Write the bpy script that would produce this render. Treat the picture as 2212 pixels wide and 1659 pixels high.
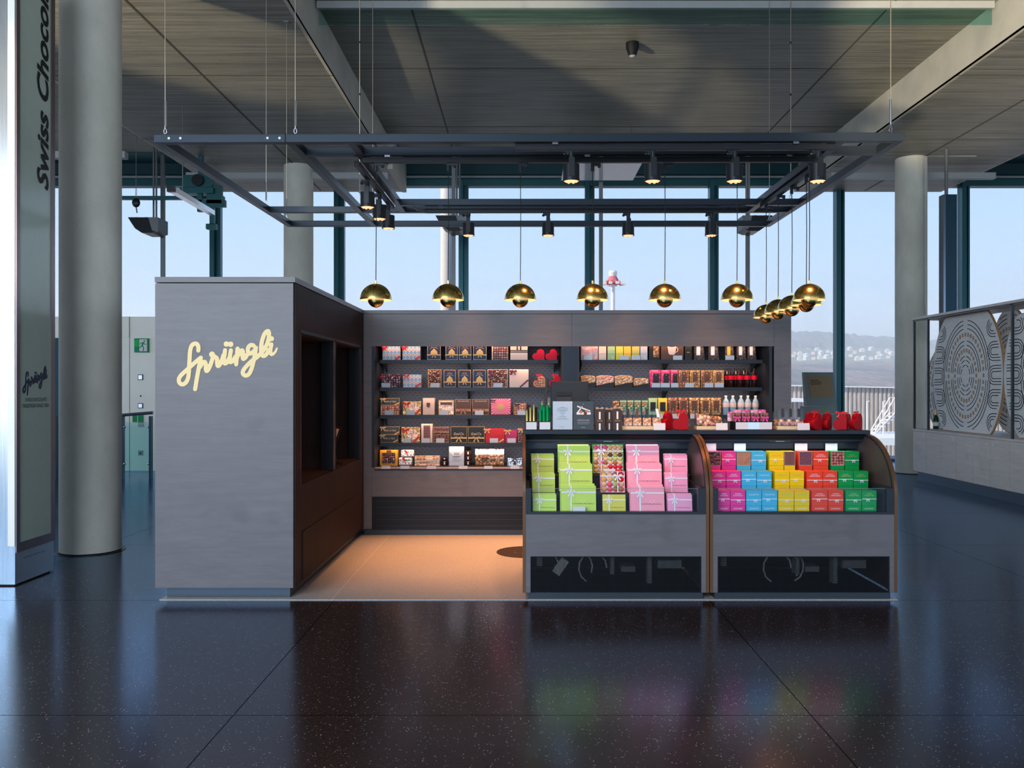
import bpy, math, random
from mathutils import Vector, Matrix
random.seed(7)
for _o in list(bpy.data.objects):
    bpy.data.objects.remove(_o)
SC = bpy.context.scene
COL = SC.collection
PI = math.pi
R = math.radians

# ------------------------------------------------------------------ camera
FPX = 1844.0            # focal length in pixels of the 2212 x 1659 frame
VPX, VPY, EYE = 1128.0, 836.0, 1.5
cam_data = bpy.data.cameras.new('camera')
cam = bpy.data.objects.new('camera', cam_data)
COL.objects.link(cam)
cam.location = (0, 0, EYE)
cam.rotation_euler = (PI / 2, 0, 0)
cam_data.sensor_width = 36.0
cam_data.lens = 36.0 * FPX / 2212.0
cam_data.shift_x = -(VPX - 1106.0) / 2212.0
cam_data.shift_y = (VPY - 829.5) / 2212.0
cam_data.clip_start = 0.05
cam_data.clip_end = 5000
SC.camera = cam

# ------------------------------------------------------------------ exposure, sky, sun
SC.view_settings.view_transform = 'Standard'
SC.view_settings.look = 'None'
SC.view_settings.gamma = 1
SC.view_settings.exposure = 0.0
SC.view_settings.use_curve_mapping = False
SC.cycles.max_bounces = 10
SC.cycles.diffuse_bounces = 4
SC.cycles.glossy_bounces = 4
SC.cycles.transparent_max_bounces = 16
SC.cycles.volume_bounces = 3
SC.cycles.sample_clamp_indirect = 4.0
SC.cycles.caustics_reflective = False
SC.cycles.caustics_refractive = False

world = bpy.data.worlds.new('sky')
SC.world = world
world.use_nodes = True
wn = world.node_tree
wn.nodes.clear()
_out = wn.nodes.new('ShaderNodeOutputWorld')
_bg = wn.nodes.new('ShaderNodeBackground')
_tc = wn.nodes.new('ShaderNodeTexCoord')
_sep = wn.nodes.new('ShaderNodeSeparateXYZ')
_rmp = wn.nodes.new('ShaderNodeValToRGB')
wn.links.new(_tc.outputs['Generated'], _sep.inputs[0])
wn.links.new(_sep.outputs['Z'], _rmp.inputs['Fac'])
wn.links.new(_rmp.outputs['Color'], _bg.inputs['Color'])
wn.links.new(_bg.outputs[0], _out.inputs['Surface'])
_e = _rmp.color_ramp.elements
_e[0].position = 0.0
_e[0].color = (0.62, 0.77, 0.93, 1)
_e[1].position = 1.0
_e[1].color = (0.10, 0.24, 0.62, 1)
for _p, _c in ((0.04, (0.64, 0.79, 0.96)), (0.14, (0.57, 0.76, 0.99)), (0.26, (0.47, 0.68, 0.97)), (0.55, (0.22, 0.42, 0.82))):
    _n = _rmp.color_ramp.elements.new(_p)
    _n.color = (*_c, 1)
_bg.inputs['Strength'].default_value = 1.86


def lamp(name, typ, loc, power, color, direction=(0, 0, -1), **kw):
    ld = bpy.data.lights.new(name, typ)
    ld.energy = power
    ld.color = color
    for k, v in kw.items():
        setattr(ld, k, v)
    o = bpy.data.objects.new(name, ld)
    COL.objects.link(o)
    o.location = loc
    o.rotation_euler = Vector(direction).to_track_quat('-Z', 'Y').to_euler()
    return o


lamp('sun', 'SUN', (-20, 5, 30), 8.5, (1.0, 0.86, 0.68), (0.75, 0.30, -0.55), angle=R(0.6))
# added floor-level spots standing in for reflected sun on the concrete ceiling
for _p, _q, _w, _s in (((-8.0, 1.0, 0.3), (0.5, 11.9, 6.0), 8500, 15), ((-9.5, 3.0, 0.3), (-4.2, 9.6, 5.48), 4200, 17), ((-1.5, -2.5, 0.3), (5.5, 10.6, 5.8), 15000, 13)):
    lamp('ceiling_patch_spot', 'SPOT', _p, _w, (1.0, 0.84, 0.58), Vector(_q) - Vector(_p), spot_size=R(_s), spot_blend=0.55, shadow_soft_size=0.15)
lamp('hall_fill', 'AREA', (-4.6, -2.6, 3.2), 830, (0.74, 0.86, 1.0), (0.18, 1, -0.04), shape='RECTANGLE', size=7.5, size_y=3.2)  # fill panel added behind the camera to lift the dim interior


# ------------------------------------------------------------------ helpers
def at(px, py, Y):
    return Vector(((px - VPX) * Y / FPX, Y, EYE + (VPY - py) * Y / FPX))


def X_(px, Y):
    return (px - VPX) * Y / FPX


def Z_(py, Y):
    return EYE + (VPY - py) * Y / FPX


class MB:
    """collects vertices and faces, then links them as ONE mesh object"""

    def __init__(self):
        self.v = []
        self.f = []

    def add(self, vs, fs):
        n = len(self.v)
        self.v += [tuple(p) for p in vs]
        self.f += [tuple(i + n for i in f) for f in fs]
        return self

    def box(self, x0, x1, y0, y1, z0, z1):
        return self.add([(x0, y0, z0), (x1, y0, z0), (x1, y1, z0), (x0, y1, z0), (x0, y0, z1), (x1, y0, z1), (x1, y1, z1), (x0, y1, z1)],
                        [(0, 3, 2, 1), (4, 5, 6, 7), (0, 1, 5, 4), (1, 2, 6, 5), (2, 3, 7, 6), (3, 0, 4, 7)])

    def hexa(self, p):  # 8 points: bottom loop then top loop
        return self.add(p, [(0, 3, 2, 1), (4, 5, 6, 7), (0, 1, 5, 4), (1, 2, 6, 5), (2, 3, 7, 6), (3, 0, 4, 7)])

    def bar(self, a, b, w, h, up=(0, 0, 1)):
        a, b = Vector(a), Vector(b)
        d = (b - a).normalized()
        u = Vector(up)
        s = d.cross(u)
        if s.length < 1e-4:
            s = d.cross(Vector((0, 1, 0)))
        s.normalize()
        u = s.cross(d).normalized()
        P = []
        for c in (a, b):
            P += [c - s * w / 2 - u * h / 2, c + s * w / 2 - u * h / 2, c + s * w / 2 + u * h / 2, c - s * w / 2 + u * h / 2]
        return self.add(P, [(0, 1, 2, 3), (7, 6, 5, 4), (0, 4, 5, 1), (1, 5, 6, 2), (2, 6, 7, 3), (3, 7, 4, 0)])

    def tube(self, pts, r, n=8, caps=True):
        pts = [Vector(p) for p in pts]
        rs = r if isinstance(r, (list, tuple)) else [r] * len(pts)
        base = len(self.v)
        prev = None
        for i, p in enumerate(pts):
            d = (pts[min(i + 1, len(pts) - 1)] - pts[max(i - 1, 0)]).normalized()
            if prev is None:
                s = d.cross(Vector((0, 0, 1)))
                if s.length < 1e-3:
                    s = Vector((1, 0, 0))
            else:
                s = prev - d * prev.dot(d)
            s.normalize()
            prev = s
            t = d.cross(s).normalized()
            for k in range(n):
                a = 2 * PI * k / n
                self.v.append(tuple(p + (s * math.cos(a) + t * math.sin(a)) * rs[i]))
        for i in range(len(pts) - 1):
            for k in range(n):
                a = base + i * n + k
                b = base + i * n + (k + 1) % n
                self.f.append((a, b, b + n, a + n))
        if caps:
            self.f.append(tuple(base + k for k in reversed(range(n))))
            self.f.append(tuple(base + (len(pts) - 1) * n + k for k in range(n)))
        return self

    def lathe(self, prof, n=32, c=(0, 0, 0), cap0=False, cap1=False):
        base = len(self.v)
        for (r, z) in prof:
            for k in range(n):
                a = 2 * PI * k / n
                self.v.append((c[0] + r * math.cos(a), c[1] + r * math.sin(a), c[2] + z))
        for i in range(len(prof) - 1):
            for k in range(n):
                a = base + i * n + k
                b = base + i * n + (k + 1) % n
                self.f.append((a, b, b + n, a + n))
        if cap0:
            self.f.append(tuple(base + k for k in reversed(range(n))))
        if cap1:
            self.f.append(tuple(base + (len(prof) - 1) * n + k for k in range(n)))
        return self

    def ball(self, c, r, n=10, m=6, sx=1, sy=1, sz=1):
        prof = []
        base = len(self.v)
        for i in range(1, m):
            a = PI * i / m
            for k in range(n):
                b = 2 * PI * k / n
                self.v.append((c[0] + sx * r * math.sin(a) * math.cos(b), c[1] + sy * r * math.sin(a) * math.sin(b), c[2] - sz * r * math.cos(a)))
        for i in range(m - 2):
            for k in range(n):
                a = base + i * n + k
                b = base + i * n + (k + 1) % n
                self.f.append((a, b, b + n, a + n))
        self.v.append((c[0], c[1], c[2] - sz * r))
        self.v.append((c[0], c[1], c[2] + sz * r))
        lo, hi = len(self.v) - 2, len(self.v) - 1
        for k in range(n):
            self.f.append((base + (k + 1) % n, base + k, lo))
            self.f.append((base + (m - 2) * n + k, base + (m - 2) * n + (k + 1) % n, hi))
        return self

    def prism(self, poly, axis, a, b):
        """poly: 2-D outline; axis 'x' -> (y,z), 'y' -> (x,z), 'z' -> (x,y)"""
        n = len(poly)
        P = []
        for t in (a, b):
            for (u, w) in poly:
                P.append((t, u, w) if axis == 'x' else ((u, t, w) if axis == 'y' else (u, w, t)))
        fs = [tuple(range(n)), tuple(reversed(range(n, 2 * n)))]
        fs += [(i, i + n, (i + 1) % n + n, (i + 1) % n) for i in range(n)]
        return self.add(P, fs)

    def xf(self, M):
        self.v = [tuple(M @ Vector(p)) for p in self.v]
        return self

    def build(self, name, mat, parent=None, smooth=False, bevel=0, loc=None, kind=None):
        me = bpy.data.meshes.new(name)
        vs = self.v
        if loc is not None:
            vs = [(a - loc[0], b - loc[1], c - loc[2]) for a, b, c in vs]
        me.from_pydata(vs, [], self.f)
        me.validate()
        if isinstance(mat, str):
            mat = M[mat]
        me.materials.append(mat)
        import bmesh
        bm = bmesh.new()
        bm.from_mesh(me)
        bmesh.ops.recalc_face_normals(bm, faces=bm.faces)
        bm.to_mesh(me)
        bm.free()
        if smooth:
            for p in me.polygons:
                p.use_smooth = True
            try:
                me.set_sharp_from_angle(angle=R(38))
            except Exception:
                pass
        o = bpy.data.objects.new(name, me)
        COL.objects.link(o)
        if loc is not None:
            o.location = loc
        if parent is not None:
            o.parent = parent
        if bevel:
            m = o.modifiers.new('bevel', 'BEVEL')
            m.width = bevel
            m.segments = 2
            m.limit_method = 'ANGLE'
        if kind:
            o['kind'] = kind
        return o


def tag(o, label=None, cat=None, group=None, kind=None):
    if label:
        o['label'] = label
    if cat:
        o['category'] = cat
    if group:
        o['group'] = group
    if kind:
        o['kind'] = kind
    return o


def thing(name, label, cat, loc=(0, 0, 0), rz=0.0, group=None, rx=0.0):
    o = bpy.data.objects.new(name, None)
    COL.objects.link(o)
    o.empty_display_size = 0.05
    o.location = loc
    o.rotation_euler = (rx, 0, rz)
    return tag(o, label, cat, group)


def copy_tree(o, parent=None):
    c = o.copy()
    COL.objects.link(c)
    c.parent = parent
    for ch in KIDS.get(o.name, [x for x in bpy.data.objects if x.parent == o]):
        copy_tree(ch, c)
    return c


KIDS = {}

# ------------------------------------------------------------------ materials
M = {}


def _new(name):
    m = bpy.data.materials.new(name)
    m.use_nodes = True
    nt = m.node_tree
    b = nt.nodes['Principled BSDF']
    return m, nt, b


def N(nt, t, **kw):
    n = nt.nodes.new(t)
    for k, v in kw.items():
        if k in n.inputs:
            n.inputs[k].default_value = v
        else:
            setattr(n, k, v)
    return n


def plain(name, col, rough=0.5, metal=0.0, emit=None, es=1.0, spec=0.25, coat=0, noise=0.06, alpha=1.0):
    m, nt, b = _new(name)
    b.inputs['Roughness'].default_value = rough
    b.inputs['Metallic'].default_value = metal
    b.inputs['Specular IOR Level'].default_value = spec
    b.inputs['Coat Weight'].default_value = coat
    b.inputs['Alpha'].default_value = alpha
    if emit:
        b.inputs['Emission Color'].default_value = (*emit, 1)
        b.inputs['Emission Strength'].default_value = es
    tc = N(nt, 'ShaderNodeTexCoord')
    nz = N(nt, 'ShaderNodeTexNoise', Scale=9.0, Detail=3.0)
    nt.links.new(tc.outputs['Object'], nz.inputs['Vector'])
    mx = N(nt, 'ShaderNodeMix', data_type='RGBA')
    mx.inputs['A'].default_value = (*[c * (1 - noise) for c in col], 1)
    mx.inputs['B'].default_value = (*[min(1, c * (1 + noise)) for c in col], 1)
    nt.links.new(nz.outputs['Fac'], mx.inputs['Factor'])
    nt.links.new(mx.outputs['Result'], b.inputs['Base Color'])
    M[name] = m
    return m


def tex(name, build, rough=0.5, metal=0.0, spec=0.5, coat=0):
    """build(nt, vec_socket, bsdf) -> colour socket"""
    m, nt, b = _new(name)
    b.inputs['Roughness'].default_value = rough
    b.inputs['Metallic'].default_value = metal
    b.inputs['Specular IOR Level'].default_value = spec
    b.inputs['Coat Weight'].default_value = coat
    tc = N(nt, 'ShaderNodeTexCoord')
    c = build(nt, tc.outputs['Object'], b)
    if c is not None:
        nt.links.new(c, b.inputs['Base Color'])
    M[name] = m
    return m


def scl(nt, vec, s, off=(0, 0, 0), rot=(0, 0, 0)):
    mp = N(nt, 'ShaderNodeMapping')
    mp.inputs['Scale'].default_value = s
    mp.inputs['Location'].default_value = off
    mp.inputs['Rotation'].default_value = rot
    nt.links.new(vec, mp.inputs['Vector'])
    return mp.outputs[0]


def ramp(nt, fac, stops, mode='LINEAR'):
    r = N(nt, 'ShaderNodeValToRGB')
    r.color_ramp.interpolation = mode
    e = r.color_ramp.elements
    e[0].position, e[0].color = stops[0][0], (*stops[0][1], 1)
    e[1].position, e[1].color = stops[1][0], (*stops[1][1], 1)
    for p, c in stops[2:]:
        x = e.new(p)
        x.color = (*c, 1)
    nt.links.new(fac, r.inputs['Fac'])
    return r.outputs['Color']


def noise(nt, vec, scale, detail=4, rough=0.55):
    n = N(nt, 'ShaderNodeTexNoise', Scale=scale, Detail=detail, Roughness=rough)
    nt.links.new(vec, n.inputs['Vector'])
    return n.outputs['Fac']


def mixc(nt, fac, a, b, mode='MIX'):
    x = N(nt, 'ShaderNodeMix', data_type='RGBA', blend_type=mode)
    for s, k in ((fac, 'Factor'), (a, 'A'), (b, 'B')):
        if isinstance(s, (int, float)):
            x.inputs[k].default_value = s
        elif isinstance(s, tuple):
            x.inputs[k].default_value = (*s, 1)
        else:
            nt.links.new(s, x.inputs[k])
    return x.outputs['Result']


def mth(nt, op, a, b=None):
    x = N(nt, 'ShaderNodeMath', operation=op)
    for i, s in enumerate((a, b)):
        if s is None:
            continue
        if isinstance(s, (int, float)):
            x.inputs[i].default_value = s
        else:
            nt.links.new(s, x.inputs[i])
    return x.outputs[0]


def bump(nt, b, h, strength=0.3, dist=0.01):
    x = N(nt, 'ShaderNodeBump', Strength=strength, Distance=dist)
    nt.links.new(h, x.inputs['Height'])
    nt.links.new(x.outputs[0], b.inputs['Normal'])


def sep(nt, vec):
    s = N(nt, 'ShaderNodeSeparateXYZ')
    nt.links.new(vec, s.inputs[0])
    return s.outputs


# board-marked concrete, boards running along X
def _ceil(nt, v, b):
    s1 = noise(nt, scl(nt, v, (0.7, 22, 1)), 1.0, 5, 0.6)
    s2 = noise(nt, scl(nt, v, (5, 90, 1)), 1.0, 3, 0.7)
    s3 = noise(nt, v, 0.45, 4, 0.6)
    c = ramp(nt, s1, [(0.36, (0.07, 0.072, 0.062)), (0.64, (0.29, 0.285, 0.245))])
    c = mixc(nt, 0.4, c, ramp(nt, s3, [(0.35, (0.12, 0.12, 0.10)), (0.7, (0.28, 0.275, 0.235))]), 'MIX')
    pit = ramp(nt, s2, [(0.60, (1, 1, 1)), (0.72, (0.25, 0.25, 0.25))])
    c = mixc(nt, 0.6, c, pit, 'MULTIPLY')
    bump(nt, b, mth(nt, 'ADD', s1, s2), 0.35, 0.02)
    return c


tex('ceiling_concrete', _ceil, 0.48, spec=0.4)


def _side(nt, v, b):
    s1 = noise(nt, v, 1.6, 6, 0.6)
    return ramp(nt, s1, [(0.3, (0.38, 0.37, 0.33)), (0.75, (0.54, 0.52, 0.46))])


tex('smooth_concrete', _side, 0.75)


def _colc(nt, v, b):
    s1 = noise(nt, scl(nt, v, (1.5, 1.5, 0.8)), 1.3, 7, 0.62)
    s2 = noise(nt, v, 95, 3, 0.6)
    c = ramp(nt, s1, [(0.3, (0.48, 0.455, 0.385)), (0.72, (0.68, 0.645, 0.56))])
    pit = ramp(nt, s2, [(0.29, (0.45, 0.45, 0.44)), (0.35, (1, 1, 1))])
    c = mixc(nt, 0.8, c, pit, 'MULTIPLY')
    bump(nt, b, s2, 0.12, 0.005)
    return c


tex('column_concrete', _colc, 0.7)


def _floor(nt, v, b):
    sp = noise(nt, v, 75, 2, 0.5)
    vor = N(nt, 'ShaderNodeTexVoronoi', Scale=62.0)
    nt.links.new(v, vor.inputs['Vector'])
    chip = ramp(nt, vor.outputs['Distance'], [(0.13, (0.42, 0.37, 0.34)), (0.20, (0.0, 0.0, 0.0))])
    gate = ramp(nt, noise(nt, v, 23, 2), [(0.47, (0, 0, 0)), (0.55, (1, 1, 1))])
    c = ramp(nt, sp, [(0.35, (0.030, 0.014, 0.010)), (0.7, (0.064, 0.034, 0.026))])
    c = mixc(nt, 1.0, c, mixc(nt, 1.0, chip, gate, 'MULTIPLY'), 'ADD')
    # joints of the slabs
    o = sep(nt, v)
    jx = mth(nt, 'ABSOLUTE', mth(nt, 'SUBTRACT', mth(nt, 'PINGPONG', mth(nt, 'ADD', o[0], 1.32 + 26.4), 1.32), 0.0))
    jy = mth(nt, 'ABSOLUTE', mth(nt, 'SUBTRACT', mth(nt, 'PINGPONG', mth(nt, 'ADD', o[1], -3.9 + 42.0), 1.05), 0.0))
    j = mth(nt, 'MINIMUM', jx, jy)
    c = mixc(nt, mth(nt, 'LESS_THAN', j, 0.003), c, (0.004, 0.004, 0.004))
    rg = ramp(nt, noise(nt, v, 1.2, 3), [(0.3, (0.16, 0.16, 0.16)), (0.7, (0.205, 0.205, 0.205))])
    b.inputs['Specular IOR Level'].default_value = 0.0
    gl = N(nt, 'ShaderNodeBsdfGlossy')
    gl.inputs['Color'].default_value = (0.56, 0.76, 1.0, 1)  # blue of the sky light put into the reflection colour
    nt.links.new(rg, gl.inputs['Roughness'])
    fr = N(nt, 'ShaderNodeFresnel', IOR=2.0)
    mxs = N(nt, 'ShaderNodeMixShader')
    nt.links.new(mth(nt, 'MULTIPLY', fr.outputs[0], mth(nt, 'SUBTRACT', 1.0, mth(nt, 'MULTIPLY', mth(nt, 'LESS_THAN', j, 0.003), 0.75))), mxs.inputs[0])
    nt.links.new(b.outputs[0], mxs.inputs[1])
    nt.links.new(gl.outputs[0], mxs.inputs[2])
    nt.links.new(mxs.outputs[0], nt.nodes['Material Output'].inputs['Surface'])
    bump(nt, b, noise(nt, v, 2.2, 2), 0.05, 0.02)
    return c


tex('floor_terrazzo', _floor, 0.22, spec=1.0)


def _kfloor(nt, v, b):
    sp = noise(nt, v, 120, 3, 0.7)
    c = ramp(nt, sp, [(0.35, (0.36, 0.31, 0.27)), (0.65, (0.56, 0.50, 0.45))])
    o = sep(nt, v)
    jx = mth(nt, 'PINGPONG', mth(nt, 'ADD', o[0], 1.34 + 26.4), 1.32)
    return mixc(nt, mth(nt, 'LESS_THAN', jx, 0.002), c, (0.72, 0.68, 0.62))


tex('kiosk_terrazzo', _kfloor, 0.38, spec=0.4)


def wood(name, c0, c1, rough, axis='x', knots=0.5):
    def f(nt, v, b):
        sc = {'x': (0.9, 6, 9), 'y': (6, 0.9, 9), 'z': (6, 9, 0.9)}[axis]
        g = noise(nt, scl(nt, v, sc), 2.2, 8, 0.68)
        g2 = noise(nt, scl(nt, v, tuple(q * 3 for q in sc)), 3.0, 4, 0.6)
        k = noise(nt, v, 2.6, 3, 0.5)
        c = ramp(nt, g, [(0.25, c0), (0.75, c1)])
        c = mixc(nt, 0.14, c, ramp(nt, g2, [(0.3, (0.45, 0.45, 0.47)), (0.6, (1, 1, 1))]), 'MULTIPLY')
        c = mixc(nt, knots, c, ramp(nt, k, [(0.26, (0.55, 0.5, 0.5)), (0.40, (1, 1, 1))]), 'MULTIPLY')
        bump(nt, b, g2, 0.05, 0.002)
        return c
    tex(name, f, rough, spec=0.35 if name != 'brown_wood' else 0.12)


wood('grey_wood', (0.128, 0.114, 0.118), (0.172, 0.155, 0.158), 0.42)
wood('brown_wood', (0.020, 0.011, 0.010), (0.042, 0.024, 0.021), 0.6, 'z')
wood('cabinet_wood', (0.60, 0.52, 0.47), (0.76, 0.67, 0.61), 0.5, 'y', 0.3)
wood('screen_wood', (0.70, 0.67, 0.64), (0.82, 0.79, 0.76), 0.6, 'y', 0.2)
wood('plywood_edge', (0.30, 0.15, 0.06), (0.48, 0.26, 0.11), 0.6, 'z', 0.2)
wood('tray_wood', (0.62, 0.50, 0.30), (0.74, 0.62, 0.42), 0.5)
wood('board_siding', (0.50, 0.43, 0.38), (0.78, 0.70, 0.64), 0.8, 'z', 0.1)
plain('frame_metal', (0.024, 0.031, 0.041), 0.32, 0.5, noise=0.03)
plain('black_metal', (0.012, 0.014, 0.017), 0.36, 0.2)
plain('shelf_metal', (0.030, 0.035, 0.042), 0.4, 0.3)
plain('plinth_metal', (0.06, 0.068, 0.075), 0.32, 0.6)
plain('black', (0.006, 0.006, 0.007), 0.6)
plain('spot_black', (0.010, 0.011, 0.014), 0.38)
plain('teal_steel', (0.018, 0.085, 0.095), 0.42, 0.25)
plain('teal_dark', (0.010, 0.042, 0.052), 0.5, 0.1)
plain('mullion_blue', (0.020, 0.055, 0.085), 0.35, 0.4)
plain('mullion_teal', (0.028, 0.10, 0.12), 0.32, 0.4)
plain('grey_steel', (0.16, 0.165, 0.17), 0.42, 0.5)
plain('light_trim', (0.34, 0.35, 0.35), 0.5)
plain('white_panel', (0.80, 0.79, 0.80), 0.10, spec=0.6)
plain('white', (0.80, 0.79, 0.77), 0.5)
plain('card', (0.78, 0.77, 0.78), 0.5)
plain('chrome', (0.62, 0.62, 0.64), 0.18, 1.0)
plain('brass', (0.72, 0.52, 0.16), 0.19, 1.0, noise=0.02)
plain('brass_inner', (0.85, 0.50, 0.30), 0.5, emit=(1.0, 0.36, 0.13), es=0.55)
plain('lens', (1, 0.6, 0.4), 0.4, emit=(1.0, 0.42, 0.20), es=1.5)
plain('wire_metal', (0.40, 0.34, 0.28), 0.35, 0.8)
plain('cream_logo', (0.95, 0.70, 0.34), 0.6, noise=0.01)
plain('ink_navy', (0.020, 0.030, 0.065), 0.45)
plain('ink_black', (0.01, 0.01, 0.012), 0.5)
plain('exit_green', (0.0, 0.28, 0.10), 0.4)
plain('pole_white', (0.78, 0.74, 0.70), 0.6)
plain('mast_red', (0.62, 0.16, 0.18), 0.6)
plain('roof_white', (0.85, 0.86, 0.88), 0.6)
plain('apron', (0.42, 0.40, 0.38), 0.8)
plain('hill_green', (0.16, 0.20, 0.09), 0.95, noise=0.3)


def _wood_slope(c0, c1, c2):
    def f(nt, v, b):
        s = noise(nt, scl(nt, v, (0.9, 0.12, 0.35)), 1.0, 5, 0.7)
        k = noise(nt, scl(nt, v, (0.05, 0.03, 0.05)), 1.0, 3, 0.6)
        c = ramp(nt, s, [(0.35, c0), (0.65, c1)])
        return mixc(nt, ramp(nt, k, [(0.45, (0, 0, 0)), (0.6, (1, 1, 1))]), c, c2)
    return f


tex('forest', _wood_slope((0.03, 0.042, 0.045), (0.10, 0.12, 0.11), (0.06, 0.08, 0.085)), 0.95, spec=0.0)
tex('winter_wood', _wood_slope((0.14, 0.10, 0.09), (0.34, 0.27, 0.24), (0.09, 0.11, 0.10)), 0.95, spec=0.0)
plain('house_white', (0.80, 0.78, 0.74), 0.8)
plain('frame_bronze', (0.26, 0.20, 0.20), 0.3, 0.8)
plain('handrail', (0.20, 0.24, 0.32), 0.22, 0.9)


def _steel(nt, v, b):
    g = noise(nt, scl(nt, v, (60, 60, 1.2)), 1.5, 3)
    c = ramp(nt, g, [(0.3, (0.60, 0.595, 0.58)), (0.7, (0.72, 0.715, 0.70))])
    b.inputs['Anisotropic'].default_value = 0.6
    return c


tex('brushed_steel', _steel, 0.26, metal=0.95)


def _lift(nt, v, b):
    return ramp(nt, noise(nt, v, 1.2, 2), [(0.3, (0.84, 0.79, 0.70)), (0.7, (0.92, 0.88, 0.80))])


tex('lift_steel', _lift, 0.42, metal=0.1)


def glass(name, tint=(1, 1, 1), refl=1.0, rough=0.0):
    m = bpy.data.materials.new(name)
    m.use_nodes = True
    nt = m.node_tree
    nt.nodes.clear()
    o = N(nt, 'ShaderNodeOutputMaterial')
    t = N(nt, 'ShaderNodeBsdfTransparent')
    t.inputs['Color'].default_value = (*tint, 1)
    g = N(nt, 'ShaderNodeBsdfGlossy', Roughness=rough)
    fr = N(nt, 'ShaderNodeFresnel', IOR=1.45)
    mx = N(nt, 'ShaderNodeMixShader')
    geo = N(nt, 'ShaderNodeNewGeometry')
    f = mth(nt, 'MULTIPLY', mth(nt, 'MULTIPLY', fr.outputs[0], refl), mth(nt, 'SUBTRACT', 1.0, geo.outputs['Backfacing']))
    nt.links.new(f, mx.inputs[0])
    nt.links.new(t.outputs[0], mx.inputs[1])
    nt.links.new(g.outputs[0], mx.inputs[2])
    nt.links.new(mx.outputs[0], o.inputs['Surface'])
    M[name] = m


glass('glass', (0.985, 1.0, 0.995))
glass('dimming_glass', (0.735, 0.752, 0.765), 0.4)  # grey tint put in to dim the outside view against the interior
glass('glass_green', (0.74, 0.90, 0.88))
glass('cellophane', (0.93, 0.93, 0.93), 2.2, 0.12)
glass('acrylic', (0.90, 0.93, 0.95), 1.5)


def mesh_sheet(name, scale, hole, col, rough=0.4, metal=0.3, elong=(1, 1, 1)):
    """perforated sheet: real see-through slots"""
    m, nt, b = _new(name)
    b.inputs['Base Color'].default_value = (*col, 1)
    b.inputs['Roughness'].default_value = rough
    b.inputs['Metallic'].default_value = metal
    b.inputs['Specular IOR Level'].default_value = 0.15
    tc = N(nt, 'ShaderNodeTexCoord')
    o = sep(nt, scl(nt, tc.outputs['Object'], (scale * elong[0], 1, scale * elong[2])))
    row = mth(nt, 'FLOOR', o[2])
    sh = mth(nt, 'MULTIPLY', mth(nt, 'MODULO', mth(nt, 'ABSOLUTE', row), 2.0), 0.5)
    fx = mth(nt, 'ABSOLUTE', mth(nt, 'SUBTRACT', mth(nt, 'FRACT', mth(nt, 'ADD', o[0], mth(nt, 'ADD', sh, 50.0))), 0.5))
    fz = mth(nt, 'ABSOLUTE', mth(nt, 'SUBTRACT', mth(nt, 'FRACT', mth(nt, 'ADD', o[2], 50.0)), 0.5))
    inside = mth(nt, 'MULTIPLY', mth(nt, 'LESS_THAN', fx, hole[0]), mth(nt, 'LESS_THAN', fz, hole[1]))
    nt.links.new(mth(nt, 'SUBTRACT', 1.0, inside), b.inputs['Alpha'])
    M[name] = m


mesh_sheet('vent_mesh', 160, (0.26, 0.29), (0.006, 0.007, 0.008), 0.6, 0.0)
mesh_sheet('slotted_back', 19, (0.22, 0.11), (0.075, 0.10, 0.135), 0.45, 0.2, (1, 1, 2.0))
mesh_sheet('basket_back', 48, (0.36, 0.22), (0.10, 0.11, 0.12), 0.4, 0.5, (1, 1, 2.0))

# ------------------------------------------------------------------ the hall
CZ, HZ = 5.48, 6.015        # low ceiling bands, coffer ceiling
FY = 17.3                   # facade
MB().box(-22, 24, -5.5, 17.6, -0.3, 0.0).build('floor', 'floor_terrazzo', kind='structure')
MB().box(-2.55, 2.64, 6.0, 8.86, -0.02, 0.006).build('floor', 'kiosk_terrazzo', kind='structure')


def ceiling_band(x0, x1):
    MB().box(x0, x1, -5.5, FY, CZ, CZ + 0.03).build('ceiling', 'ceiling_concrete', kind='structure')


def ceiling_coffer(x0, x1):
    MB().box(x0, x1, -5.5, FY, HZ, HZ + 0.3).build('ceiling', 'ceiling_concrete', kind='structure')


ceiling_band(-6.1, -2.42)
ceiling_band(5.56, 8.55)
ceiling_coffer(-2.45, 5.59)
ceiling_coffer(-14.2, -6.07)
ceiling_coffer(8.52, 17.0)
ceiling_band(-20.5, -14.2)
ceiling_band(17.0, 23)
# upright faces of the coffers
for _i, _x in enumerate((-6.1, -2.46, 5.56, 8.51, -14.2, 17.0)):
    MB().box(_x, _x + 0.04, -5.5, FY, CZ - 0.001, HZ).build('trim_%d' % (_i + 1), 'smooth_concrete', kind='structure')
# joints pressed into the ceiling
_j = MB()
for _x in (-1.32, 4.36):
    _j.box(_x - 0.012, _x + 0.012, -5.5, FY, HZ - 0.004, HZ + 0.002)
for _y in (1.6, 4.4, 7.2, 12.1, 14.8):
    _j.box(-2.42, 5.56, _y - 0.01, _y + 0.01, HZ - 0.004, HZ + 0.002)
for _x in (-4.08, 6.95):
    _j.box(_x - 0.013, _x + 0.013, -5.5, FY, CZ - 0.005, CZ + 0.002)
for _y in (2.5, 5.3, 8.1, 10.9, 13.7):
    _j.box(-6.1, -2.42, _y - 0.008, _y + 0.008, CZ - 0.004, CZ + 0.002)
    _j.box(5.56, 8.5, _y - 0.008, _y + 0.008, CZ - 0.004, CZ + 0.002)
_j.build('trim_7', plain('joint_dark', (0.075, 0.075, 0.07), 0.8), kind='structure')


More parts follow.
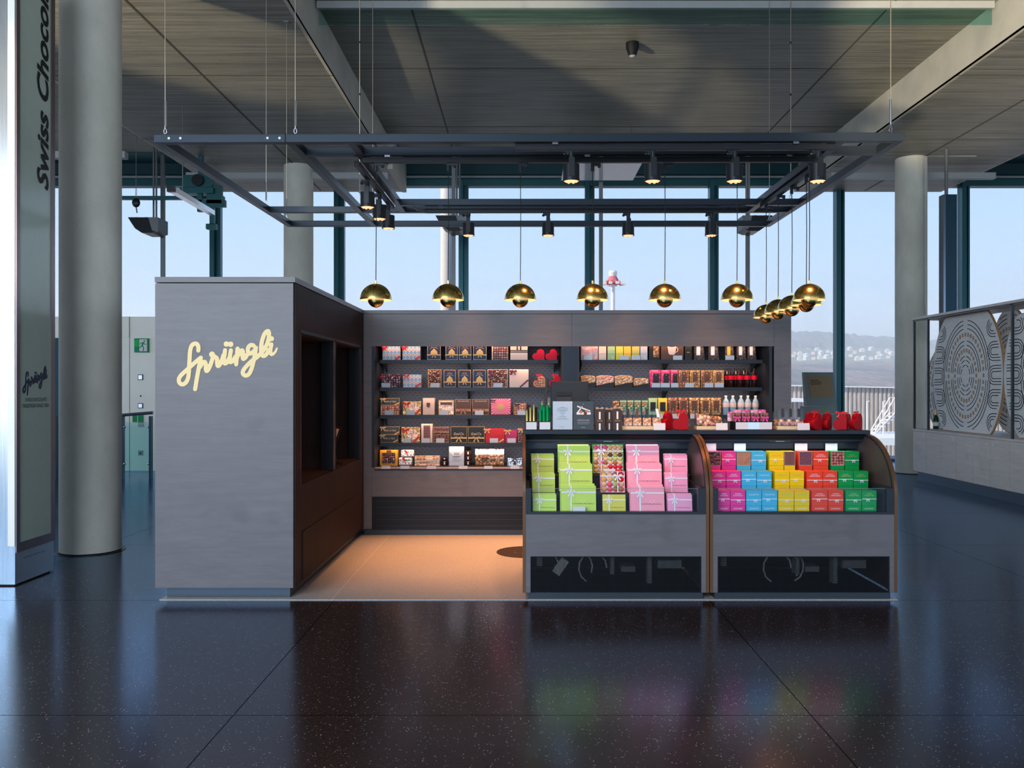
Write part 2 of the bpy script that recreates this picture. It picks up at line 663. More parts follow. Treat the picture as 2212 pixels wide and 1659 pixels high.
def column(x, y, label, r=0.26, top=CZ):
    n = 64
    t = thing('concrete_column', label, 'column', (x, y, 0))
    MB().lathe([(r, 0.012), (r, top)], n, cap0=True, cap1=True).build('shaft', 'column_concrete', t, smooth=True)
    MB().lathe([(r + 0.001, 0), (r + 0.035, 0), (r + 0.035, 0.006), (r + 0.001, 0.006)], n).build('base_ring', 'black_metal', t)
    return t


c1 = column(X_(196, 7.83), 7.83, 'large round concrete column standing beside the steel sign pylon')
c2 = column(X_(645, 15.4), 15.4, 'round concrete column half hidden behind the grey cabinet under the ceiling band')
c3 = column(X_(1968, 14.9), 14.9, 'round concrete column with a thin conduit beside the long wooden sideboard')
MB().tube([(0.13, -0.24, 2.75), (0.10, -0.262, 2.95), (0.10, -0.262, CZ - 0.02), (1.0, -0.262, CZ - 0.02)], 0.009, 6).build('conduit', 'light_trim', c3)

# sliding-wall / curtain boxes on the low bands near the facade
MB().box(-6.05, -2.42, 15.35, 15.47, 5.25, 5.36).build('trim_8', 'light_trim', kind='structure')
MB().box(-2.418, -2.33, 15.35, 17.2, 5.42, 5.98).build('trim_9', 'smooth_concrete', kind='structure')
MB().box(5.56, 8.52, 15.35, 15.47, 5.25, 5.36).build('trim_10', 'light_trim', kind='structure')
MB().box(-14.0, -6.1, 13.1, 13.22, 5.02, 5.12).build('trim_11', 'light_trim', kind='structure')

# glass smoke curtain across the coffer
t = thing('smoke_curtain', 'clear glass smoke curtain hanging from the ceiling coffer on a pale rail', 'smoke curtain', (0, 10.0, 0))
MB().box(-2.40, 5.52, -0.03, 0.03, 5.93, 6.012).build('rail', 'light_trim', t)
MB().box(-2.38, 5.50, -0.005, 0.005, 5.74, 5.93).build('pane', 'glass_green', t)

t = thing('ceiling_camera', 'small dark dome camera on the coffer ceiling', 'camera', (X_(1366, 11.2), 11.2, HZ))
MB().lathe([(0.05, -0.17), (0.085, -0.06), (0.085, 0.0)], 20, cap0=True, cap1=True).build('housing', 'black', t, smooth=True)
MB().lathe([(0.001, -0.192), (0.03, -0.185), (0.045, -0.171)], 16).build('lens', 'light_trim', t, smooth=True)

# ------------------------------------------------------------------ facade at the far side
EX = [X_(p, FY) for p in (-160, 65, 200, 468, 735, 1003, 1275, 1543, 1815, 2085, 2355)]
EX[1] = EX[3] - 2 * (EX[4] - EX[3])
EX[2] = EX[3] - (EX[4] - EX[3])
EX[0] = EX[1] - 2.5
top_z = Z_(403, FY)


def mullion(x, parent):
    m = MB()
    m.box(x - 0.11, x - 0.02, FY - 0.10, FY + 0.1, 0.0, top_z + 0.1)
    m.box(x + 0.045, x + 0.085, FY - 0.02, FY + 0.1, 0.0, top_z + 0.1)
    m.box(x - 0.03, x + 0.045, FY + 0.03, FY + 0.06, 0.0, top_z + 0.1)
    m.build('mullion', 'mullion_teal', parent)


for i in range(len(EX) - 1):
    w = thing('window_%d' % (i + 1), None, None, (0, 0, 0))
    w['kind'] = 'structure'
    mullion(EX[i], w)
    MB().box(EX[i] + 0.09, EX[i + 1] - 0.11, FY + 0.02, FY + 0.04, 0.05, top_z).build('window_pane', 'dimming_glass', w)
    MB().box(EX[i], EX[i + 1], FY - 0.05, FY + 0.08, 0, 0.05).build('window_sill', 'mullion_blue', w)
# streaks on the outside of the panes
plain('streak', (0.05, 0.05, 0.06), 0.8)


def fascia(x0, x1, n):
    m = MB().box(x0, x1, FY - 0.06, FY + 0.15, top_z, Z_(378, FY))
    m.box(x0, x1, FY - 0.9, FY + 0.1, HZ - 0.02, HZ - 0.001)
    m.build('trim_%d' % n, 'teal_steel', kind='structure')
    MB().box(x0, x1, FY - 0.22, FY - 0.14, Z_(383.5, FY - 0.2), Z_(381, FY - 0.2)).build('trim_%d' % (n + 1), 'light_trim', kind='structure')
    MB().box(x0, x1, FY - 0.13, FY + 0.1, Z_(380, FY), HZ).build('trim_%d' % (n + 2), 'teal_dark', kind='structure')


fascia(-2.40, 5.55, 12)
fascia(8.56, 17.0, 15)
fascia(-14.2, -6.12, 18)
for _n, (_a, _b) in enumerate(((-6.12, -2.40), (5.55, 8.56))):
    MB().box(_a, _b, FY - 0.05, FY + 0.15, Z_(411, FY), HZ).build('trim_%d' % (21 + _n), 'smooth_concrete', kind='structure')

# white radiant panel
t = thing('ceiling_panel', 'flat white square panel hanging below the coffer near the glass facade', 'panel', (X_(1296, 15.1), 15.1, 5.3))
MB().box(-0.66, 0.66, -0.6, 0.6, 0, 0.03).build('board', 'white_panel', t)
m = MB()
for sx in (-0.5, 0.5):
    for sy in (-0.45, 0.45):
        m.tube([(sx, sy, 0.03), (sx, sy, HZ - 5.3)], 0.006, 6)
m.build('hanger', 'grey_steel', t)

# slender posts with floodlights in front of the facade
PY = 15.9


def light_post(px, label, group='slender steel posts in front of the facade'):
    t = thing('steel_post', label, 'post', (X_(px, PY), PY, 0), group=group)
    MB().box(-0.035, 0.035, -0.03, 0.03, 0, CZ + 0.5 if -2.4 < X_(px, PY) < 5.5 else Z_(335, PY)).build('shaft', 'grey_steel', t)
    MB().box(-0.09, 0.09, -0.08, 0.08, 0, 0.012).build('base_plate', 'grey_steel', t)
    return t


light_post(352, 'slender grey steel post rising behind the left end of the grey cabinet')
light_post(980, 'slender grey steel post behind the second brass pendant from the left')
light_post(1298, 'slender grey steel post beside the distant red and white mast')
light_post(1615, 'slender grey steel post behind the sixth brass pendant')


def floodlight(cx, cy, label, w=0.42, skew=1, top=HZ):
    p = at(cx, cy, PY - 0.34)
    t = thing('floodlight', label, 'floodlight', tuple(p), rz=0.0)
    poly = [(-0.27, 0.14), (0.27, 0.14), (0.27, -0.10), (0.16, -0.14), (-0.02, -0.14), (-0.14, -0.06), (-0.22, 0.06)]
    MB().prism([(a * skew, b) for a, b in poly], 'y', -0.22, 0.22).build('housing', 'black_metal', t)
    m = MB().prism([(0.10 * skew, 0.139), (0.275 * skew, 0.139), (0.275 * skew, -0.13), (0.17 * skew, -0.10)], 'y', -0.226, -0.221)
    m.build('end_plate', 'grey_steel', t)
    m = MB()
    for dx in (0.10, 0.15):
        m.tube([(dx * skew, 0, 0.14), (dx * skew, 0, top - p.z)], 0.018, 8)
    m.build('hanger', 'grey_steel', t)
    m = MB()
    for dx in (-0.16, 0.02):
        m.tube([(dx * skew, -0.12, 0.13), (dx * skew, -0.12, 0.165)], 0.008, 6)
    m.build('bolt', 'grey_steel', t)
    return t


floodlight(320, 491, 'dark wedge shaped floodlight hanging at the far left beside the concrete column', top=HZ)
floodlight(975, 487, 'dark wedge shaped floodlight hanging behind the left back corner spotlights')
floodlight(1630, 487, 'dark wedge shaped floodlight hanging behind the right back corner of the canopy', skew=-1)

# window cleaning gear on the left
TY = 15.0
m = MB().box(X_(200, TY), X_(482, TY), TY, TY + 0.1, Z_(430, TY), Z_(423, TY))
for _q in (205, 245):
    m.box(X_(_q, TY), X_(_q, TY) + 0.06, TY, TY + 0.1, Z_(424, TY), HZ)
o = m.build('crane_rail', 'teal_steel', loc=tuple(at(360, 427, TY)))
tag(o, 'teal horizontal steel rail low in front of the left windows', 'rail')
t = thing('hoist_trolley', 'teal hoist trolley with a round pulley on the window rail', 'hoist', tuple(at(430, 395, TY - 0.3)))
m = MB().box(-0.25, 0.25, -0.08, 0.08, -0.09, 0.12)
m.box(-0.30, 0.28, -0.1, 0.1, -0.20, -0.10)
m.box(-0.02, 0.06, -0.04, 0.04, -0.5, -0.2)
m.box(0.14, 0.40, -0.04, 0.04, -0.36, -0.05)
m.box(-0.04, 0.46, -0.04, 0.04, -0.42, -0.30)
m.box(-0.02, 0.06, 0.0, 0.06, 0.1, HZ - at(430, 395, TY - 0.3).z)
m.box(0.20, 0.27, -0.04, 0.04, -0.72, -0.42)
m.build('bracket', 'teal_steel', t)
MB().xf(Matrix()).lathe([(0.10, -0.03), (0.10, 0.03)], 20, cap0=True, cap1=True).xf(Matrix.Translation((0.02, -0.11, 0.02)) @ Matrix.Rotation(PI / 2, 4, 'X')).build('pulley', 'black_metal', t, smooth=True)
MB().box(0.13, 0.30, -0.04, 0.06, -0.80, -0.71).build('cable_box', 'teal_steel', t)
t = thing('strip_light', 'slanting aluminium strip light under the teal rail at the left windows', 'strip light', tuple(at(414, 434, 12.5)))
a, b = at(370, 408, 11.6) - at(414, 434, 12.5), at(458, 460, 13.6) - at(414, 434, 12.5)
MB().bar(a, b, 0.09, 0.075).build('housing', 'chrome', t)
MB().bar(a - Vector((0, 0.03, 0)), a + (b - a) * 0.02, 0.10, 0.085).build('end_cap', 'black_metal', t)
MB().tube([a + (b - a) * 0.25, a + (b - a) * 0.25 + Vector((0, 0, HZ - (at(414, 434, 12.5).z + (a + (b - a) * 0.25).z)))], 0.008, 6).build('hanger', 'grey_steel', t)
t = thing('pulley_block', 'round dark fall arrest block hanging on a chain at the left windows', 'pulley block', tuple(at(294, 438, 14.2)))
MB().ball((0, 0, 0), 0.068, 16, 10, 1, 0.6, 1.15).build('housing', 'black_metal', t, smooth=True)
m = MB()
for k in range(4):
    z = 0.085 + k * 0.035
    m.tube([(0.012 * math.cos(q) * (1 if k % 2 else 0.3), 0.012 * math.cos(q) * (0.3 if k % 2 else 1), z + 0.02 * math.sin(q)) for q in [i * PI / 4 for i in range(9)]], 0.004, 5)
m.tube([(0, 0, 0.2), (0, 0, HZ - at(294, 438, 14.2).z)], 0.006, 6)
m.build('chain', 'grey_steel', t)
MB().tube([(0, 0, -0.075), (0.01, 0, -0.12), (0.015, 0, -0.17)], 0.01, 6).build('hook', 'grey_steel', t)

# tall dark blind box on the right and the facade corner behind
t = thing('hanging_duct', 'tall dark blue box hanging on a tube right of the round column', 'duct', (X_(2048, 14.3), 14.3, 0))
MB().box(-0.08, 0.11, -0.08, 0.08, 2.3, Z_(422, 14.3)).build('casing', 'mullion_blue', t)
MB().box(-0.115, -0.08, -0.08, 0.08, 2.3, Z_(422, 14.3)).build('edge_profile', 'handrail', t)
MB().tube([(-0.03, 0, Z_(422, 14.3)), (-0.03, 0, CZ)], 0.028, 12).build('tube', 'grey_steel', t)

# ------------------------------------------------------------------ outside
o = MB().box(-400, 400, FY + 2.2, 900, -5.2, -5.0).build('apron_ground', 'apron')
tag(o, 'pale paved airport ground outside the windows', 'ground', kind='structure')
MB().box(-60, 60, FY + 0.3, FY + 2.6, -0.4, -0.1).build('terrace_slab', 'apron', kind='structure')

t = thing('outside_column', 'sunlit pale round column standing outside behind the second pendant', 'column', (X_(967, 20.5), 20.5, -5.0))
MB().lathe([(0.17, 0), (0.17, 5.0 + Z_(380, 20.5))], 32, cap0=True, cap1=True).build('shaft', 'pole_white', t, smooth=True)

t = thing('light_mast', 'distant white floodlight mast with a red and white crown beyond the glass', 'mast', (X_(1324, 70), 70, -5))
zt = Z_(610, 70) + 5
MB().tube([(0, 0, 0), (0, 0, zt)], [0.24, 0.16], 12).build('pole', 'pole_white', t)
m = MB()
for k in range(10):
    a = 2 * PI * k / 10
    m.tube([(0, 0, zt + 0.35), (0.9 * math.cos(a), 0.9 * math.sin(a), zt - 0.1)], 0.05, 6)
    m.tube([(0, 0, zt - 0.15), (0.9 * math.cos(a), 0.9 * math.sin(a), zt - 0.1)], 0.05, 6)
m.lathe([(0.3, zt - 0.1), (0.62, zt - 0.1), (0.3, zt + 0.5)], 12)
m.build('crown_frame', 'mast_red', t)
MB().lathe([(0.30, zt + 0.5), (0.36, zt + 0.8), (0.30, zt + 0.95)], 12, cap0=True, cap1=True).build('crown_cap', 'pole_white', t)
m = MB()
for k in range(10):
    a = 2 * PI * k / 10
    m.box(0.9 * math.cos(a) - 0.14, 0.9 * math.cos(a) + 0.14, 0.9 * math.sin(a) - 0.1, 0.9 * math.sin(a) + 0.1, zt - 0.22, zt - 0.02)
m.build('lamp_head', 'pole_white', t)

# boarded shed
t = thing('boarded_building', 'long pale wooden building with upright boards outside the right windows', 'building', (X_(1820, 30), 30, -5))
ybt = Z_(843, 30)
m = MB()
x0b, x1b = X_(1640, 30), X_(2260, 32)
n = 150
for k in range(n):
    a = x0b + (x1b - x0b) * k / n
    d = 0.05 if k % 2 else 0.0
    y = 30 + d
    zt_ = 5 + Z_(832, 30) - (a - x0b) * 0.02
    m.box(a - t.location.x, a + (x1b - x0b) / n * 0.93 - t.location.x, d, d + 0.2, 0, zt_)
m.build('wall_boards', 'board_siding', t)
MB().box(x0b - t.location.x, x1b - t.location.x, 0.25, 9.0, 0, 4.9 + Z_(832, 30)).build('core', 'board_siding', t)
m = MB().hexa([(x0b - t.location.x, -0.1, 5 + Z_(832, 30) - 0.01), (x1b - t.location.x, -0.1, 5 + Z_(832, 30) - 0.01 - (x1b - x0b) * 0.02), (x1b - t.location.x, 9, 5 + Z_(832, 30) - (x1b - x0b) * 0.02), (x0b - t.location.x, 9, 5 + Z_(832, 30)),
               (x0b - t.location.x, -0.1, 5 + Z_(832, 30) + 0.03), (x1b - t.location.x, -0.1, 5 + Z_(832, 30) + 0.03 - (x1b - x0b) * 0.02), (x1b - t.location.x, 9, 5.05 + Z_(832, 30) - (x1b - x0b) * 0.02), (x0b - t.location.x, 9, 5.05 + Z_(832, 30))])
m.build('roof_edge', 'roof_white', t)
o = MB().box(X_(1690, 28.5), X_(1752, 28.5), 28.3, 30.06, Z_(868, 28.5), Z_(861, 28.5)).build('entrance_canopy', 'roof_white', loc=(X_(1720, 28.5), 28.5, Z_(868, 28.5)))
tag(o, 'white flat awning edge on the wooden building behind the grey wall end', 'awning')
o = MB().box(X_(1660, 26), X_(2240, 26), 24.0, 27.5, Z_(962, 24), Z_(938, 26)).build('roof_deck', 'roof_white', loc=(X_(1900, 26), 26, Z_(962, 24)))
tag(o, 'bright white roof deck in front of the wooden building', 'deck')
t = thing('metal_stair', 'small white metal stair with railings on the roof deck outside', 'stair', (X_(1915, 26.5), 26.5, Z_(938, 26)))
m = MB()
for s in (-0.0, 0.35):
    m.tube([(-0.35, s, 0.05), (0.25, s, 1.1), (0.45, s, 1.1)], 0.02, 6)
    m.tube([(-0.35, s, 0.0), (0.25, s, 0.62), (0.45, s, 0.62)], 0.02, 6)
    for k in range(5):
        x = -0.35 + 0.15 * k
        m.tube([(x, s, 0.0 + 0.155 * k), (x, s, 0.08 + 0.26 * k)], 0.015, 5)
m.build('railing', 'pole_white', t)
m = MB()
for k in range(6):
    m.box(-0.4 + k * 0.12, -0.26 + k * 0.12, 0, 0.35, 0.1 * k, 0.1 * k + 0.03)
m.build('tread', 'roof_white', t)
for k, (p, lab) in enumerate(((1873, 'left'), (1908, 'right'))):
    o = MB().tube([(0, 0, 0), (0, 0, 1.0), (0.06, 0, 1.0)], 0.025, 6).build('bollard_post', 'pole_white')
    o.location = at(p, 938, 26)
    tag(o, '%s of two thin white posts in front of the wooden building' % lab, 'post')

# wooded hills with a village
def hill(name, label, y0, ys, zf, mat, x0, x1, nx=90, ny=14, jag=0.0, seed=1):
    rnd = random.Random(seed)
    m = MB()
    vs, fs = [], []
    ph = [rnd.uniform(0, 6) for _ in range(6)]
    for j in range(ny + 1):
        v = j / ny
        for i in range(nx + 1):
            x = x0 + (x1 - x0) * i / nx
            z = zf(x, v)
            z += jag * (0.5 * math.sin(x * 0.21 + ph[0] + j) + 0.3 * math.sin(x * 0.53 + ph[1] + 2 * j) + rnd.uniform(-0.8, 0.8)) * (1 if j > ny - 2 or jag > 2 else 0.5)
            vs.append((x, y0 + ys * v, z))
    for j in range(ny):
        for i in range(nx):
            a = j * (nx + 1) + i
            fs.append((a, a + 1, a + nx + 2, a + nx + 1))
    m.add(vs, fs)
    o = m.build(name, mat)
    tag(o, label, 'hill', kind='structure')
    return o


hill('near_wood', 'brown leafless winter wood below the village', 130, 160, lambda x, v: -5 + v * (5 + Z_(782, 290)), 'winter_wood', -60, 320, 300, 24, 0.35, 3)
hill('meadow_slope', 'pale green meadow slope above the village', 292, 110, lambda x, v: Z_(800, 290) + v * (Z_(753, 400) - Z_(800, 290)), 'hill_green', -60, 420, 80, 6, 0.0, 4)
hill('forest_ridge', 'hazy blue forest ridge on the horizon', 404, 90, lambda x, v: Z_(772, 400) + math.sin(v * PI / 2) * (Z_(728, 490) - Z_(772, 400)) + 4 * math.sin(x / 55), 'forest', -80, 560, 420, 8, 2.6, 5)

_rows = [(1716, 766), (1728, 768), (1742, 772), (1756, 766), (1765, 758), (1774, 766), (1788, 762), (1800, 766), (1836, 757), (1846, 764), (1862, 760), (1882, 757), (1898, 765), (1917, 762), (1925, 768)]
_side = ['beside a church like gable', 'with a snow white front', 'among bare trees', 'on the open slope', 'with a steep roof']
def house(px, py, i):
    k0 = (VPY - py) / FPX
    g0 = (Z_(753, 400) - Z_(800, 290)) / 110.0
    y = (EYE - Z_(800, 290) + 292 * g0) / (g0 - k0)
    p = at(px, py, y)
    t = thing('village_house', 'tiny white distant house, number %s from the left on the hillside' % (['one', 'two', 'three', 'four', 'five', 'six', 'seven', 'eight', 'nine', 'ten', 'eleven', 'twelve', 'thirteen', 'fourteen', 'fifteen'][i]), 'house', (p.x, p.y, p.z - 0.25), rz=(i % 3 - 1) * 0.3, group='white houses of the distant village')
    w = 0.75 + (i * 37 % 3) * 0.10
    MB().box(-w, w, -1.0, 1.0, 0, 1.4).build('wall', 'house_white', t)
    MB().prism([(-w - 0.1, 1.4), (w + 0.1, 1.4), (0, 2.0)], 'y', -1.1, 1.1).build('roof', 'roof_white' if i % 3 else 'mast_red', t)
for _i, (_a, _b) in enumerate(_rows):
    house(_a, _b, _i)
for _i in range(16):
    house(1713 + _i * 13.6 + (_i * 29 % 7), 771 + (_i * 17 % 9), _i % 15)
    o = [q for q in bpy.data.objects if q.name.startswith('village_house')][-1]
    o['label'] = 'one of the many tiny pale houses in the lower cluster of the distant village'
    o['group'] = 'lower cluster of village houses'

# haze between the building and the hills
hz = bpy.data.materials.new('haze')
hz.use_nodes = True
nt = hz.node_tree
nt.nodes.clear()
_o = N(nt, 'ShaderNodeOutputMaterial')
_v = N(nt, 'ShaderNodeVolumeScatter', Density=0.0034, Anisotropy=0.1)
_v.inputs['Color'].default_value = (0.90, 0.95, 1.0, 1)
nt.links.new(_v.outputs[0], _o.inputs['Volume'])
M['haze'] = hz
o = MB().box(-200, 620, 72, 560, -4.9, 30).build('haze', 'haze')
tag(o, 'thin winter haze lying over the valley and hills', 'haze', kind='stuff')

# ------------------------------------------------------------------ steel wall with lift on the left
LY = 15.3
lz = Z_(684, LY)
t = thing('lift_wall', 'pale brushed steel lift wall with an exit sign left of the grey cabinet', 'lift wall', (X_(300, LY), LY, 0))
lx = t.location.x
MB().box(X_(-20, LY) - lx, X_(345, LY) - lx, 0, 0.35, 0, lz).build('cladding', 'lift_steel', t)
MB().box(X_(60, LY) - lx, X_(133, LY) - lx, -0.012, 0.0, 0.0, Z_(730, LY)).build('lift_door', 'mullion_blue', t)
MB().box(X_(263, LY) - lx, X_(280, LY) - lx, -0.03, 0.0, Z_(729, LY), lz).build('corner_panel', 'lift_steel', t)
MB().box(X_(279.6, LY) - lx, X_(280.4, LY) - lx, -0.004, 0.0, 0, lz).build('joint', 'black', t)
def plate(px0, px1, py0, py1, matn, nm, d=0.015, ty=LY):
    return MB().box(X_(px0, LY) - lx, X_(px1, LY) - lx, -d, -0.001, Z_(py1, LY), Z_(py0, LY)).build(nm, matn, t)
for (a, b_) in ((809, 821), (871, 882)):
    plate(298.5, 309.5, a, b_, 'black_metal', 'button_frame', 0.012)
    plate(300, 308, a + 1.5, b_ - 1.5, 'chrome', 'button_plate', 0.02)
plate(299, 309, 973, 984, 'light_trim', 'socket_plate', 0.014)
plate(302, 306, 977, 981, 'black', 'socket', 0.02)
plate(303, 305.5, 854, 857, 'black', 'keyhole', 0.01)
plate(299, 310, 894, 913, 'exit_green', 'green_notice', 0.02)
plate(287, 296, 894, 912, 'exit_green', 'small_green_notice', 0.018)
plate(299, 310, 914, 922, 'frame_bronze', 'brown_notice', 0.02)
# exit sign
p = at(305, 746, LY - 0.05)
s = thing('exit_sign', 'green and white emergency exit sign with a running figure', 'exit sign', tuple(p))
MB().box(-0.125, 0.125, 0.0, 0.045, -0.125, 0.125).build('panel', 'exit_green', s)
MB().box(-0.03, 0.105, -0.006, 0.0, -0.105, 0.108).build('doorway', 'white', s)
MB().box(-0.118, -0.04, -0.004, 0.0, -0.02, 0.10).build('bright_field', plain('exit_bright', (0.0, 0.50, 0.12), 0.4), s)
m = MB()
y = -0.009
def seg(a, b, w):
    m.bar((a[0], y, a[1]), (b[0], y, b[1]), 0.004, w, up=(0, 0, 1) if abs(a[1] - b[1]) < abs(a[0] - b[0]) else (1, 0, 0))
m.lathe([(0.014, 0), (0.014, 0.003)], 12, cap0=True, cap1=True).xf(Matrix.Translation((0.062, y, 0.075)) @ Matrix.Rotation(PI / 2, 4, 'X'))
seg((0.045, 0.055), (0.02, 0.0), 0.026)
seg((0.045, 0.05), (0.005, 0.045), 0.012)
seg((0.005, 0.045), (-0.02, 0.02), 0.012)
seg((0.05, 0.045), (0.07, 0.015), 0.012)
seg((0.07, 0.015), (0.09, 0.02), 0.012)
seg((0.02, 0.0), (-0.01, -0.035), 0.016)
seg((-0.01, -0.035), (-0.08, -0.04), 0.014)
seg((0.02, 0.0), (0.045, -0.035), 0.016)
seg((0.045, -0.035), (0.04, -0.10), 0.014)
m.build('running_figure', 'exit_green', s)

# glass balustrade
BY = 13.9
t = thing('glass_balustrade', 'glass balustrade with blue steel handrail between column and grey cabinet', 'balustrade', (X_(300, BY), BY, 0))
bx = t.location.x
MB().tube([(X_(160, BY) - bx, 0, Z_(905, BY)), (X_(331, BY) - bx, 0, Z_(891.5, BY))], 0.026, 12).build('handrail', 'handrail', t)
for p_ in (265.5, 326, 121):
    MB().box(X_(p_ - 3, BY) - bx, X_(p_ - 1, BY) - bx, -0.03, 0.03, 0.0, Z_(899, BY)).box(X_(p_ + 0.6, BY) - bx, X_(p_ + 2.6, BY) - bx, -0.03, 0.03, 0.0, Z_(899, BY)).build('post', 'mullion_blue', t)
MB().box(X_(270, BY) - bx, X_(322, BY) - bx, -0.006, 0.006, 0.1, Z_(912, BY)).build('glass_panel', 'glass_green', t)
MB().box(X_(130, BY) - bx, X_(260, BY) - bx, -0.006, 0.006, 0.1, Z_(912, BY)).build('glass_panel', 'glass_green', t)
m = MB()
for p_ in (270, 322):
    for z in (0.25, 0.85):
        m.ball((X_(p_, BY) - bx, -0.015, z), 0.022, 8, 6)
m.build('clamp', 'chrome', t)

# ------------------------------------------------------------------ sign pylon on the far left
PX0, PY0, PY1 = -3.82, 6.43, 6.96
t = thing('sign_pylon', 'tall stainless steel sign pylon with an upright glass sign at the far left', 'sign pylon', (PX0, PY0, 0))
MB().box(-1.0, 0, 0, PY1 - PY0, 0.012, 4.9).build('body', 'brushed_steel', t)
MB().box(-0.98, -0.02, 0.02, PY1 - PY0 - 0.02, 0, 0.012).build('base', 'black', t)
z0p, z1p = Z_(1180, PY0), 4.85
MB().box(-0.052, 0.0, -0.006, 0.0, z0p, z1p).build('edge_strip', 'lift_steel', t)
D = PY1 - PY0
m = MB()
m.box(0.0, 0.012, 0.0, 0.045, z0p - 0.05, z1p).box(0.0, 0.012, D - 0.055, D, z0p - 0.05, z1p).box(0.0, 0.012, 0.045, D - 0.055, z0p - 0.05, z0p + 0.02)
m.build('sign_frame', 'frame_bronze', t)
plain('sign_glass', (0.52, 0.60, 0.50), 0.12, spec=0.6)
MB().box(0.0, 0.004, 0.045, D - 0.055, z0p + 0.02, z1p).build('sign_panel', 'sign_glass', t)
for k in range(10):
    MB().tube([(0.0, 0.12 + k * 0.03, 0.19), (0.002, 0.12 + k * 0.03, 0.19)], 0.004, 6).build('vent_hole', 'black', t)
pylon = t

# ------------------------------------------------------------------ sideboard and carved screens on the right
SX = 6.3
st, sb = 0.83, 0.15
t = thing('sideboard', 'long grey wooden sideboard with many plain doors along the right side', 'sideboard', (SX, 13.76, 0))
MB().box(0.02, 0.95, -6.6, 0.0, sb, st - 0.03).build('carcass', 'cabinet_wood', t)
MB().box(0.0, 0.97, -6.62, 0.02, st - 0.03, st).build('worktop', 'cabinet_wood', t)
MB().box(0.06, 0.9, -6.56, -0.04, 0, sb).build('plinth', 'plinth_metal', t)
for k in range(14):
    y1 = -k * 0.455 - 0.004
    d = MB().box(0.0, 0.02, y1 - 0.447, y1, sb + 0.01, st - 0.035).build('door', 'cabinet_wood', t)
    MB().lathe([(0.012, 0), (0.012, 0.006)], 10, cap0=True, cap1=True).xf(Matrix.Translation((0.0, y1 - (0.06 if k % 2 else 0.38), st - 0.10)) @ Matrix.Rotation(-PI / 2, 4, 'Y')).build('lock', 'chrome', d)
# rack above
rz_ = 2.61
t = thing('shelf_rack', 'slim steel rack carrying a long board above the sideboard', 'rack', (SX, 13.76, st))
MB().box(-0.02, 0.62, -6.6, 0.05, rz_ - st - 0.035, rz_ - st).build('top_board', 'cabinet_wood', t)
for (x, yy) in ((0.0, 0.0), (0.0, -0.47), (0.55, 0.0), (0.55, -0.47), (0.55, -2.9), (0.0, -2.75), (0.0, -5.6), (0.55, -5.6)):
    MB().box(x, x + 0.03, yy - 0.03, yy, 0, rz_ - st - 0.035).build('upright', 'plinth_metal', t)
MB().box(0.0, 0.03, -6.5, 0, rz_ - st - 0.06, rz_ - st - 0.035).build('rail', 'plinth_metal', t)


def egg(h, w, z_cut0, z_cut1, n=60):
    """outline (y,z) of an oval cut flat at bottom and top"""
    pts = []
    for i in range(n):
        a = 2 * PI * i / n
        u, v = w / 2 * math.cos(a), h / 2 * math.sin(a)
        pts.append((u, max(z_cut0, min(z_cut1, v))))
    return pts


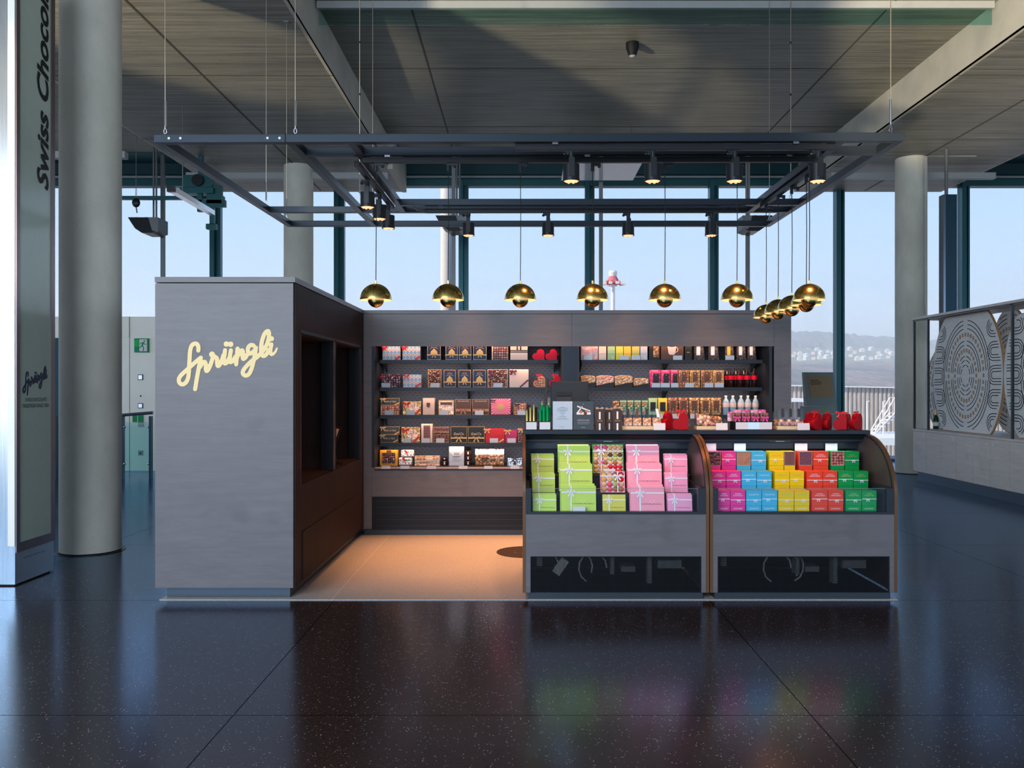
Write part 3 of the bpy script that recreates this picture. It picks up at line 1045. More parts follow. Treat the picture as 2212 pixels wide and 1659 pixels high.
def carved_screen(cx, cy, cz, w, h, zc0, zc1, label, rz=0.0, thick=0.03):
    t = thing('carved_screen', label, 'screen', (cx, cy, cz), rz=rz)
    pts = egg(h, w, zc0, zc1)
    MB().prism(pts, 'x', 0, thick).build('panel', 'screen_wood', t)
    m = MB()
    n = len(pts)
    for i in range(n):
        a, b = pts[i], pts[(i + 1) % n]
        if (Vector(a) - Vector(b)).length > 1e-4:
            k = 1.004
            m.bar((thick / 2, a[0] * k, a[1] * k), (thick / 2, b[0] * k, b[1] * k), thick * 0.98, 0.012, up=(0, a[0] + b[0], (a[1] + b[1]) * 0.7))
    m.build('edge_band', 'plywood_edge', t)
    def inside(y, z):
        return (y / (w / 2 * 0.97)) ** 2 + (z / (h / 2 * 0.97)) ** 2 < 1 and zc0 + 0.03 < z < zc1 - 0.03
    g = MB()

    def slot(y0, z0, y1, z1, wd=0.011):
        if inside(y0, z0) and inside(y1, z1):
            g.bar((-0.0008, y0, z0), (-0.0008, y1, z1), 0.003, wd, up=(0, -(z1 - z0), y1 - y0))
    ry, rz2 = 0.70, 0.86
    for f in (0.18, 0.26, 0.33, 0.52, 0.59, 0.80, 0.87, 0.94):
        nseg = 64
        for i in range(nseg):
            if i % 16 in (0, 15) or (f < 0.4 and i % 16 in (7, 8)):
                continue
            a0, a1 = 2 * PI * i / nseg, 2 * PI * (i + 1) / nseg
            slot(ry * f * math.cos(a0), rz2 * f * math.sin(a0), ry * f * math.cos(a1), rz2 * f * math.sin(a1))
    # side motifs: nested U shapes
    for sgn in (-1, 1):
        for zc in (-0.66, -0.33, 0.0, 0.33, 0.66):
            for q in (0.05, 0.09, 0.13):
                yb = 0.62 + abs(zc) * -0.05
                arc = [(sgn * (yb + 0.12 - q * math.cos(b_)), zc + q * math.sin(b_)) for b_ in [(-PI / 2) + PI * j / 6 for j in range(7)]]
                arc = [(sgn * (w / 2), zc - q)] + [(sgn * (yb + 0.12), zc - q)] + arc + [(sgn * (yb + 0.12), zc + q)] + [(sgn * (yb + 0.24), zc + q)]
                for j in range(1, len(arc) - 1):
                    slot(*arc[j], *arc[j + 1])
                for e_ in range(5):
                    slot(sgn * (yb + 0.12 + e_ * 0.05), zc - q, sgn * (yb + 0.165 + e_ * 0.05), zc - q)
                    slot(sgn * (yb + 0.12 + e_ * 0.05), zc + q, sgn * (yb + 0.165 + e_ * 0.05), zc + q)
    g.build('carved_lines', 'black', t)
    g = MB()
    for f, cnt in ((0.43, 26), (0.70, 40)):
        for i in range(cnt):
            a = 2 * PI * i / cnt
            yy, zz = ry * f * math.cos(a), rz2 * f * math.sin(a)
            if not inside(yy, zz):
                continue
            for s_ in (-1, 1):
                dy = s_ * 0.012
                g.bar((-0.001, yy + dy, zz - 0.028), (-0.001, yy + dy, zz + 0.028), 0.003, 0.014, up=(0, 1, 0))
    g.build('carved_slots', 'plywood_edge', t)
    return t


carved_screen(6.48, 12.48, st + 0.834, 1.95, 2.26, -0.82, 0.90, 'large grey oval carved wooden screen, the fully visible one on the sideboard')
carved_screen(6.46, 10.40, st + 0.834, 2.1, 2.26, -0.82, 0.78, 'grey oval carved wooden screen cut off by the right picture edge')
carved_screen(6.72, 13.60, st + 0.632, 1.25, 1.36, -0.62, 0.66, 'low brown oval carved screen peeking out left behind the large one')
carved_screen(7.05, 12.35, st + 0.916, 1.05, 1.8, -0.9, 0.88, 'upper oval carved screen seen between the two large grey ones')
t = thing('champagne_bottle', 'small green bottle with gold neck on the far end of the sideboard', 'bottle', (6.60, 13.62, st))
MB().lathe([(0.04, 0), (0.042, 0.01), (0.042, 0.16), (0.016, 0.23), (0.016, 0.30)], 16, cap0=True, cap1=True).build('glass_body', plain('bottle_green', (0.01, 0.05, 0.02), 0.1), t, smooth=True)
MB().lathe([(0.018, 0.225), (0.019, 0.31)], 12, cap0=True, cap1=True).build('foil', plain('foil_gold', (0.65, 0.48, 0.15), 0.3, 0.9), t)
MB().lathe([(0.043, 0.05), (0.043, 0.11)], 16).build('label_band', 'card', t)

# ------------------------------------------------------------------ lettering
_TXT = {}


def text_mesh(s, shear=0.0, off=0.0, spacing=1.0, font=None):
    key = (s, shear, off, spacing)
    if key not in _TXT:
        cu = bpy.data.curves.new('lettering', 'FONT')
        cu.body = s
        cu.shear = shear
        cu.offset = off
        cu.space_character = spacing
        cu.resolution_u = 3
        cu.align_x = 'CENTER'
        o = bpy.data.objects.new('lettering', cu)
        COL.objects.link(o)
        bpy.context.view_layer.update()
        me = bpy.data.meshes.new_from_object(o.evaluated_get(bpy.context.evaluated_depsgraph_get()))
        bpy.data.objects.remove(o)
        vs = [tuple(v.co) for v in me.vertices]
        fs = [tuple(p.vertices) for p in me.polygons]
        bpy.data.meshes.remove(me)
        _TXT[key] = (vs, fs)
    return _TXT[key]


def lettering(name, s, mat, parent, origin, ux, uz, width=None, height=None, shear=0.0, off=0.0, lift=0.0012, spacing=1.0):
    """flat letters; ux reading direction, uz up direction, centred on origin"""
    vs, fs = text_mesh(s, shear, off, spacing)
    xs = [v[0] for v in vs]
    ys = [v[1] for v in vs]
    w, h = max(xs) - min(xs), max(ys) - min(ys)
    sx = width / w if width else height / h
    sy = height / h if height else sx
    cx, cy = (max(xs) + min(xs)) / 2, (max(ys) + min(ys)) / 2
    ux, uz = Vector(ux), Vector(uz)
    nn = ux.cross(uz).normalized() * lift
    o = Vector(origin)
    m = MB()
    m.add([tuple(o + ux * (v[0] - cx) * sx + uz * (v[1] - cy) * sy + nn) for v in vs], fs)
    return m.build(name, mat, parent)


def smooth_line(pts, k=5):
    out = []
    n = len(pts)
    for i in range(n - 1):
        p0, p1, p2, p3 = pts[max(i - 1, 0)], pts[i], pts[i + 1], pts[min(i + 2, n - 1)]
        for j in range(k):
            t = j / k
            out.append(tuple(0.5 * ((2 * p1[c]) + (-p0[c] + p2[c]) * t + (2 * p0[c] - 5 * p1[c] + 4 * p2[c] - p3[c]) * t * t + (-p0[c] + 3 * p1[c] - 3 * p2[c] + p3[c]) * t ** 3) for c in (0, 1)))
    out.append(pts[-1])
    return out


LOGO = [
    [(545, 530), (545, 470), (525, 425), (490, 413), (445, 432), (418, 480), (402, 560), (395, 680), (388, 800), (378, 960), (350, 1050), (305, 1100), (255, 1105), (220, 1075), (213, 1020), (240, 965), (300, 905), (400, 815), (500, 725), (585, 655)],
    [(588, 655), (560, 790), (530, 950), (490, 1188)],
    [(575, 810), (610, 750), (650, 725), (672, 760), (672, 830), (682, 878), (712, 860), (750, 780), (790, 660)],
    [(790, 610), (830, 640), (862, 665), (865, 730), (874, 790), (902, 785), (940, 710), (975, 610)],
    [(1000, 528), (988, 620), (978, 700), (995, 752), (1040, 730), (1070, 660)],
    [(1100, 530), (1085, 620), (1078, 690), (1095, 730), (1140, 700), (1175, 640)],
    [(1213, 500), (1205, 600), (1190, 765)],
    [(1210, 640), (1240, 575), (1283, 530), (1305, 550), (1300, 620), (1310, 672), (1345, 655), (1385, 590)],
    [(1485, 445), (1440, 437), (1402, 470), (1388, 520), (1402, 568), (1440, 580), (1490, 545), (1525, 500)],
    [(1526, 485), (1512, 590), (1480, 740), (1445, 860), (1400, 940), (1345, 957), (1305, 925), (1310, 875), (1355, 810), (1450, 715), (1545, 645), (1610, 580)],
    [(1610, 580), (1680, 490), (1728, 390), (1750, 280), (1745, 212), (1715, 203), (1670, 255), (1632, 365), (1615, 480), (1622, 590), (1660, 625), (1710, 590), (1750, 520)],
    [(1790, 428), (1775, 530), (1785, 595), (1825, 588), (1862, 545), (1885, 495)],
]
LOGO_DOTS = [(778, 598, 50), (1022, 420, 46), (1098, 425, 46), (1060, 422, 36), (1794, 330, 43), (1760, 350, 30)]


def logo(name, mat, parent, fn, thick, wd=37.0):
    """fills the outline around the pen strokes (marching squares); fn maps logo coordinates to a local point"""
    import numpy as np
    G_ = 9.0
    xs, ys = np.arange(150, 1940, G_), np.arange(120, 1240, G_)
    gx, gy = np.meshgrid(xs, ys)
    F_ = np.full(gx.shape, 1e9)
    for st_ in LOGO:
        L = smooth_line(st_, 4)
        for i in range(len(L) - 1):
            (ax, ay), (bx, by) = L[i], L[i + 1]
            w = wd * (1 - 0.6 * i / len(L) if st_ is LOGO[-1] else 1)
            dx, dy = bx - ax, by - ay
            t_ = np.clip(((gx - ax) * dx + (gy - ay) * dy) / (dx * dx + dy * dy + 1e-9), 0, 1)
            F_ = np.minimum(F_, np.hypot(gx - ax - t_ * dx, gy - ay - t_ * dy) - w)
    for (x, y, r) in LOGO_DOTS:
        F_ = np.minimum(F_, np.hypot(gx - x, gy - y) - r)
    m = MB()
    th = Vector(thick)
    for j in range(len(ys) - 1):
        for i in range(len(xs) - 1):
            c = [(xs[i], ys[j], F_[j, i]), (xs[i + 1], ys[j], F_[j, i + 1]), (xs[i + 1], ys[j + 1], F_[j + 1, i + 1]), (xs[i], ys[j + 1], F_[j + 1, i])]
            if min(q[2] for q in c) >= 0:
                continue
            poly, cut = [], []
            for k in range(4):
                P0, P1 = c[k], c[(k + 1) % 4]
                if P0[2] < 0:
                    poly.append((P0[0], P0[1]))
                if (P0[2] < 0) != (P1[2] < 0):
                    u = P0[2] / (P0[2] - P1[2])
                    poly.append((P0[0] + (P1[0] - P0[0]) * u, P0[1] + (P1[1] - P0[1]) * u))
                    cut.append(len(poly) - 1)
            if len(poly) < 3:
                continue
            V = [Vector(fn(*q)) for q in poly]
            m.add(V, [tuple(range(len(V)))])
            if len(cut) == 2:
                A, B_ = V[cut[0]], V[cut[1]]
                m.add([A, B_, B_ + th, A + th], [(0, 1, 2, 3)])
    return m.build(name, mat, parent)


# pylon lettering
plain('ink_blue', (0.025, 0.045, 0.10), 0.4)
lettering('sign_lettering', 'Swiss Chocolate', 'ink_black', pylon, (0.006, 0.362, Z_(412, 6.85) + 0.935), (0, 0, 1), (0, -1, 0), width=1.87, height=0.165, shear=0.28, off=0.03)
def _pl(x, y):
    return (0.0055, 0.095 + (x - 213) / 1672 * 0.335, 1.5 + (836 - (790 + (y - 165) / 1023 * 62)) * 6.7 / FPX)
logo('sign_logo', 'ink_navy', pylon, _pl, (-0.001, 0, 0), 42)
lettering('sign_tagline', 'SWISS CHOCOLATE', 'ink_black', pylon, (0.0055, 0.265, Z_(863, 6.7)), (0, 1, 0), (0, 0, 1), width=0.29, height=0.028)
lettering('sign_tagline', 'TRADITION SINCE 1836', 'ink_black', pylon, (0.0055, 0.265, Z_(876, 6.7)), (0, 1, 0), (0, 0, 1), width=0.36, height=0.028)

# ------------------------------------------------------------------ left cabinet of the kiosk
FYk, WY = 6.0, 8.6
XL, XR, XE = -2.58, -1.598, 2.71
TOP = 2.274
t = thing('display_cabinet', 'tall grey wooden display cabinet with a cream script logo on its front', 'cabinet', (XL, FYk, 0))
W = XR - XL
MB().box(0.0, W - 0.012, 0.0, 0.02, 0.088, TOP - 0.045).build('front_panel', 'grey_wood', t)
MB().box(-0.002, W + 0.002, -0.002, 3.35, TOP - 0.038, TOP).build('top_cap', 'grey_wood', t)
MB().box(0.0, 0.02, 0.02, 3.35, 0.088, TOP - 0.04).build('left_side', 'grey_wood', t)
MB().box(0.058, W - 0.05, 0.06, 3.3, 0, 0.088).build('plinth', 'plinth_metal', t)
MB().box(0.02, W + 0.0, 3.32, 3.35, 0.088, TOP - 0.04).build('rear_panel', 'brown_wood', t)
MB().box(W - 0.02, W, WY - FYk - 0.001, 3.32, 0.088, TOP - 0.045).build('inner_side', 'brown_wood', t)
# side with two showcase openings (facing the shop)
y0, y1, z0, z1 = 0.17, WY - FYk - 0.12, 0.79, 1.9
m = MB()
x0, x1 = W - 0.02, W
m.box(x0, x1, 0.02, y0, 0.088, TOP - 0.045).box(x0, x1, y1, WY - FYk - 0.001, 0.088, TOP - 0.045)
m.box(x0, x1, y0, y1, z1, TOP - 0.045).box(x0, x1, y0, y1, 0.088, z0)
m.build('side_panel', 'brown_wood', t)
MB().box(W, W + 0.006, 0.2, y1 + 0.03, 0.10, 0.45).build('service_door', 'brown_wood', t)
for k in range(2):
    ya = y0 + 0.02 + k * (y1 - y0) / 2
    yb = ya + (y1 - y0) / 2 - 0.10
    nm = MB()
    nm.box(W - 0.48, W - 0.46, ya - 0.04, yb + 0.06, z0, z1)
    nm.box(W - 0.46, W - 0.02, yb + 0.03, yb + 0.06, z0, z1)
    nm.box(W - 0.46, W - 0.02, ya - 0.04, yb + 0.06, z0 - 0.02, z0 + 0.01)
    nm.box(W - 0.46, W - 0.02, ya - 0.04, yb + 0.06, z1 - 0.02, z1 + 0.01)
    nm.build('showcase', 'brown_wood', t)
    m = MB()
    m.box(W - 0.10, W + 0.002, yb - 0.03, yb + 0.075, z0 + 0.005, z1 - 0.005)
    m.box(W - 0.03, W + 0.002, ya - 0.045, ya - 0.02, z0, z1)
    m.box(W - 0.03, W + 0.002, ya - 0.045, yb + 0.06, z1 - 0.012, z1 + 0.012)
    m.build('showcase_frame', 'black_metal', t)
    lamp('showcase_lamp', 'SPOT', (XL + W - 0.22, FYk + (ya + yb) / 2, z1 - 0.03), 14, (1.0, 0.45, 0.22), (-0.15, 0, -1), spot_size=R(80), spot_blend=0.8, shadow_soft_size=0.03)
def _lg(x, y):
    px, py = 360 + x / 7.9, 690 + y / 7.9
    return (X_(px, 6.0) - XL, -0.004, Z_(py, 6.0))
logo('logo', 'cream_logo', t, _lg, (0, 0.0035, 0), 36)
lamp('vent_glow', 'AREA', (XL + W + 0.02, FYk + 0.15, 0.55), 0.0, (1, 0.5, 0.3), (1, 0, 0), size=0.05)

# items in the side showcases
o = MB().box(-0.10, 0.10, -0.04, 0.04, 0, 0.14).build('blue_gift_box', plain('gift_blue', (0.03, 0.06, 0.30), 0.4))
o.location = (XR - 0.16, 6.42, z0 + 0.0105)
o.rotation_euler = (0, 0, R(-50))
tag(o, 'dark blue gift box low in the front showcase of the tall cabinet', 'box')
r_ = MB().box(-0.104, 0.104, -0.044, 0.044, 0.055, 0.08).build('ribbon', 'white', o)
t2 = thing('gift_figure', 'white and blue wrapped figure high in the front showcase of the cabinet', 'gift', (XR - 0.30, 6.47, 1.30))
t2.location = (XR - 0.30, 6.62, z0 + 0.0105)
MB().lathe([(0.045, 0), (0.055, 0.05), (0.03, 0.12), (0.012, 0.17)], 14, cap0=True, cap1=True).build('wrapper', 'white', t2, smooth=True)
MB().ball((0, 0, 0.19), 0.025, 10, 6).build('knot', 'gift_blue', t2)
t2 = thing('book_stand', 'brown leaning card standing in the rear showcase of the cabinet', 'card', (XR - 0.2, 7.75, z0 + 0.0105), rz=R(-60))
MB().hexa([(-0.12, 0, 0), (0.12, 0, 0), (0.12, 0.01, 0), (-0.12, 0.01, 0), (-0.12, 0.12, 0.34), (0.12, 0.12, 0.34), (0.12, 0.13, 0.34), (-0.12, 0.13, 0.34)]).build('board', 'brown_wood', t2)
MB().hexa([(-0.10, -0.0045, 0.005), (0.10, -0.0045, 0.005), (0.10, -0.0035, 0.005), (-0.10, -0.0035, 0.005), (-0.10, 0.108, 0.32), (0.10, 0.108, 0.32), (0.10, 0.109, 0.32), (-0.10, 0.109, 0.32)]).build('print', 'card', t2)

# ------------------------------------------------------------------ wall of shelves
NZ0, NZ1 = 0.688, 1.910
SH = [1.777, 1.495, 1.213, 0.927]
NL, NR = (-1.516, 0.424), (0.546, 2.519)
BK = 9.17
t = thing('shelf_wall', 'wide grey wooden back wall of the kiosk with two recessed shelf bays', 'wall cabinet', (XR, WY, 0))
ox, oy = XR, WY


def B(x0, x1, y0, y1, z0, z1, m=None):
    m = m or MB()
    return m.box(x0 - ox, x1 - ox, y0 - oy, y1 - oy, z0, z1)


B(XR + 0.001, -1.5155, WY, WY + 0.02, 0.07, TOP - 0.04).build('left_stile', 'grey_wood', t)
B(-1.5145, 0.500, WY, WY + 0.02, NZ1, TOP - 0.04).build('header_panel', 'grey_wood', t)
B(0.502, 2.536, WY, WY + 0.02, NZ1, TOP - 0.04).build('header_panel', 'grey_wood', t)
B(-1.5145, 0.485, WY, WY + 0.02, 0.395, NZ0).build('lower_panel', 'grey_wood', t)
B(0.487, 2.536, WY, WY + 0.02, 0.395, NZ0).build('lower_panel', 'grey_wood', t)
B(0.4245, 0.5455, WY - 0.001, WY + 0.03, NZ0, NZ1).build('middle_post', 'frame_metal', t)
B(2.538, XE, WY, WY + 0.02, 0.07, TOP - 0.04).build('right_stile', 'grey_wood', t)
B(XR, XE, WY - 0.002, 9.36, TOP - 0.036, TOP).build('top_cap', 'grey_wood', t)
B(XE - 0.02, XE, WY + 0.02, 9.35, 0.07, TOP - 0.04).build('right_side', 'grey_wood', t)
B(XR, XE - 0.03, 9.32, 9.35, 0.07, TOP - 0.04).build('rear_panel', 'brown_wood', t)
B(XR + 0.002, XE - 0.02, WY + 0.03, 9.3, 0, 0.06).build('plinth', 'plinth_metal', t)
for (a, b) in ((-1.516, 0.49), (0.50, 2.519)):
    m = B(a, b, WY + 0.005, WY + 0.015, 0.06, 0.392)
    m.build('vent_grille', 'black_metal', t)
    m = MB()
    for k in range(5):
        zz = 0.10 + k * 0.062
        B(a + 0.05, b - 0.02, WY - 0.004, WY + 0.006, zz, zz + 0.008, m)
    m.build('vent_slat', plain('slat_brown', (0.045, 0.03, 0.028), 0.4, 0.4) if 'slat_brown' not in M else 'slat_brown', t)
for (a, b) in (NL, NR):
    m = MB()
    B(a - 0.0, a + 0.03, WY - 0.001, BK, NZ0, NZ1, m)
    B(b - 0.03, b, WY - 0.001, BK, NZ0, NZ1, m)
    B(a + 0.03, b - 0.03, WY + 0.02, BK, NZ1 + 0.02, NZ1 + 0.05, m)
    B(a + 0.03, b - 0.03, BK + 0.03, BK + 0.04, NZ0 - 0.05, NZ1 + 0.03, m)
    m.build('bay_lining', 'shelf_metal', t)
    B(a + 0.03, b - 0.03, BK - 0.01, BK - 0.008, NZ0, NZ1 + 0.02).build('slotted_back_panel', 'slotted_back', t)
    B(a + 0.03, b - 0.03, WY - 0.004, BK - 0.02, NZ0 - 0.03, NZ0).build('bottom_deck', 'shelf_metal', t)
    B(a + 0.035, b - 0.035, WY - 0.008, WY - 0.004, NZ0 - 0.01, NZ0 + 0.006).build('deck_rail', plain('rail_copper', (0.55, 0.30, 0.22), 0.4, 0.3) if 'rail_copper' not in M else 'rail_copper', t)
    mid = (a + b) / 2 - 0.025
    for i, z in enumerate(SH):
        s = B(a + 0.06, b - 0.06, 8.745, BK - 0.05, z - 0.014, z).build('shelf', 'shelf_metal', t)
        B(a + 0.06, b - 0.06, 8.735, 8.745, z - 0.036, z + 0.001).build('price_rail', 'shelf_metal', s)
        m = MB()
        for xx in (a + 0.065, mid, b - 0.085):
            m.prism([(8.80 - oy, z - 0.015), (BK - 0.05 - oy, z - 0.015), (BK - 0.05 - oy, z - 0.12), (BK - 0.12 - oy, z - 0.09)], 'x', xx - ox, xx + 0.012 - ox)
        m.build('bracket', 'black_metal', s)
    B(mid - 0.012, mid + 0.018, BK - 0.03, BK - 0.011, NZ0, NZ1).build('slotted_upright', 'black_metal', t)
    # light strips under the shelf fronts
    for z in [NZ1 + 0.012] + [q - 0.02 for q in SH]:
        lamp('shelf_light', 'AREA', ((a + b) / 2, 8.76, z), 1.3 if z > NZ1 else 4.4, (1.0, 0.62, 0.46), (0, 0.55, -0.83), shape='RECTANGLE', size=b - a - 0.16, size_y=0.02)

# round floor outlet
t = thing('floor_disc', 'dark brown round metal cover set in the kiosk floor beside the counter', 'floor cover', (X_(1136, 7.72), 7.72, 0.006))
MB().lathe([(0.265, 0), (0.265, 0.006), (0.25, 0.008)], 40, cap1=True).build('cover', plain('disc_brown', (0.05, 0.03, 0.02), 0.45), t)
MB().lathe([(0.10, 0.008), (0.10, 0.0095), (0.112, 0.0095), (0.112, 0.008)], 30).build('ring', 'frame_bronze', t)
m = MB()
for s in (-1, 1):
    m.lathe([(0.012, 0.0), (0.012, 0.010)], 10, (0.05 * s - 0.05, 0.03 * s, 0.001), cap1=True)
m.build('screw', 'chrome', t)

# ------------------------------------------------------------------ the two counters
CT = 1.172
CX = ((0.004, 1.313), (1.320, 2.636))
plain('inner_panel', (0.075, 0.055, 0.052), 0.35)
plain('edge_copper', (0.16, 0.075, 0.035), 0.35, 0.3)


def side_profile(n=26):
    pts = [(0.0, 0.055), (0.0, 0.74)]
    for i in range(1, n + 1):
        a = PI / 2 * i / n
        pts.append((0.50 * (1 - math.cos(a)), 0.74 + 0.40 * math.sin(a)))
    pts += [(1.05, 1.14), (1.05, 0.055)]
    return pts


SP = side_profile()


def counter(x0, x1, label, idx):
    t = thing('display_counter', label, 'counter', (x0, FYk, 0), group='curved display counters')
    w = x1 - x0
    m = MB()
    # front board with the cut-out for the vent
    vz0, vz1 = 0.056, 0.309
    a, b = 0.058, w - 0.058
    m.box(0.021, w - 0.021, 0.0, 0.02, vz1, 0.615)
    m.box(0.021, a, 0.0, 0.02, 0.055, vz1).box(b, w - 0.021, 0.0, 0.02, 0.055, vz1)
    m.build('front_board', 'grey_wood', t)
    MB().box(a - 0.004, b + 0.004, -0.001, 0.003, vz1 - 0.004, vz1 + 0.001).box(a - 0.004, a, -0.001, 0.003, 0.05, vz1).box(b, b + 0.004, -0.001, 0.003, 0.05, vz1).build('vent_frame', 'black_metal', t)
    MB().add([(a, 0.004, vz0), (b, 0.004, vz0), (b, 0.004, vz1), (a, 0.004, vz1)], [(0, 1, 2, 3)]).build('perforated_vent', 'vent_mesh', t)
    MB().box(a - 0.02, b + 0.02, 0.025, 1.0, 0.0, 0.05).build('plinth', 'plinth_metal', t)
    for s, xx in ((0, 0.0), (1, w - 0.02)):
        p = MB().prism(SP, 'x', xx, xx + 0.02).build('side_panel', 'inner_panel', t)
        e = MB()
        for i in range(len(SP) - 3):
            u, v = SP[i], SP[i + 1]
            e.bar((xx + 0.010, u[0] - 0.0005, u[1]), (xx + 0.010, v[0] - 0.0005, v[1]), 0.021, 0.004, up=(0, -1, 0.3))
        e.build('edge_banding', 'edge_copper' if i else 'edge_copper', p)
        q = MB()
        for i in range(1, len(SP) - 3):
            u, v = SP[i], SP[i + 1]
            sx = xx + (0.022 if s == 0 else -0.002)
            q.bar((sx, u[0] + 0.03, u[1] - 0.012), (sx, v[0] + 0.03, v[1] - 0.012), 0.003, 0.008, up=(0, -1, 0.3))
        q.build('shutter_track', 'black_metal', p)
    # header below the worktop, roller shutter ribs and lamp
    m = MB()
    m.box(0.021, w - 0.021, 0.54, 0.60, 1.085, 1.135)
    m.box(0.021, w - 0.021, 0.59, 0.62, 1.07, 1.085)
    m.build('header', 'shelf_metal', t)
    m = MB()
    for k in range(4):
        m.tube([(0.03, 0.515 + 0.012 * k, 1.128 - 0.012 * k), (w - 0.03, 0.515 + 0.012 * k, 1.128 - 0.012 * k)], 0.007, 8)
    m.build('roller_shutter', 'black_metal', t)
    MB().box(0.021, w - 0.021, 0.64, 0.66, 1.02, 1.075).build('lamp_rail', 'frame_metal', t)
    br = MB().box(w / 2 - 0.035, w / 2 + 0.035, 0.548, 0.554, 1.082, 1.104).build('shutter_lock', 'chrome', t)
    m = MB()
    for s in (-1, 1):
        m.box(w / 2 + s * 0.06 - 0.022, w / 2 + s * 0.06 + 0.022, 0.549, 0.553, 1.084, 1.089)
        for k in range(2):
            m.box(w / 2 + s * (0.075 + 0.02 * k) - 0.004, w / 2 + s * (0.075 + 0.02 * k) + 0.004, 0.549, 0.553, 1.089, 1.101)
    m.ball((w / 2 - 0.01, 0.538, 1.112), 0.006, 8, 6)
    m.build('lock_bar', 'chrome', br)
    # display well
    MB().add([(0.075, 0.80, 0.6), (w - 0.075, 0.80, 0.6), (w - 0.075, 0.80, 1.06), (0.075, 0.80, 1.06)], [(0, 1, 2, 3)]).build('basket_back', 'basket_back', t)
    MB().box(0.021, w - 0.021, 0.84, 0.86, 0.055, 1.135).build('rear_panel', 'black_metal', t)
    m = MB()
    m.box(0.021, 0.075, 0.74, 0.82, 0.6, 1.06).box(w - 0.075, w - 0.021, 0.74, 0.82, 0.6, 1.06).box(0.021, w - 0.021, 0.78, 0.82, 1.045, 1.085)
    m.build('back_frame', 'frame_metal', t)
    m = MB()
    m.box(0.051, w - 0.051, 0.055, 0.27, 0.56, 0.577)
    m.box(0.051, w - 0.051, 0.27, 0.46, 0.56, 0.715)
    m.box(0.051, w - 0.051, 0.46, 0.70, 0.56, 0.838)
    m.build('display_step', 'shelf_metal', t)
    for z, y in ((0.712, 0.278), (0.835, 0.458)):
        MB().box(0.045, w - 0.045, y - 0.002, y + 0.004, z - 0.002, z + 0.004).build('step_edge', 'edge_copper', t)
    m = MB()
    m.box(0.021, 0.058, 0.0, 0.05, 0.615, 0.787).box(w - 0.075, w - 0.021, 0.0, 0.05, 0.615, 0.787).box(0.021, w - 0.021, -0.004, 0.05, 0.605, 0.622)
    m.box(0.021, 0.05, 0.05, 0.7, 0.72, 0.79).box(w - 0.05, w - 0.021, 0.05, 0.7, 0.72, 0.79)
    m.build('tray_frame', 'shelf_metal', t)
    MB().box(0.060, w - 0.077, 0.012, 0.018, 0.622, 0.785).build('glass_front', 'glass', t)
    MB().box(0.060, w - 0.077, 0.011, 0.019, 0.785, 0.7862).build('glass_edge', 'light_trim', t)
    # electrics seen through the vent
    e = MB()
    e.box(0.10, 0.14, 0.10, 0.2, 0.22, 0.29).box(w - 0.42, w - 0.39, 0.08, 0.16, 0.10, 0.29).box(w - 0.34, w - 0.17, 0.12, 0.3, 0.20, 0.26)
    e.box(w - 0.60, w - 0.50, 0.14, 0.3, 0.17, 0.21).box(w - 0.68, w - 0.655, 0.1, 0.2, 0.16, 0.30)
    e.build('power_unit', 'light_trim', t)
    if idx == 0:
        MB().box(-0.06, 0.06, -0.02, 0.02, -0.03, 0.03).xf(Matrix.Translation((0.27, 0.1, 0.22)) @ Matrix.Rotation(R(-55), 4, 'Y')).build('driver_box', 'white', t)
    c = MB()
    rr = [0.50, 0.56, 0.6] if idx else [0.50, 0.16, 0.40]
    for k, xc in enumerate(rr):
        c.tube([(xc + 0.10 * math.cos(q), 0.09 + 0.02 * k, 0.21 + 0.11 * math.sin(q)) for q in [PI * 0.15 * j - (0.6 if idx else 0.2) * k for j in range(10 if k == 0 else 6)]], 0.006, 6)
    c.build('cable', 'white', t)
    lamp('case_light', 'AREA', (x0 + w / 2, FYk + 0.56, 1.062), 0.9, (1.0, 0.93, 0.84), (0, 0.1, -1.0), shape='RECTANGLE', size=w - 0.2, size_y=0.03)
    return t


counter(*CX[0], 'left curved display counter holding lime green and pink boxes', 0)
counter(*CX[1], 'right curved display counter holding small multicoloured cube boxes', 1)
t = thing('countertop', 'long dark countertop running over both curved display counters', 'countertop', (0.0, 6.47, 1.141))
MB().box(0.004, 2.64, 0, 0.72, 0.0, CT - 1.141).build('slab', 'frame_metal', t, bevel=0.002)

# ------------------------------------------------------------------ suspended canopy frame
def cp(u, Y):
    """point on the canopy plane, u 0..1 across"""
    v = (Y - 6.0) / 3.35
    a = at(341, 299, 6.0).lerp(at(627, 484.5, 9.35), v)
    b = at(1945, 295, 6.0).lerp(at(1657, 484.5, 9.35), v)
    p = a.lerp(b, u)
    return Vector((p.x, Y, p.z))


cn = thing('canopy_frame', 'large dark steel frame hanging above the kiosk on thin wires', 'hanging frame', tuple(cp(0.5, 7.6)))
c0 = cn.location.copy()


def ubar(px, Y):  # u from a pixel column at depth Y
    a, b = cp(0, Y), cp(1, Y)
    return (X_(px, Y) - a.x) / (b.x - a.x)


def cbar(p, q, w=0.06, h=0.06, mat='frame_metal', nm='beam', dz=0.0):
    d = Vector((0, 0, dz))
    return MB().bar(p - c0 + d, q - c0 + d, w, h).build(nm, mat, cn, bevel=0.003)


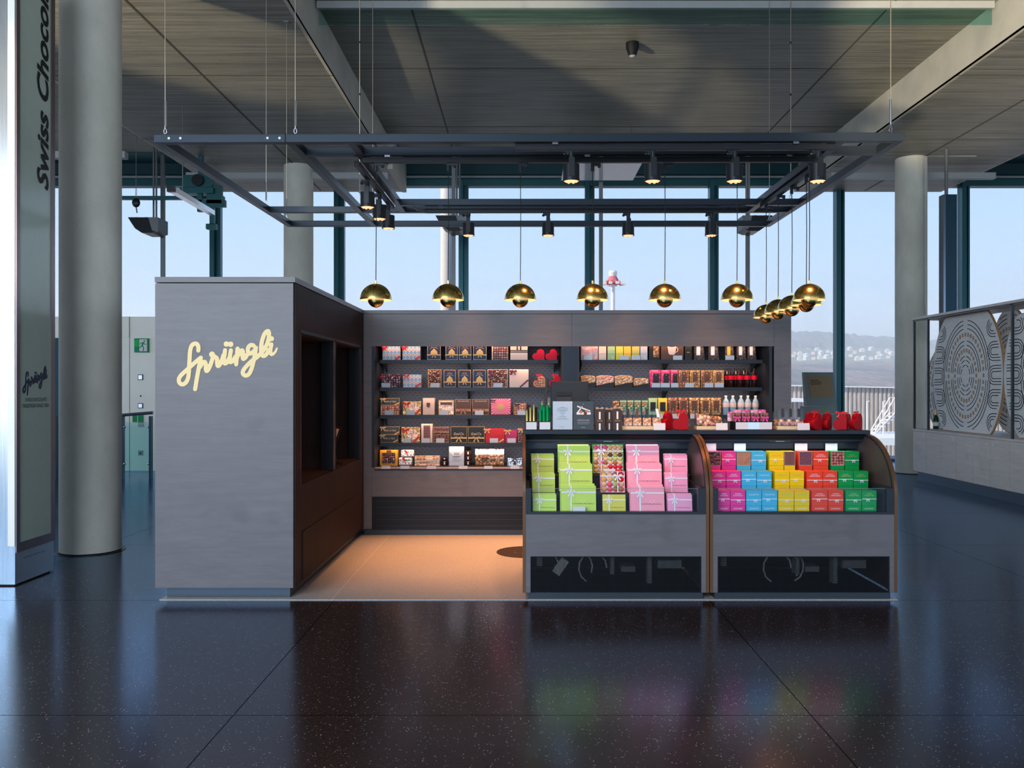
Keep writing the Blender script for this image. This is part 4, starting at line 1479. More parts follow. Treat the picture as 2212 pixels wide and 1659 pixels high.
U1 = ubar(624, 6.0)
U2 = ubar(757, 6.0)
U3 = ubar(1822, 6.0)
for (ua, ub, Y) in ((0, 1, 6.03), (U1, 1, 6.37), (U2, 1, 8.2), (0, 1, 8.55), (0, 1, 9.32)):
    cbar(cp(ua, Y), cp(ub, Y), 0.06, 0.06, nm='cross_beam')
for (u, ya, yb) in ((0.0, 6.0, 9.35), (U1, 6.06, 9.29), (U2, 6.06, 8.52), (U3, 6.06, 8.52), (1.0, 6.0, 9.35)):
    cbar(cp(u, ya), cp(u, yb), 0.06, 0.058, nm='long_beam')
MB().box(-0.003, 0.003, -0.004, 0, -0.031, 0.031).xf(Matrix.Translation(cp(U1 - 0.005, 6.0) - c0)).build('joint', 'black', cn)
for px in (365, 390, 578, 604):
    m = MB().lathe([(0.006, 0), (0.009, 0.003), (0.009, 0.004)], 12, cap0=True, cap1=True).xf(Matrix.Translation(cp(ubar(px, 6.0), 6.0) - c0 + Vector((0, 0.0, 0))) @ Matrix.Rotation(PI / 2, 4, 'X'))
    m.build('bolt', 'chrome', cn)
# light tracks under the beams
DZ = -0.052
TR1 = (cp(ubar(1113, 6.08), 6.08), cp(ubar(1803, 6.08), 6.08))
TR2 = (cp(ubar(783, 6.42), 6.42), cp(ubar(1762, 6.42), 6.42))
TR3 = (cp(ubar(918, 8.35), 8.35), cp(ubar(1610, 8.35), 8.35))
TR4 = (Vector((-1.262, 6.5, cp(0.2, 6.5).z)), Vector((-1.24, 8.15, cp(0.2, 8.15).z)))
TR5 = (Vector((2.28, 6.55, cp(0.9, 6.55).z)), Vector((2.28, 8.12, cp(0.9, 8.12).z)))
for a, b in (TR1, TR2, TR3, TR4, TR5):
    cbar(a, b, 0.04, 0.04, 'black_metal', 'light_track', DZ)
for px, Y in ((1199, 6.06), (1717, 6.06), (838, 6.40), (1268, 6.40), (1703, 6.40), (953, 8.33), (1262, 8.33), (1571, 8.33)):
    p = cp(ubar(px, Y), Y) - c0
    MB().box(-0.02, 0.02, -0.032, -0.026, -0.038, -0.026).xf(Matrix.Translation(p)).build('track_clip', 'chrome', cn)
p = cp(ubar(905, 8.5), 8.5) - c0
MB().tube([p + Vector((-0.05, -0.1, 0.01)), p + Vector((0.0, -0.12, -0.04)), p + Vector((0.10, -0.14, -0.05))], 0.008, 6).build('power_cable', 'wire_metal', cn)

# wires
def wire(px, pytop_z, Y, label, pole=False, pyb=None):
    u = ubar(px, Y)
    p = cp(u, Y)
    zt = HZ if -2.4 < p.x < 5.5 else CZ
    t = thing('hanging_wire', label, 'wire', (p.x, p.y, p.z + 0.03), group='wires that carry the canopy frame')
    L = zt - p.z - 0.03
    MB().tube([(0, 0, 0.22), (0, 0, L)], 0.0035 if not pole else 0.0045, 6).build('wire', 'wire_metal', t)
    MB().tube([(0, 0, 0.06), (0, 0, 0.24)], 0.0085, 8).build('turnbuckle', 'chrome', t)
    m = MB().tube([(0.010 * math.cos(q), 0, 0.025 + 0.018 * math.sin(q)) for q in [i * PI / 6 for i in range(13)]], 0.0035, 5)
    m.tube([(0, 0, 0.04), (0, 0, 0.065)], 0.005, 6)
    m.build('shackle', 'chrome', t)
    MB().box(-0.03, 0.03, -0.03, 0.03, L - 0.012, L).build('ceiling_plate', 'grey_steel', t)
    if pole:
        m = MB()
        for q in (0.5, 1.0, 1.5, 2.0):
            if q < L:
                m.tube([(0, 0, q), (0, 0, q + 0.02)], 0.009, 8)
        m.build('sleeve', 'black', t)


wire(357, 0, 6.02, 'frame wire at the front left corner of the canopy')
wire(638, 0, 6.02, 'frame wire on the front beam above the logo cabinet')
wire(1924, 0, 6.02, 'frame wire at the front right corner of the canopy')
wire(575, 0, 8.53, 'frame wire behind the front left corner, before the round column')
wire(619, 0, 9.3, 'frame wire at the back left corner over the half hidden column')
wire(777, 0, 8.2, 'jointed frame wire beside the left spotlights', pole=True)
wire(805, 0, 9.3, 'thin frame wire on the back beam beside the left spotlights')
wire(1662, 0, 9.3, 'frame wire at the back right corner of the canopy')
wire(1708, 0, 8.22, 'frame wire behind the row of overlapping pendants', pole=True)

# ------------------------------------------------------------------ spotlights
def spotlight():
    t = thing('track_spotlight', 'black cylindrical track spotlight', 'spotlight')
    z = 0.0
    MB().tube([(0, 0, 0.012), (0, 0, 0.125)], 0.058, 28).build('housing', 'spot_black', t, smooth=True)
    MB().lathe([(0.060, 0.004), (0.060, 0.022), (0.056, 0.022), (0.056, 0.004)], 28).build('trim_ring', 'black_metal', t, smooth=True)
    m = MB().lathe([(0.0005, 0.0085), (0.054, 0.0085)], 20)
    for k in range(7):
        a = 2 * PI * k / 6
        r = 0.0 if k == 6 else 0.033
        m.ball((r * math.cos(a), r * math.sin(a), 0.008), 0.013, 8, 6)
    m.build('lens', 'lens', t)
    MB().box(-0.02, 0.02, -0.062, -0.04, 0.03, 0.16).box(-0.017, 0.017, -0.06, 0.017, 0.125, 0.165).build('arm', 'spot_black', t)
    m = MB().tube([(0, -0.01, 0.16), (0, -0.01, 0.215)], 0.018, 12)
    m.box(-0.05, 0.02, -0.016, 0.016, 0.20, 0.226)
    m.ball((-0.047, -0.01, 0.20), 0.013, 8, 6)
    m.build('track_adapter', 'black_metal', t)
    return t


sp0 = spotlight()
spots = []
KIDS_SP = [c for c in bpy.data.objects if c.parent == sp0]
_ord = ['first', 'second', 'third', 'fourth']
defs = []
for i, px in enumerate((1233, 1407, 1582, 1760)):
    defs.append((X_(px, 6.14), 6.08, TR1, '%s from the left in the front row of large black track spotlights' % _ord[i]))
for i, (y_, px) in enumerate(((6.97, 794), (7.48, 820), (7.95, 839))):
    defs.append((X_(px, y_), y_, TR4, '%s of the three black track spotlights in the left side row, counted from the front' % _ord[i]))
for i, px in enumerate((1012, 1184, 1357, 1536)):
    defs.append((X_(px, 8.35), 8.35, TR3, '%s from the left in the small back row of black track spotlights' % _ord[i]))
first = True
for (x, y, tr, lab) in defs:
    if first:
        o = sp0
        first = False
    else:
        o = sp0.copy()
        COL.objects.link(o)
        for ch in KIDS_SP:
            c = ch.copy()
            COL.objects.link(c)
            c.parent = o
    z = tr[0].lerp(tr[1], 0.5).z if tr in (TR1, TR3) else tr[0].lerp(tr[1], (y - tr[0].y) / (tr[1].y - tr[0].y)).z
    o.location = (x, y, z + DZ - 0.02 - 0.226)
    o['label'] = lab
    o['group'] = 'black track spotlights under the canopy'
    tgt = {id(TR1): Vector((x - 0.05, 7.3, 0)), id(TR4): Vector((x + 0.9, y + 0.1, 0)), id(TR3): Vector((x, 7.9, 0))}[id(tr)]
    pos = o.location + Vector((0, 0, -0.02))
    lamp('spot_lamp', 'SPOT', tuple(pos), 150 if tr is not TR1 else 110, (1.0, 0.43, 0.16), tuple(tgt - pos), spot_size=R(62), spot_blend=0.9, shadow_soft_size=0.05)

# ------------------------------------------------------------------ brass pendants
def pendant():
    t = thing('brass_pendant', 'polished brass double dome pendant', 'pendant lamp')
    r = 0.119
    prof = [(r, 0.0)]
    for k in range(1, 13):
        a = PI / 2 * k / 12
        prof.append((max(r * math.cos(a), 0.010), 0.122 * math.sin(a)))
    inner = [(max(p[0] - 0.002, 0.008), p[1] - 0.0015) for p in reversed(prof)]
    MB().lathe(prof, 48).build('upper_dome', 'brass', t, smooth=True)
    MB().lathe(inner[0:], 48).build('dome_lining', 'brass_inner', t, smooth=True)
    r2 = 0.061
    prof = []
    for k in range(0, 13):
        a = PI / 2 * k / 12
        prof.append((max(r2 * math.sin(a), 0.001), -0.038 - (r2 - 0.042) - 0.0 + (r2 - r2 * math.cos(a)) * 1.0))
    MB().lathe(prof, 36).build('lower_bowl', 'brass', t, smooth=True)
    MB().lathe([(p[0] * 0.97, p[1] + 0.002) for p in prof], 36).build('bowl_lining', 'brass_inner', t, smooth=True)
    m = MB().tube([(0, 0, 0.118), (0, 0, 0.145)], 0.008, 10)
    for k in range(3):
        a = 2 * PI * k / 3 + 0.5
        m.tube([(r2 * 0.96 * math.cos(a), r2 * 0.96 * math.sin(a), 0.0), (0.02 * math.cos(a), 0.02 * math.sin(a), 0.11)], 0.0022, 5)
    m.build('stem', 'brass', t)
    return t


pn0 = pendant()
KIDS_PN = [c for c in bpy.data.objects if c.parent == pn0]
pos = []
for i in range(7):
    px = 812 + i * 156.0
    _l = ['leftmost', 'second', 'third', 'fourth', 'fifth', 'sixth', 'rightmost'][i]
    pos.append((X_(px, 6.42), 6.42, '%s brass pendant of the front row%s' % (_l, ' counted from the left' if 0 < i < 6 else (', above the red heart boxes' if i else ', above the inner corner of the kiosk')), TR2[0].z + DZ))
for i, (y_, px) in enumerate(((6.82, 1741.7), (7.23, 1710.5), (7.56, 1681), (8.03, 1655))):
    pos.append((X_(px, y_), y_, ['nearest brass pendant of the right side row, tucked behind the rightmost front one', 'second nearest brass pendant of the overlapping right side row',
                                 'third nearest brass pendant of the overlapping right side row', 'farthest and lowest looking brass pendant of the right side row'][i], cp(0.9, y_).z + DZ))
first = True
for (x, y, lab, zt) in pos:
    if first:
        o = pn0
        first = False
    else:
        o = pn0.copy()
        COL.objects.link(o)
        for ch in KIDS_PN:
            c = ch.copy()
            COL.objects.link(c)
            c.parent = o
    zr = 1.5 + 188 * 6.42 / FPX
    o.location = (x, y, zr)
    o['label'] = lab
    o['group'] = 'brass pendants under the canopy'
    L = zt - 0.02 - zr
    MB().tube([(0, 0, 0.14), (0.003, 0, 0.14 + (L - 0.14) / 2), (0, 0, L)], 0.0032, 6).build('cord', 'black', o)
    MB().tube([(0, 0, L - 0.06), (0, 0, L)], 0.013, 10).box(-0.012, 0.06, -0.012, 0.012, L - 0.02, L).ball((0.05, 0, L - 0.022), 0.014, 8, 6).build('track_adapter', 'black_metal', o)
    lamp('pendant_bulb', 'POINT', (x, y, zr + 0.02), 2.2, (1.0, 0.55, 0.28), shadow_soft_size=0.02)

# ================================================================== goods
def pattern(name, fn, rough=0.4, metal=0.0, spec=0.5, coat=0):
    return tex(name, fn, rough, metal, spec, coat)


def _harl(nt, v, b):
    o = sep(nt, v)
    u = mth(nt, 'ADD', mth(nt, 'MULTIPLY', o[0], 26), mth(nt, 'MULTIPLY', o[2], 19))
    w = mth(nt, 'SUBTRACT', mth(nt, 'MULTIPLY', o[0], 26), mth(nt, 'MULTIPLY', o[2], 19))
    a = mth(nt, 'MODULO', mth(nt, 'FLOOR', mth(nt, 'ADD', u, 40)), 2)
    c = mth(nt, 'MODULO', mth(nt, 'FLOOR', mth(nt, 'ADD', w, 40)), 2)
    k = mth(nt, 'ABSOLUTE', mth(nt, 'SUBTRACT', a, c))
    fu = mth(nt, 'ABSOLUTE', mth(nt, 'SUBTRACT', mth(nt, 'FRACT', mth(nt, 'ADD', u, 40)), 0.5))
    fw = mth(nt, 'ABSOLUTE', mth(nt, 'SUBTRACT', mth(nt, 'FRACT', mth(nt, 'ADD', w, 40)), 0.5))
    dot = mth(nt, 'MULTIPLY', mth(nt, 'LESS_THAN', mth(nt, 'MAXIMUM', fu, fw), 0.2), mth(nt, 'SUBTRACT', 1, k))
    return mixc(nt, dot, mixc(nt, k, (0.75, 0.62, 0.55), (0.22, 0.42, 0.62)), (0.60, 0.22, 0.20))


pattern('harlequin', _harl, 0.4)


def choc_tex(name, scale, bg, cols, grid=False, thr=0.42, rnd=0.35, rough=0.35):
    def f(nt, v, b):
        vo = N(nt, 'ShaderNodeTexVoronoi', Scale=scale, Randomness=rnd)
        vo.voronoi_dimensions = '2D'
        cm = N(nt, 'ShaderNodeCombineXYZ')
        o = sep(nt, v)
        nt.links.new(o[0], cm.inputs[0])
        nt.links.new(o[2], cm.inputs[1])
        nt.links.new(cm.outputs[0], vo.inputs['Vector'])
        s = sep(nt, vo.outputs['Color'])
        st_ = [(i / len(cols), c) for i, c in enumerate(cols)]
        c = ramp(nt, s[0], st_, 'CONSTANT')
        bump(nt, b, mth(nt, 'SUBTRACT', 1.0, vo.outputs['Distance']), 0.6, 0.01)
        return mixc(nt, mth(nt, 'GREATER_THAN', vo.outputs['Distance'], thr), c, bg)
    pattern(name, f, rough)


BRN = [(0.16, 0.05, 0.03), (0.36, 0.14, 0.08), (0.10, 0.035, 0.03), (0.55, 0.36, 0.24), (0.28, 0.09, 0.06)]
choc_tex('chocs_mixed', 46, (0.03, 0.015, 0.012), BRN)
choc_tex('chocs_fine', 62, (0.05, 0.02, 0.02), BRN + [(0.70, 0.52, 0.36)])
choc_tex('chocs_purple', 44, (0.20, 0.10, 0.06), [(0.10, 0.022, 0.025), (0.15, 0.035, 0.035), (0.07, 0.015, 0.02)])
choc_tex('chocs_round', 40, (0.07, 0.03, 0.035), [(0.42, 0.10, 0.06), (0.62, 0.36, 0.30), (0.40, 0.12, 0.07)], rnd=0.0, thr=0.32)
choc_tex('chocs_dots', 42, (0.42, 0.13, 0.06), [(0.55, 0.20, 0.10), (0.75, 0.42, 0.26), (0.35, 0.09, 0.04)], thr=0.36)
choc_tex('dark_pattern', 40, (0.05, 0.02, 0.045), [(0.14, 0.05, 0.05), (0.45, 0.16, 0.09), (0.10, 0.03, 0.05), (0.62, 0.42, 0.34)], thr=0.30, rnd=0.6)
choc_tex('patch_pattern', 30, (0.74, 0.48, 0.30), [(0.70, 0.26, 0.12), (0.80, 0.62, 0.45), (0.45, 0.14, 0.09)], thr=0.36, rnd=0.15)
choc_tex('cherry_pattern', 38, (0.80, 0.74, 0.72), [(0.70, 0.02, 0.06), (0.80, 0.74, 0.72), (0.08, 0.30, 0.10), (0.80, 0.74, 0.72)], thr=0.26, rnd=0.8)
choc_tex('almonds', 48, (0.035, 0.012, 0.012), [(0.16, 0.03, 0.035), (0.22, 0.05, 0.05), (0.13, 0.025, 0.03)], thr=0.50, rnd=0.8)
choc_tex('hazelnuts', 48, (0.10, 0.02, 0.03), [(0.58, 0.17, 0.13), (0.48, 0.12, 0.10), (0.62, 0.22, 0.17)], thr=0.46, rnd=0.25)
choc_tex('cookies', 52, (0.45, 0.22, 0.10), [(0.62, 0.34, 0.16), (0.70, 0.46, 0.28), (0.50, 0.24, 0.10), (0.75, 0.60, 0.45)], thr=0.5, rnd=1)
choc_tex('cookies_pink', 50, (0.60, 0.25, 0.18), [(0.70, 0.22, 0.18), (0.74, 0.50, 0.32), (0.66, 0.30, 0.22), (0.78, 0.62, 0.46)], thr=0.5, rnd=1)
choc_tex('mint_mix', 48, (0.30, 0.16, 0.12), [(0.55, 0.18, 0.22), (0.72, 0.62, 0.40), (0.10, 0.05, 0.03), (0.70, 0.66, 0.52), (0.45, 0.20, 0.22)], thr=0.52, rnd=1)
choc_tex('caramel_mix', 40, (0.18, 0.06, 0.02), [(0.50, 0.24, 0.09), (0.36, 0.15, 0.05), (0.62, 0.36, 0.16)], thr=0.5, rnd=1)
choc_tex('nut_bar', 70, (0.16, 0.05, 0.02), [(0.42, 0.14, 0.06), (0.30, 0.09, 0.04), (0.66, 0.34, 0.18)], thr=0.5, rnd=1)
choc_tex('nut_bar_gold', 70, (0.26, 0.10, 0.02), [(0.60, 0.32, 0.12), (0.45, 0.18, 0.05), (0.72, 0.48, 0.22)], thr=0.5, rnd=1)
choc_tex('magenta_bar', 60, (0.70, 0.04, 0.16), [(0.75, 0.10, 0.22), (0.62, 0.02, 0.13), (0.80, 0.22, 0.30)], thr=0.5, rnd=1)
choc_tex('pink_floral', 34, (0.76, 0.46, 0.52), [(0.75, 0.10, 0.28), (0.82, 0.62, 0.68), (0.70, 0.25, 0.40), (0.55, 0.62, 0.72)], thr=0.42, rnd=0.9)
choc_tex('red_green', 46, (0.10, 0.20, 0.08), [(0.75, 0.16, 0.06), (0.06, 0.30, 0.14), (0.70, 0.45, 0.30)], thr=0.44, rnd=0.5)


def stripe(name, axis, freq, c0, c1, duty=0.5, rough=0.45, wob=0.0):
    def f(nt, v, b):
        o = sep(nt, v)
        q = mth(nt, 'MULTIPLY', o[axis], freq)
        if wob:
            q = mth(nt, 'ADD', q, mth(nt, 'MULTIPLY', noise(nt, v, 60, 2), wob))
        k = mth(nt, 'LESS_THAN', mth(nt, 'FRACT', mth(nt, 'ADD', q, 20)), duty)
        return mixc(nt, k, c0, c1)
    pattern(name, f, rough)


stripe('choc_sticks', 2, 90, (0.10, 0.05, 0.03), (0.55, 0.24, 0.14), 0.72)
stripe('orange_sticks', 2, 95, (0.035, 0.02, 0.035), (0.24, 0.06, 0.09), 0.6, wob=1.2)
stripe('choc_naps', 0, 26, (0.17, 0.055, 0.05), (0.08, 0.03, 0.03), 0.08)
stripe('choc_bars', 2, 38, (0.12, 0.035, 0.03), (0.34, 0.12, 0.08), 0.15)
stripe('card_print', 2, 200, (0.66, 0.66, 0.68), (0.56, 0.56, 0.59), 0.30)


def _burst(nt, v, b):
    o = sep(nt, v)
    a = mth(nt, 'ARCTAN2', mth(nt, 'SUBTRACT', o[2], 0.085), o[0])
    k = mth(nt, 'FRACT', mth(nt, 'ADD', mth(nt, 'MULTIPLY', a, 3.8), 20))
    return ramp(nt, k, [(0.0, (0.80, 0.03, 0.06)), (0.3, (0.85, 0.10, 0.45)), (0.55, (0.90, 0.30, 0.12)), (0.75, (0.85, 0.55, 0.50)), (0.85, (0.70, 0.02, 0.10))], 'CONSTANT')


pattern('burst', _burst, 0.35)


def foil(name, c0, c1, sc=30, rough=0.22, metal=0.85):
    def f(nt, v, b):
        h = noise(nt, v, sc, 3, 0.6)
        bump(nt, b, h, 0.9, 0.02)
        return ramp(nt, h, [(0.35, c0), (0.65, c1)])
    pattern(name, f, rough, metal)


foil('gold_foil', (0.55, 0.22, 0.06), (0.95, 0.62, 0.25))
foil('copper_foil', (0.70, 0.34, 0.22), (0.92, 0.60, 0.42), 18, 0.3, 0.6)
foil('silver_foil', (0.40, 0.44, 0.52), (0.85, 0.88, 0.92), 26)
foil('crinkled_pack', (0.35, 0.40, 0.42), (0.80, 0.25, 0.22), 22, 0.25, 0.2)
foil('dark_bag', (0.015, 0.012, 0.012), (0.10, 0.055, 0.045), 24, 0.2, 0.1)
for _n, _c, _r in (('cream', (0.74, 0.56, 0.44), .45), ('cream_pink', (0.76, 0.55, 0.46), .5), ('navy', (0.009, 0.016, 0.062), .4), ('gold', (0.62, 0.38, 0.10), .3), ('gold_satin', (0.78, 0.46, 0.16), .35),
                   ('red_ribbon', (0.72, 0.015, 0.02), .35), ('heart_red', (0.34, 0.002, 0.008), .5), ('heart_pink_red', (0.66, 0.006, 0.03), .4), ('burgundy', (0.16, 0.012, 0.035), .4), ('ten_grey', (0.05, 0.062, 0.055), .5),
                   ('box_brown', (0.10, 0.048, 0.032), .45), ('copper_ribbon', (0.55, 0.20, 0.08), .35), ('grand_black', (0.02, 0.019, 0.017), .45), ('box_red', (0.58, 0.015, 0.02), .4), ('box_magenta', (0.55, 0.03, 0.14), .4),
                   ('amber', (0.72, 0.32, 0.03), .4), ('pale_green', (0.34, 0.50, 0.24), .4), ('lime_yellow', (0.66, 0.58, 0.08), .4), ('sun_yellow', (0.80, 0.50, 0.06), .4), ('olive_yellow', (0.52, 0.46, 0.12), .4),
                   ('mist_blue', (0.48, 0.50, 0.55), .4), ('truffle_brown', (0.055, 0.034, 0.028), .5), ('cube_pink', (0.86, 0.035, 0.29), .45), ('cube_blue', (0.06, 0.44, 0.68), .45), ('cube_yellow', (0.90, 0.56, 0.0), .45),
                   ('cube_red', (0.86, 0.055, 0.02), .45), ('cube_green', (0.0, 0.30, 0.06), .45), ('lime', (0.52, 0.68, 0.11), .45), ('lime_edge', (0.12, 0.36, 0.03), .5), ('rose', (0.95, 0.34, 0.44), .45), ('rose_edge', (0.72, 0.03, 0.15), .5),
                   ('orchid', (0.88, 0.34, 0.54), .45), ('satin_white', (0.82, 0.78, 0.82), .35), ('kraft', (0.55, 0.36, 0.22), .6), ('hot_pink', (0.85, 0.05, 0.32), .35), ('cola_dark', (0.02, 0.006, 0.004), .08), ('cap_skin', (0.70, 0.52, 0.45), .4),
                   ('bottle_blue', (0.26, 0.38, 0.46), .12), ('monitor_black', (0.014, 0.018, 0.022), .4), ('slate', (0.03, 0.032, 0.034), .5), ('wine_dark', (0.05, 0.02, 0.015), .15), ('emerald_foil', (0.0, 0.30, 0.08), .18), ('print_grey', (0.25, 0.26, 0.28), .5),
                   ('kiosk_grey', (0.13, 0.16, 0.16), .4), ('screen_tan', (0.20, 0.14, 0.075), .35), ('box_yellow_side', (0.70, 0.45, 0.02), .5)):
    if _n not in M:
        plain(_n, _c, _r, noise=0.02, spec=0.12 if 'heart' in _n else 0.25)

# row data: base z, front Y
ROWS = {'A': SH[0], 'B': SH[1], 'C': SH[2], 'D': SH[3], 'E': NZ0}
YB = {'A': 778.0, 'B': 837.0, 'C': 896.0, 'D': 956.0, 'E': 1005.0}
IY = 8.80


class Item:
    def __init__(s, name, label, cat, p0, p1, h, z, Y, d=0.09, group=None, rx=0, mat=None, body='carton', bevel=0.0015, rz=0, shape=True):
        s.w = (p1 - p0) * Y / FPX
        s.h = h
        s.d = d
        s.t = thing(name, label, cat, (X_((p0 + p1) / 2, Y), Y, z), group=group, rx=rx, rz=rz)
        if mat and shape:
            MB().box(-s.w / 2, s.w / 2, 0, d, 0, h).build(body, mat, s.t, bevel=bevel)

    def P(s, u, v):
        return (u - 0.5) * s.w, v * s.h

    def rect(s, name, mat, u0, u1, v0, v1, lift=0.002, y=0.0):
        x0, z0 = s.P(u0, v0)
        x1, z1 = s.P(u1, v1)
        MB().box(x0, x1, y - lift, y, z0, z1).build(name, mat, s.t)
        return s

    def frame(s, mat, th=0.004, inset=0.0, lift=0.0018, name='border'):
        a, b = -s.w / 2 + inset, s.w / 2 - inset
        c, d = inset, s.h - inset
        MB().box(a, b, -lift, 0, c, c + th).box(a, b, -lift, 0, d - th, d).box(a, a + th, -lift, 0, c + th, d - th).box(b - th, b, -lift, 0, c + th, d - th).build(name, mat, s.t)
        return s

    def line(s, name, mat, u0, v0, u1, v1, th=0.006, lift=0.003):
        x0, z0 = s.P(u0, v0)
        x1, z1 = s.P(u1, v1)
        MB().bar((x0, -lift / 2, z0), (x1, -lift / 2, z1), lift, th, up=(-(z1 - z0), 0, x1 - x0)).build(name, mat, s.t)
        return s

    def bow(s, mat, u, v, size=0.03, y=-0.006):
        x, z = s.P(u, v)
        bow_mesh(x, y, z, size).build('bow', mat, s.t, smooth=True)
        return s

    def text(s, txt, mat, u, v, wf, hh=None, shear=0.0, name='print', lift=0.0022, off=0.0):
        x, z = s.P(u, v)
        lettering(name, txt, mat, s.t, (x, 0, z), (1, 0, 0), (0, 0, 1), width=wf * s.w, height=hh, shear=shear, lift=lift, off=off)
        return s

    def disc(s, name, mat, u, v, r, lift=0.002, sz=1.0):
        x, z = s.P(u, v)
        MB().prism([(x + r * math.cos(a), z + sz * r * math.sin(a)) for a in [2 * PI * k / 20 for k in range(20)]], 'y', -lift, 0).build(name, mat, s.t)
        return s


def bow_mesh(x, y, z, s):
    m = MB()
    for sg, zz in ((-1, 1), (1, 1)):
        # loop
        P = [(x, y, z), (x + sg * s * 0.55, y - s * 0.18, z + s * 0.42), (x + sg * s, y - s * 0.08, z + s * 0.30), (x + sg * s * 0.95, y, z - s * 0.12), (x + sg * s * 0.4, y - s * 0.15, z - s * 0.10)]
        Q = [(a, b + s * 0.10, c) for a, b, c in P]
        n = len(P)
        m.add(P + Q, [tuple(range(n)), tuple(reversed(range(n, 2 * n)))] + [(i, (i + 1) % n, (i + 1) % n + n, i + n) for i in range(n)])
        # tail
        T = [(x - 0.0, y, z), (x + sg * s * 0.25, y, z - s * 0.05), (x + sg * s * 0.75, y - s * 0.1, z - s * 0.85), (x + sg * s * 0.45, y - s * 0.1, z - s * 0.95)]
        U = [(a, b + s * 0.06, c) for a, b, c in T]
        m.add(T + U, [(0, 1, 2, 3), (7, 6, 5, 4)] + [(i, (i + 1) % 4, (i + 1) % 4 + 4, i + 4) for i in range(4)])
    m.ball((x, y - s * 0.06, z), s * 0.17, 8, 6)
    return m


def shelf_item(row, name, label, cat, p0, p1, top, mat, d=0.09, h=None, **kw):
    hh = h if h is not None else (YB[row] - top) * IY / FPX
    return Item(name, label, cat, p0 + 0.4, p1 - 0.4, hh, ROWS[row] + 0.0005, IY, d, mat=mat, **kw)


def heart_poly(w, h, n=36, cut=0.0):
    pts = []
    for i in range(n):
        a = 2 * PI * i / n
        x = 16 * math.sin(a) ** 3
        z = 13 * math.cos(a) - 5 * math.cos(2 * a) - 2 * math.cos(3 * a) - math.cos(4 * a)
        pts.append((x * 0.74 + 14.5 * 0.26 * math.sin(a), z * 0.74 + 14.5 * 0.26 * math.cos(a)))
    return pts


def heart_rot(w, h, ang):
    """heart shaped outline standing on its side lobe, scaled into w x h with the lowest point on 0"""
    c, s = math.cos(ang), math.sin(ang)
    P = [(x * c - z * s, x * s + z * c) for x, z in heart_poly(1, 1)]
    x0, x1 = min(p[0] for p in P), max(p[0] for p in P)
    z0, z1 = min(p[1] for p in P), max(p[1] for p in P)
    return [((p[0] - (x0 + x1) / 2) / (x1 - x0) * w, (p[1] - z0) / (z1 - z0) * h) for p in P]


def heart_box(label, x, y, z, w, h, mat, ang, d=0.045, rz=0.0, bow=None, group=None, name='heart_box', face=None, bs=0.025, bowpos=None, lid=True):
    t = thing(name, label, 'heart box', (x, y, z), rz=rz, group=group)
    P = heart_rot(w, h, ang)
    MB().prism(P, 'y', 0, d).build('box_body', mat, t, smooth=True, bevel=0.003)
    if lid:
        c = h / 2
        Q = [(a * 1.02, (b - c) * 1.015 + c + 0.0008) for a, b in P]
        MB().prism(Q, 'y', -0.004, d * 0.45).build('lid', mat, t, smooth=True, bevel=0.002)
    if face:
        Q = [(a * 0.86, (b - h / 2) * 0.86 + h / 2) for a, b in P]
        MB().prism([(a * .95, (b - h / 2) * .95 + h / 2) for a, b in P], 'y', -0.006, -0.004).build('window_rim', 'gold_satin', t)
        MB().prism(Q, 'y', -0.008, -0.006).build('chocolate_window', face, t)
    if bow:
        bx_, bz_ = bowpos or (0, h)
        bow_mesh(bx_, d * 0.3, bz_ + bs * 0.25, bs).build('bow', bow, t, smooth=True)
    return t


def price_card(row, p0, p1, what, z=None, Y=None, hh=0.046, wdt=None):
    Y = Y or IY - 0.022
    z = ROWS[row] + 0.0006 if z is None else z
    o = MB().box(-(p1 - p0) * Y / FPX / 2, (p1 - p0) * Y / FPX / 2, 0, 0.0015, 0, hh).build('price_card', 'card_print')
    o.location = (X_((p0 + p1) / 2, Y), Y, z)
    tag(o, 'small white price card %s' % what, 'price card', 'white price cards')
    return o


G = {'harl': 'harlequin pattern gift boxes', 'navy': 'navy tins with golden ribbons'}
# ---- left bay, top shelf
for i, (a, b) in enumerate(((826, 865), (869, 908))):
    it = shelf_item('A', 'gift_box', '%s blue and cream harlequin gift box on the top left shelf' % ('outer left' if i == 0 else 'inner right'), 'box', a, b, 0, 'harlequin', 0.10, 0.15, group=G['harl'])
    it.line('ribbon', 'red_ribbon', 0.72, -0.0 + 0.03, 0.99, 0.27, 0.022)
    it.line('ribbon', 'red_ribbon', 0.02, 0.70, 0.25, 0.97, 0.02)
    it.bow('red_ribbon', 0.12, 0.86, 0.032)


def navy_box(row, a, b, top, label, h=None):
    it = shelf_item(row, 'chocolate_tin', label, 'tin', a, b, top, 'navy', 0.055, h, group=G['navy'])
    it.frame('gold', 0.0035, 0.004)
    x, z = it.P(0.5, 0.40)
    w = it.w
    pts = [(x - w * 0.26, z - 0.012), (x + w * 0.26, z - 0.012), (x + w * 0.22, z + 0.018), (x, z + 0.048), (x - w * 0.22, z + 0.018)]
    MB().prism(pts, 'y', -0.003, 0).build('gold_dome', 'gold', it.t)
    for k, (vv, ww) in enumerate(((0.70, 0.30), (0.84, 0.2))):
        m = MB()
        x, z = it.P(0.5, vv)
        pp = [(x + ww * w * math.cos(q), -0.0015, z - 0.02 + ww * w * 0.55 * math.sin(q)) for q in [PI * (0.12 + 0.76 * j / 8) for j in range(9)]]
        m.tube(pp, 0.0017, 5)
        m.build('gold_arch', 'gold', it.t)
    it.rect('ribbon', 'gold_satin', 0.0, 1.0, 0.27, 0.33, 0.004)
    it.bow('gold_satin', 0.5, 0.30, 0.03, -0.008)
    return it


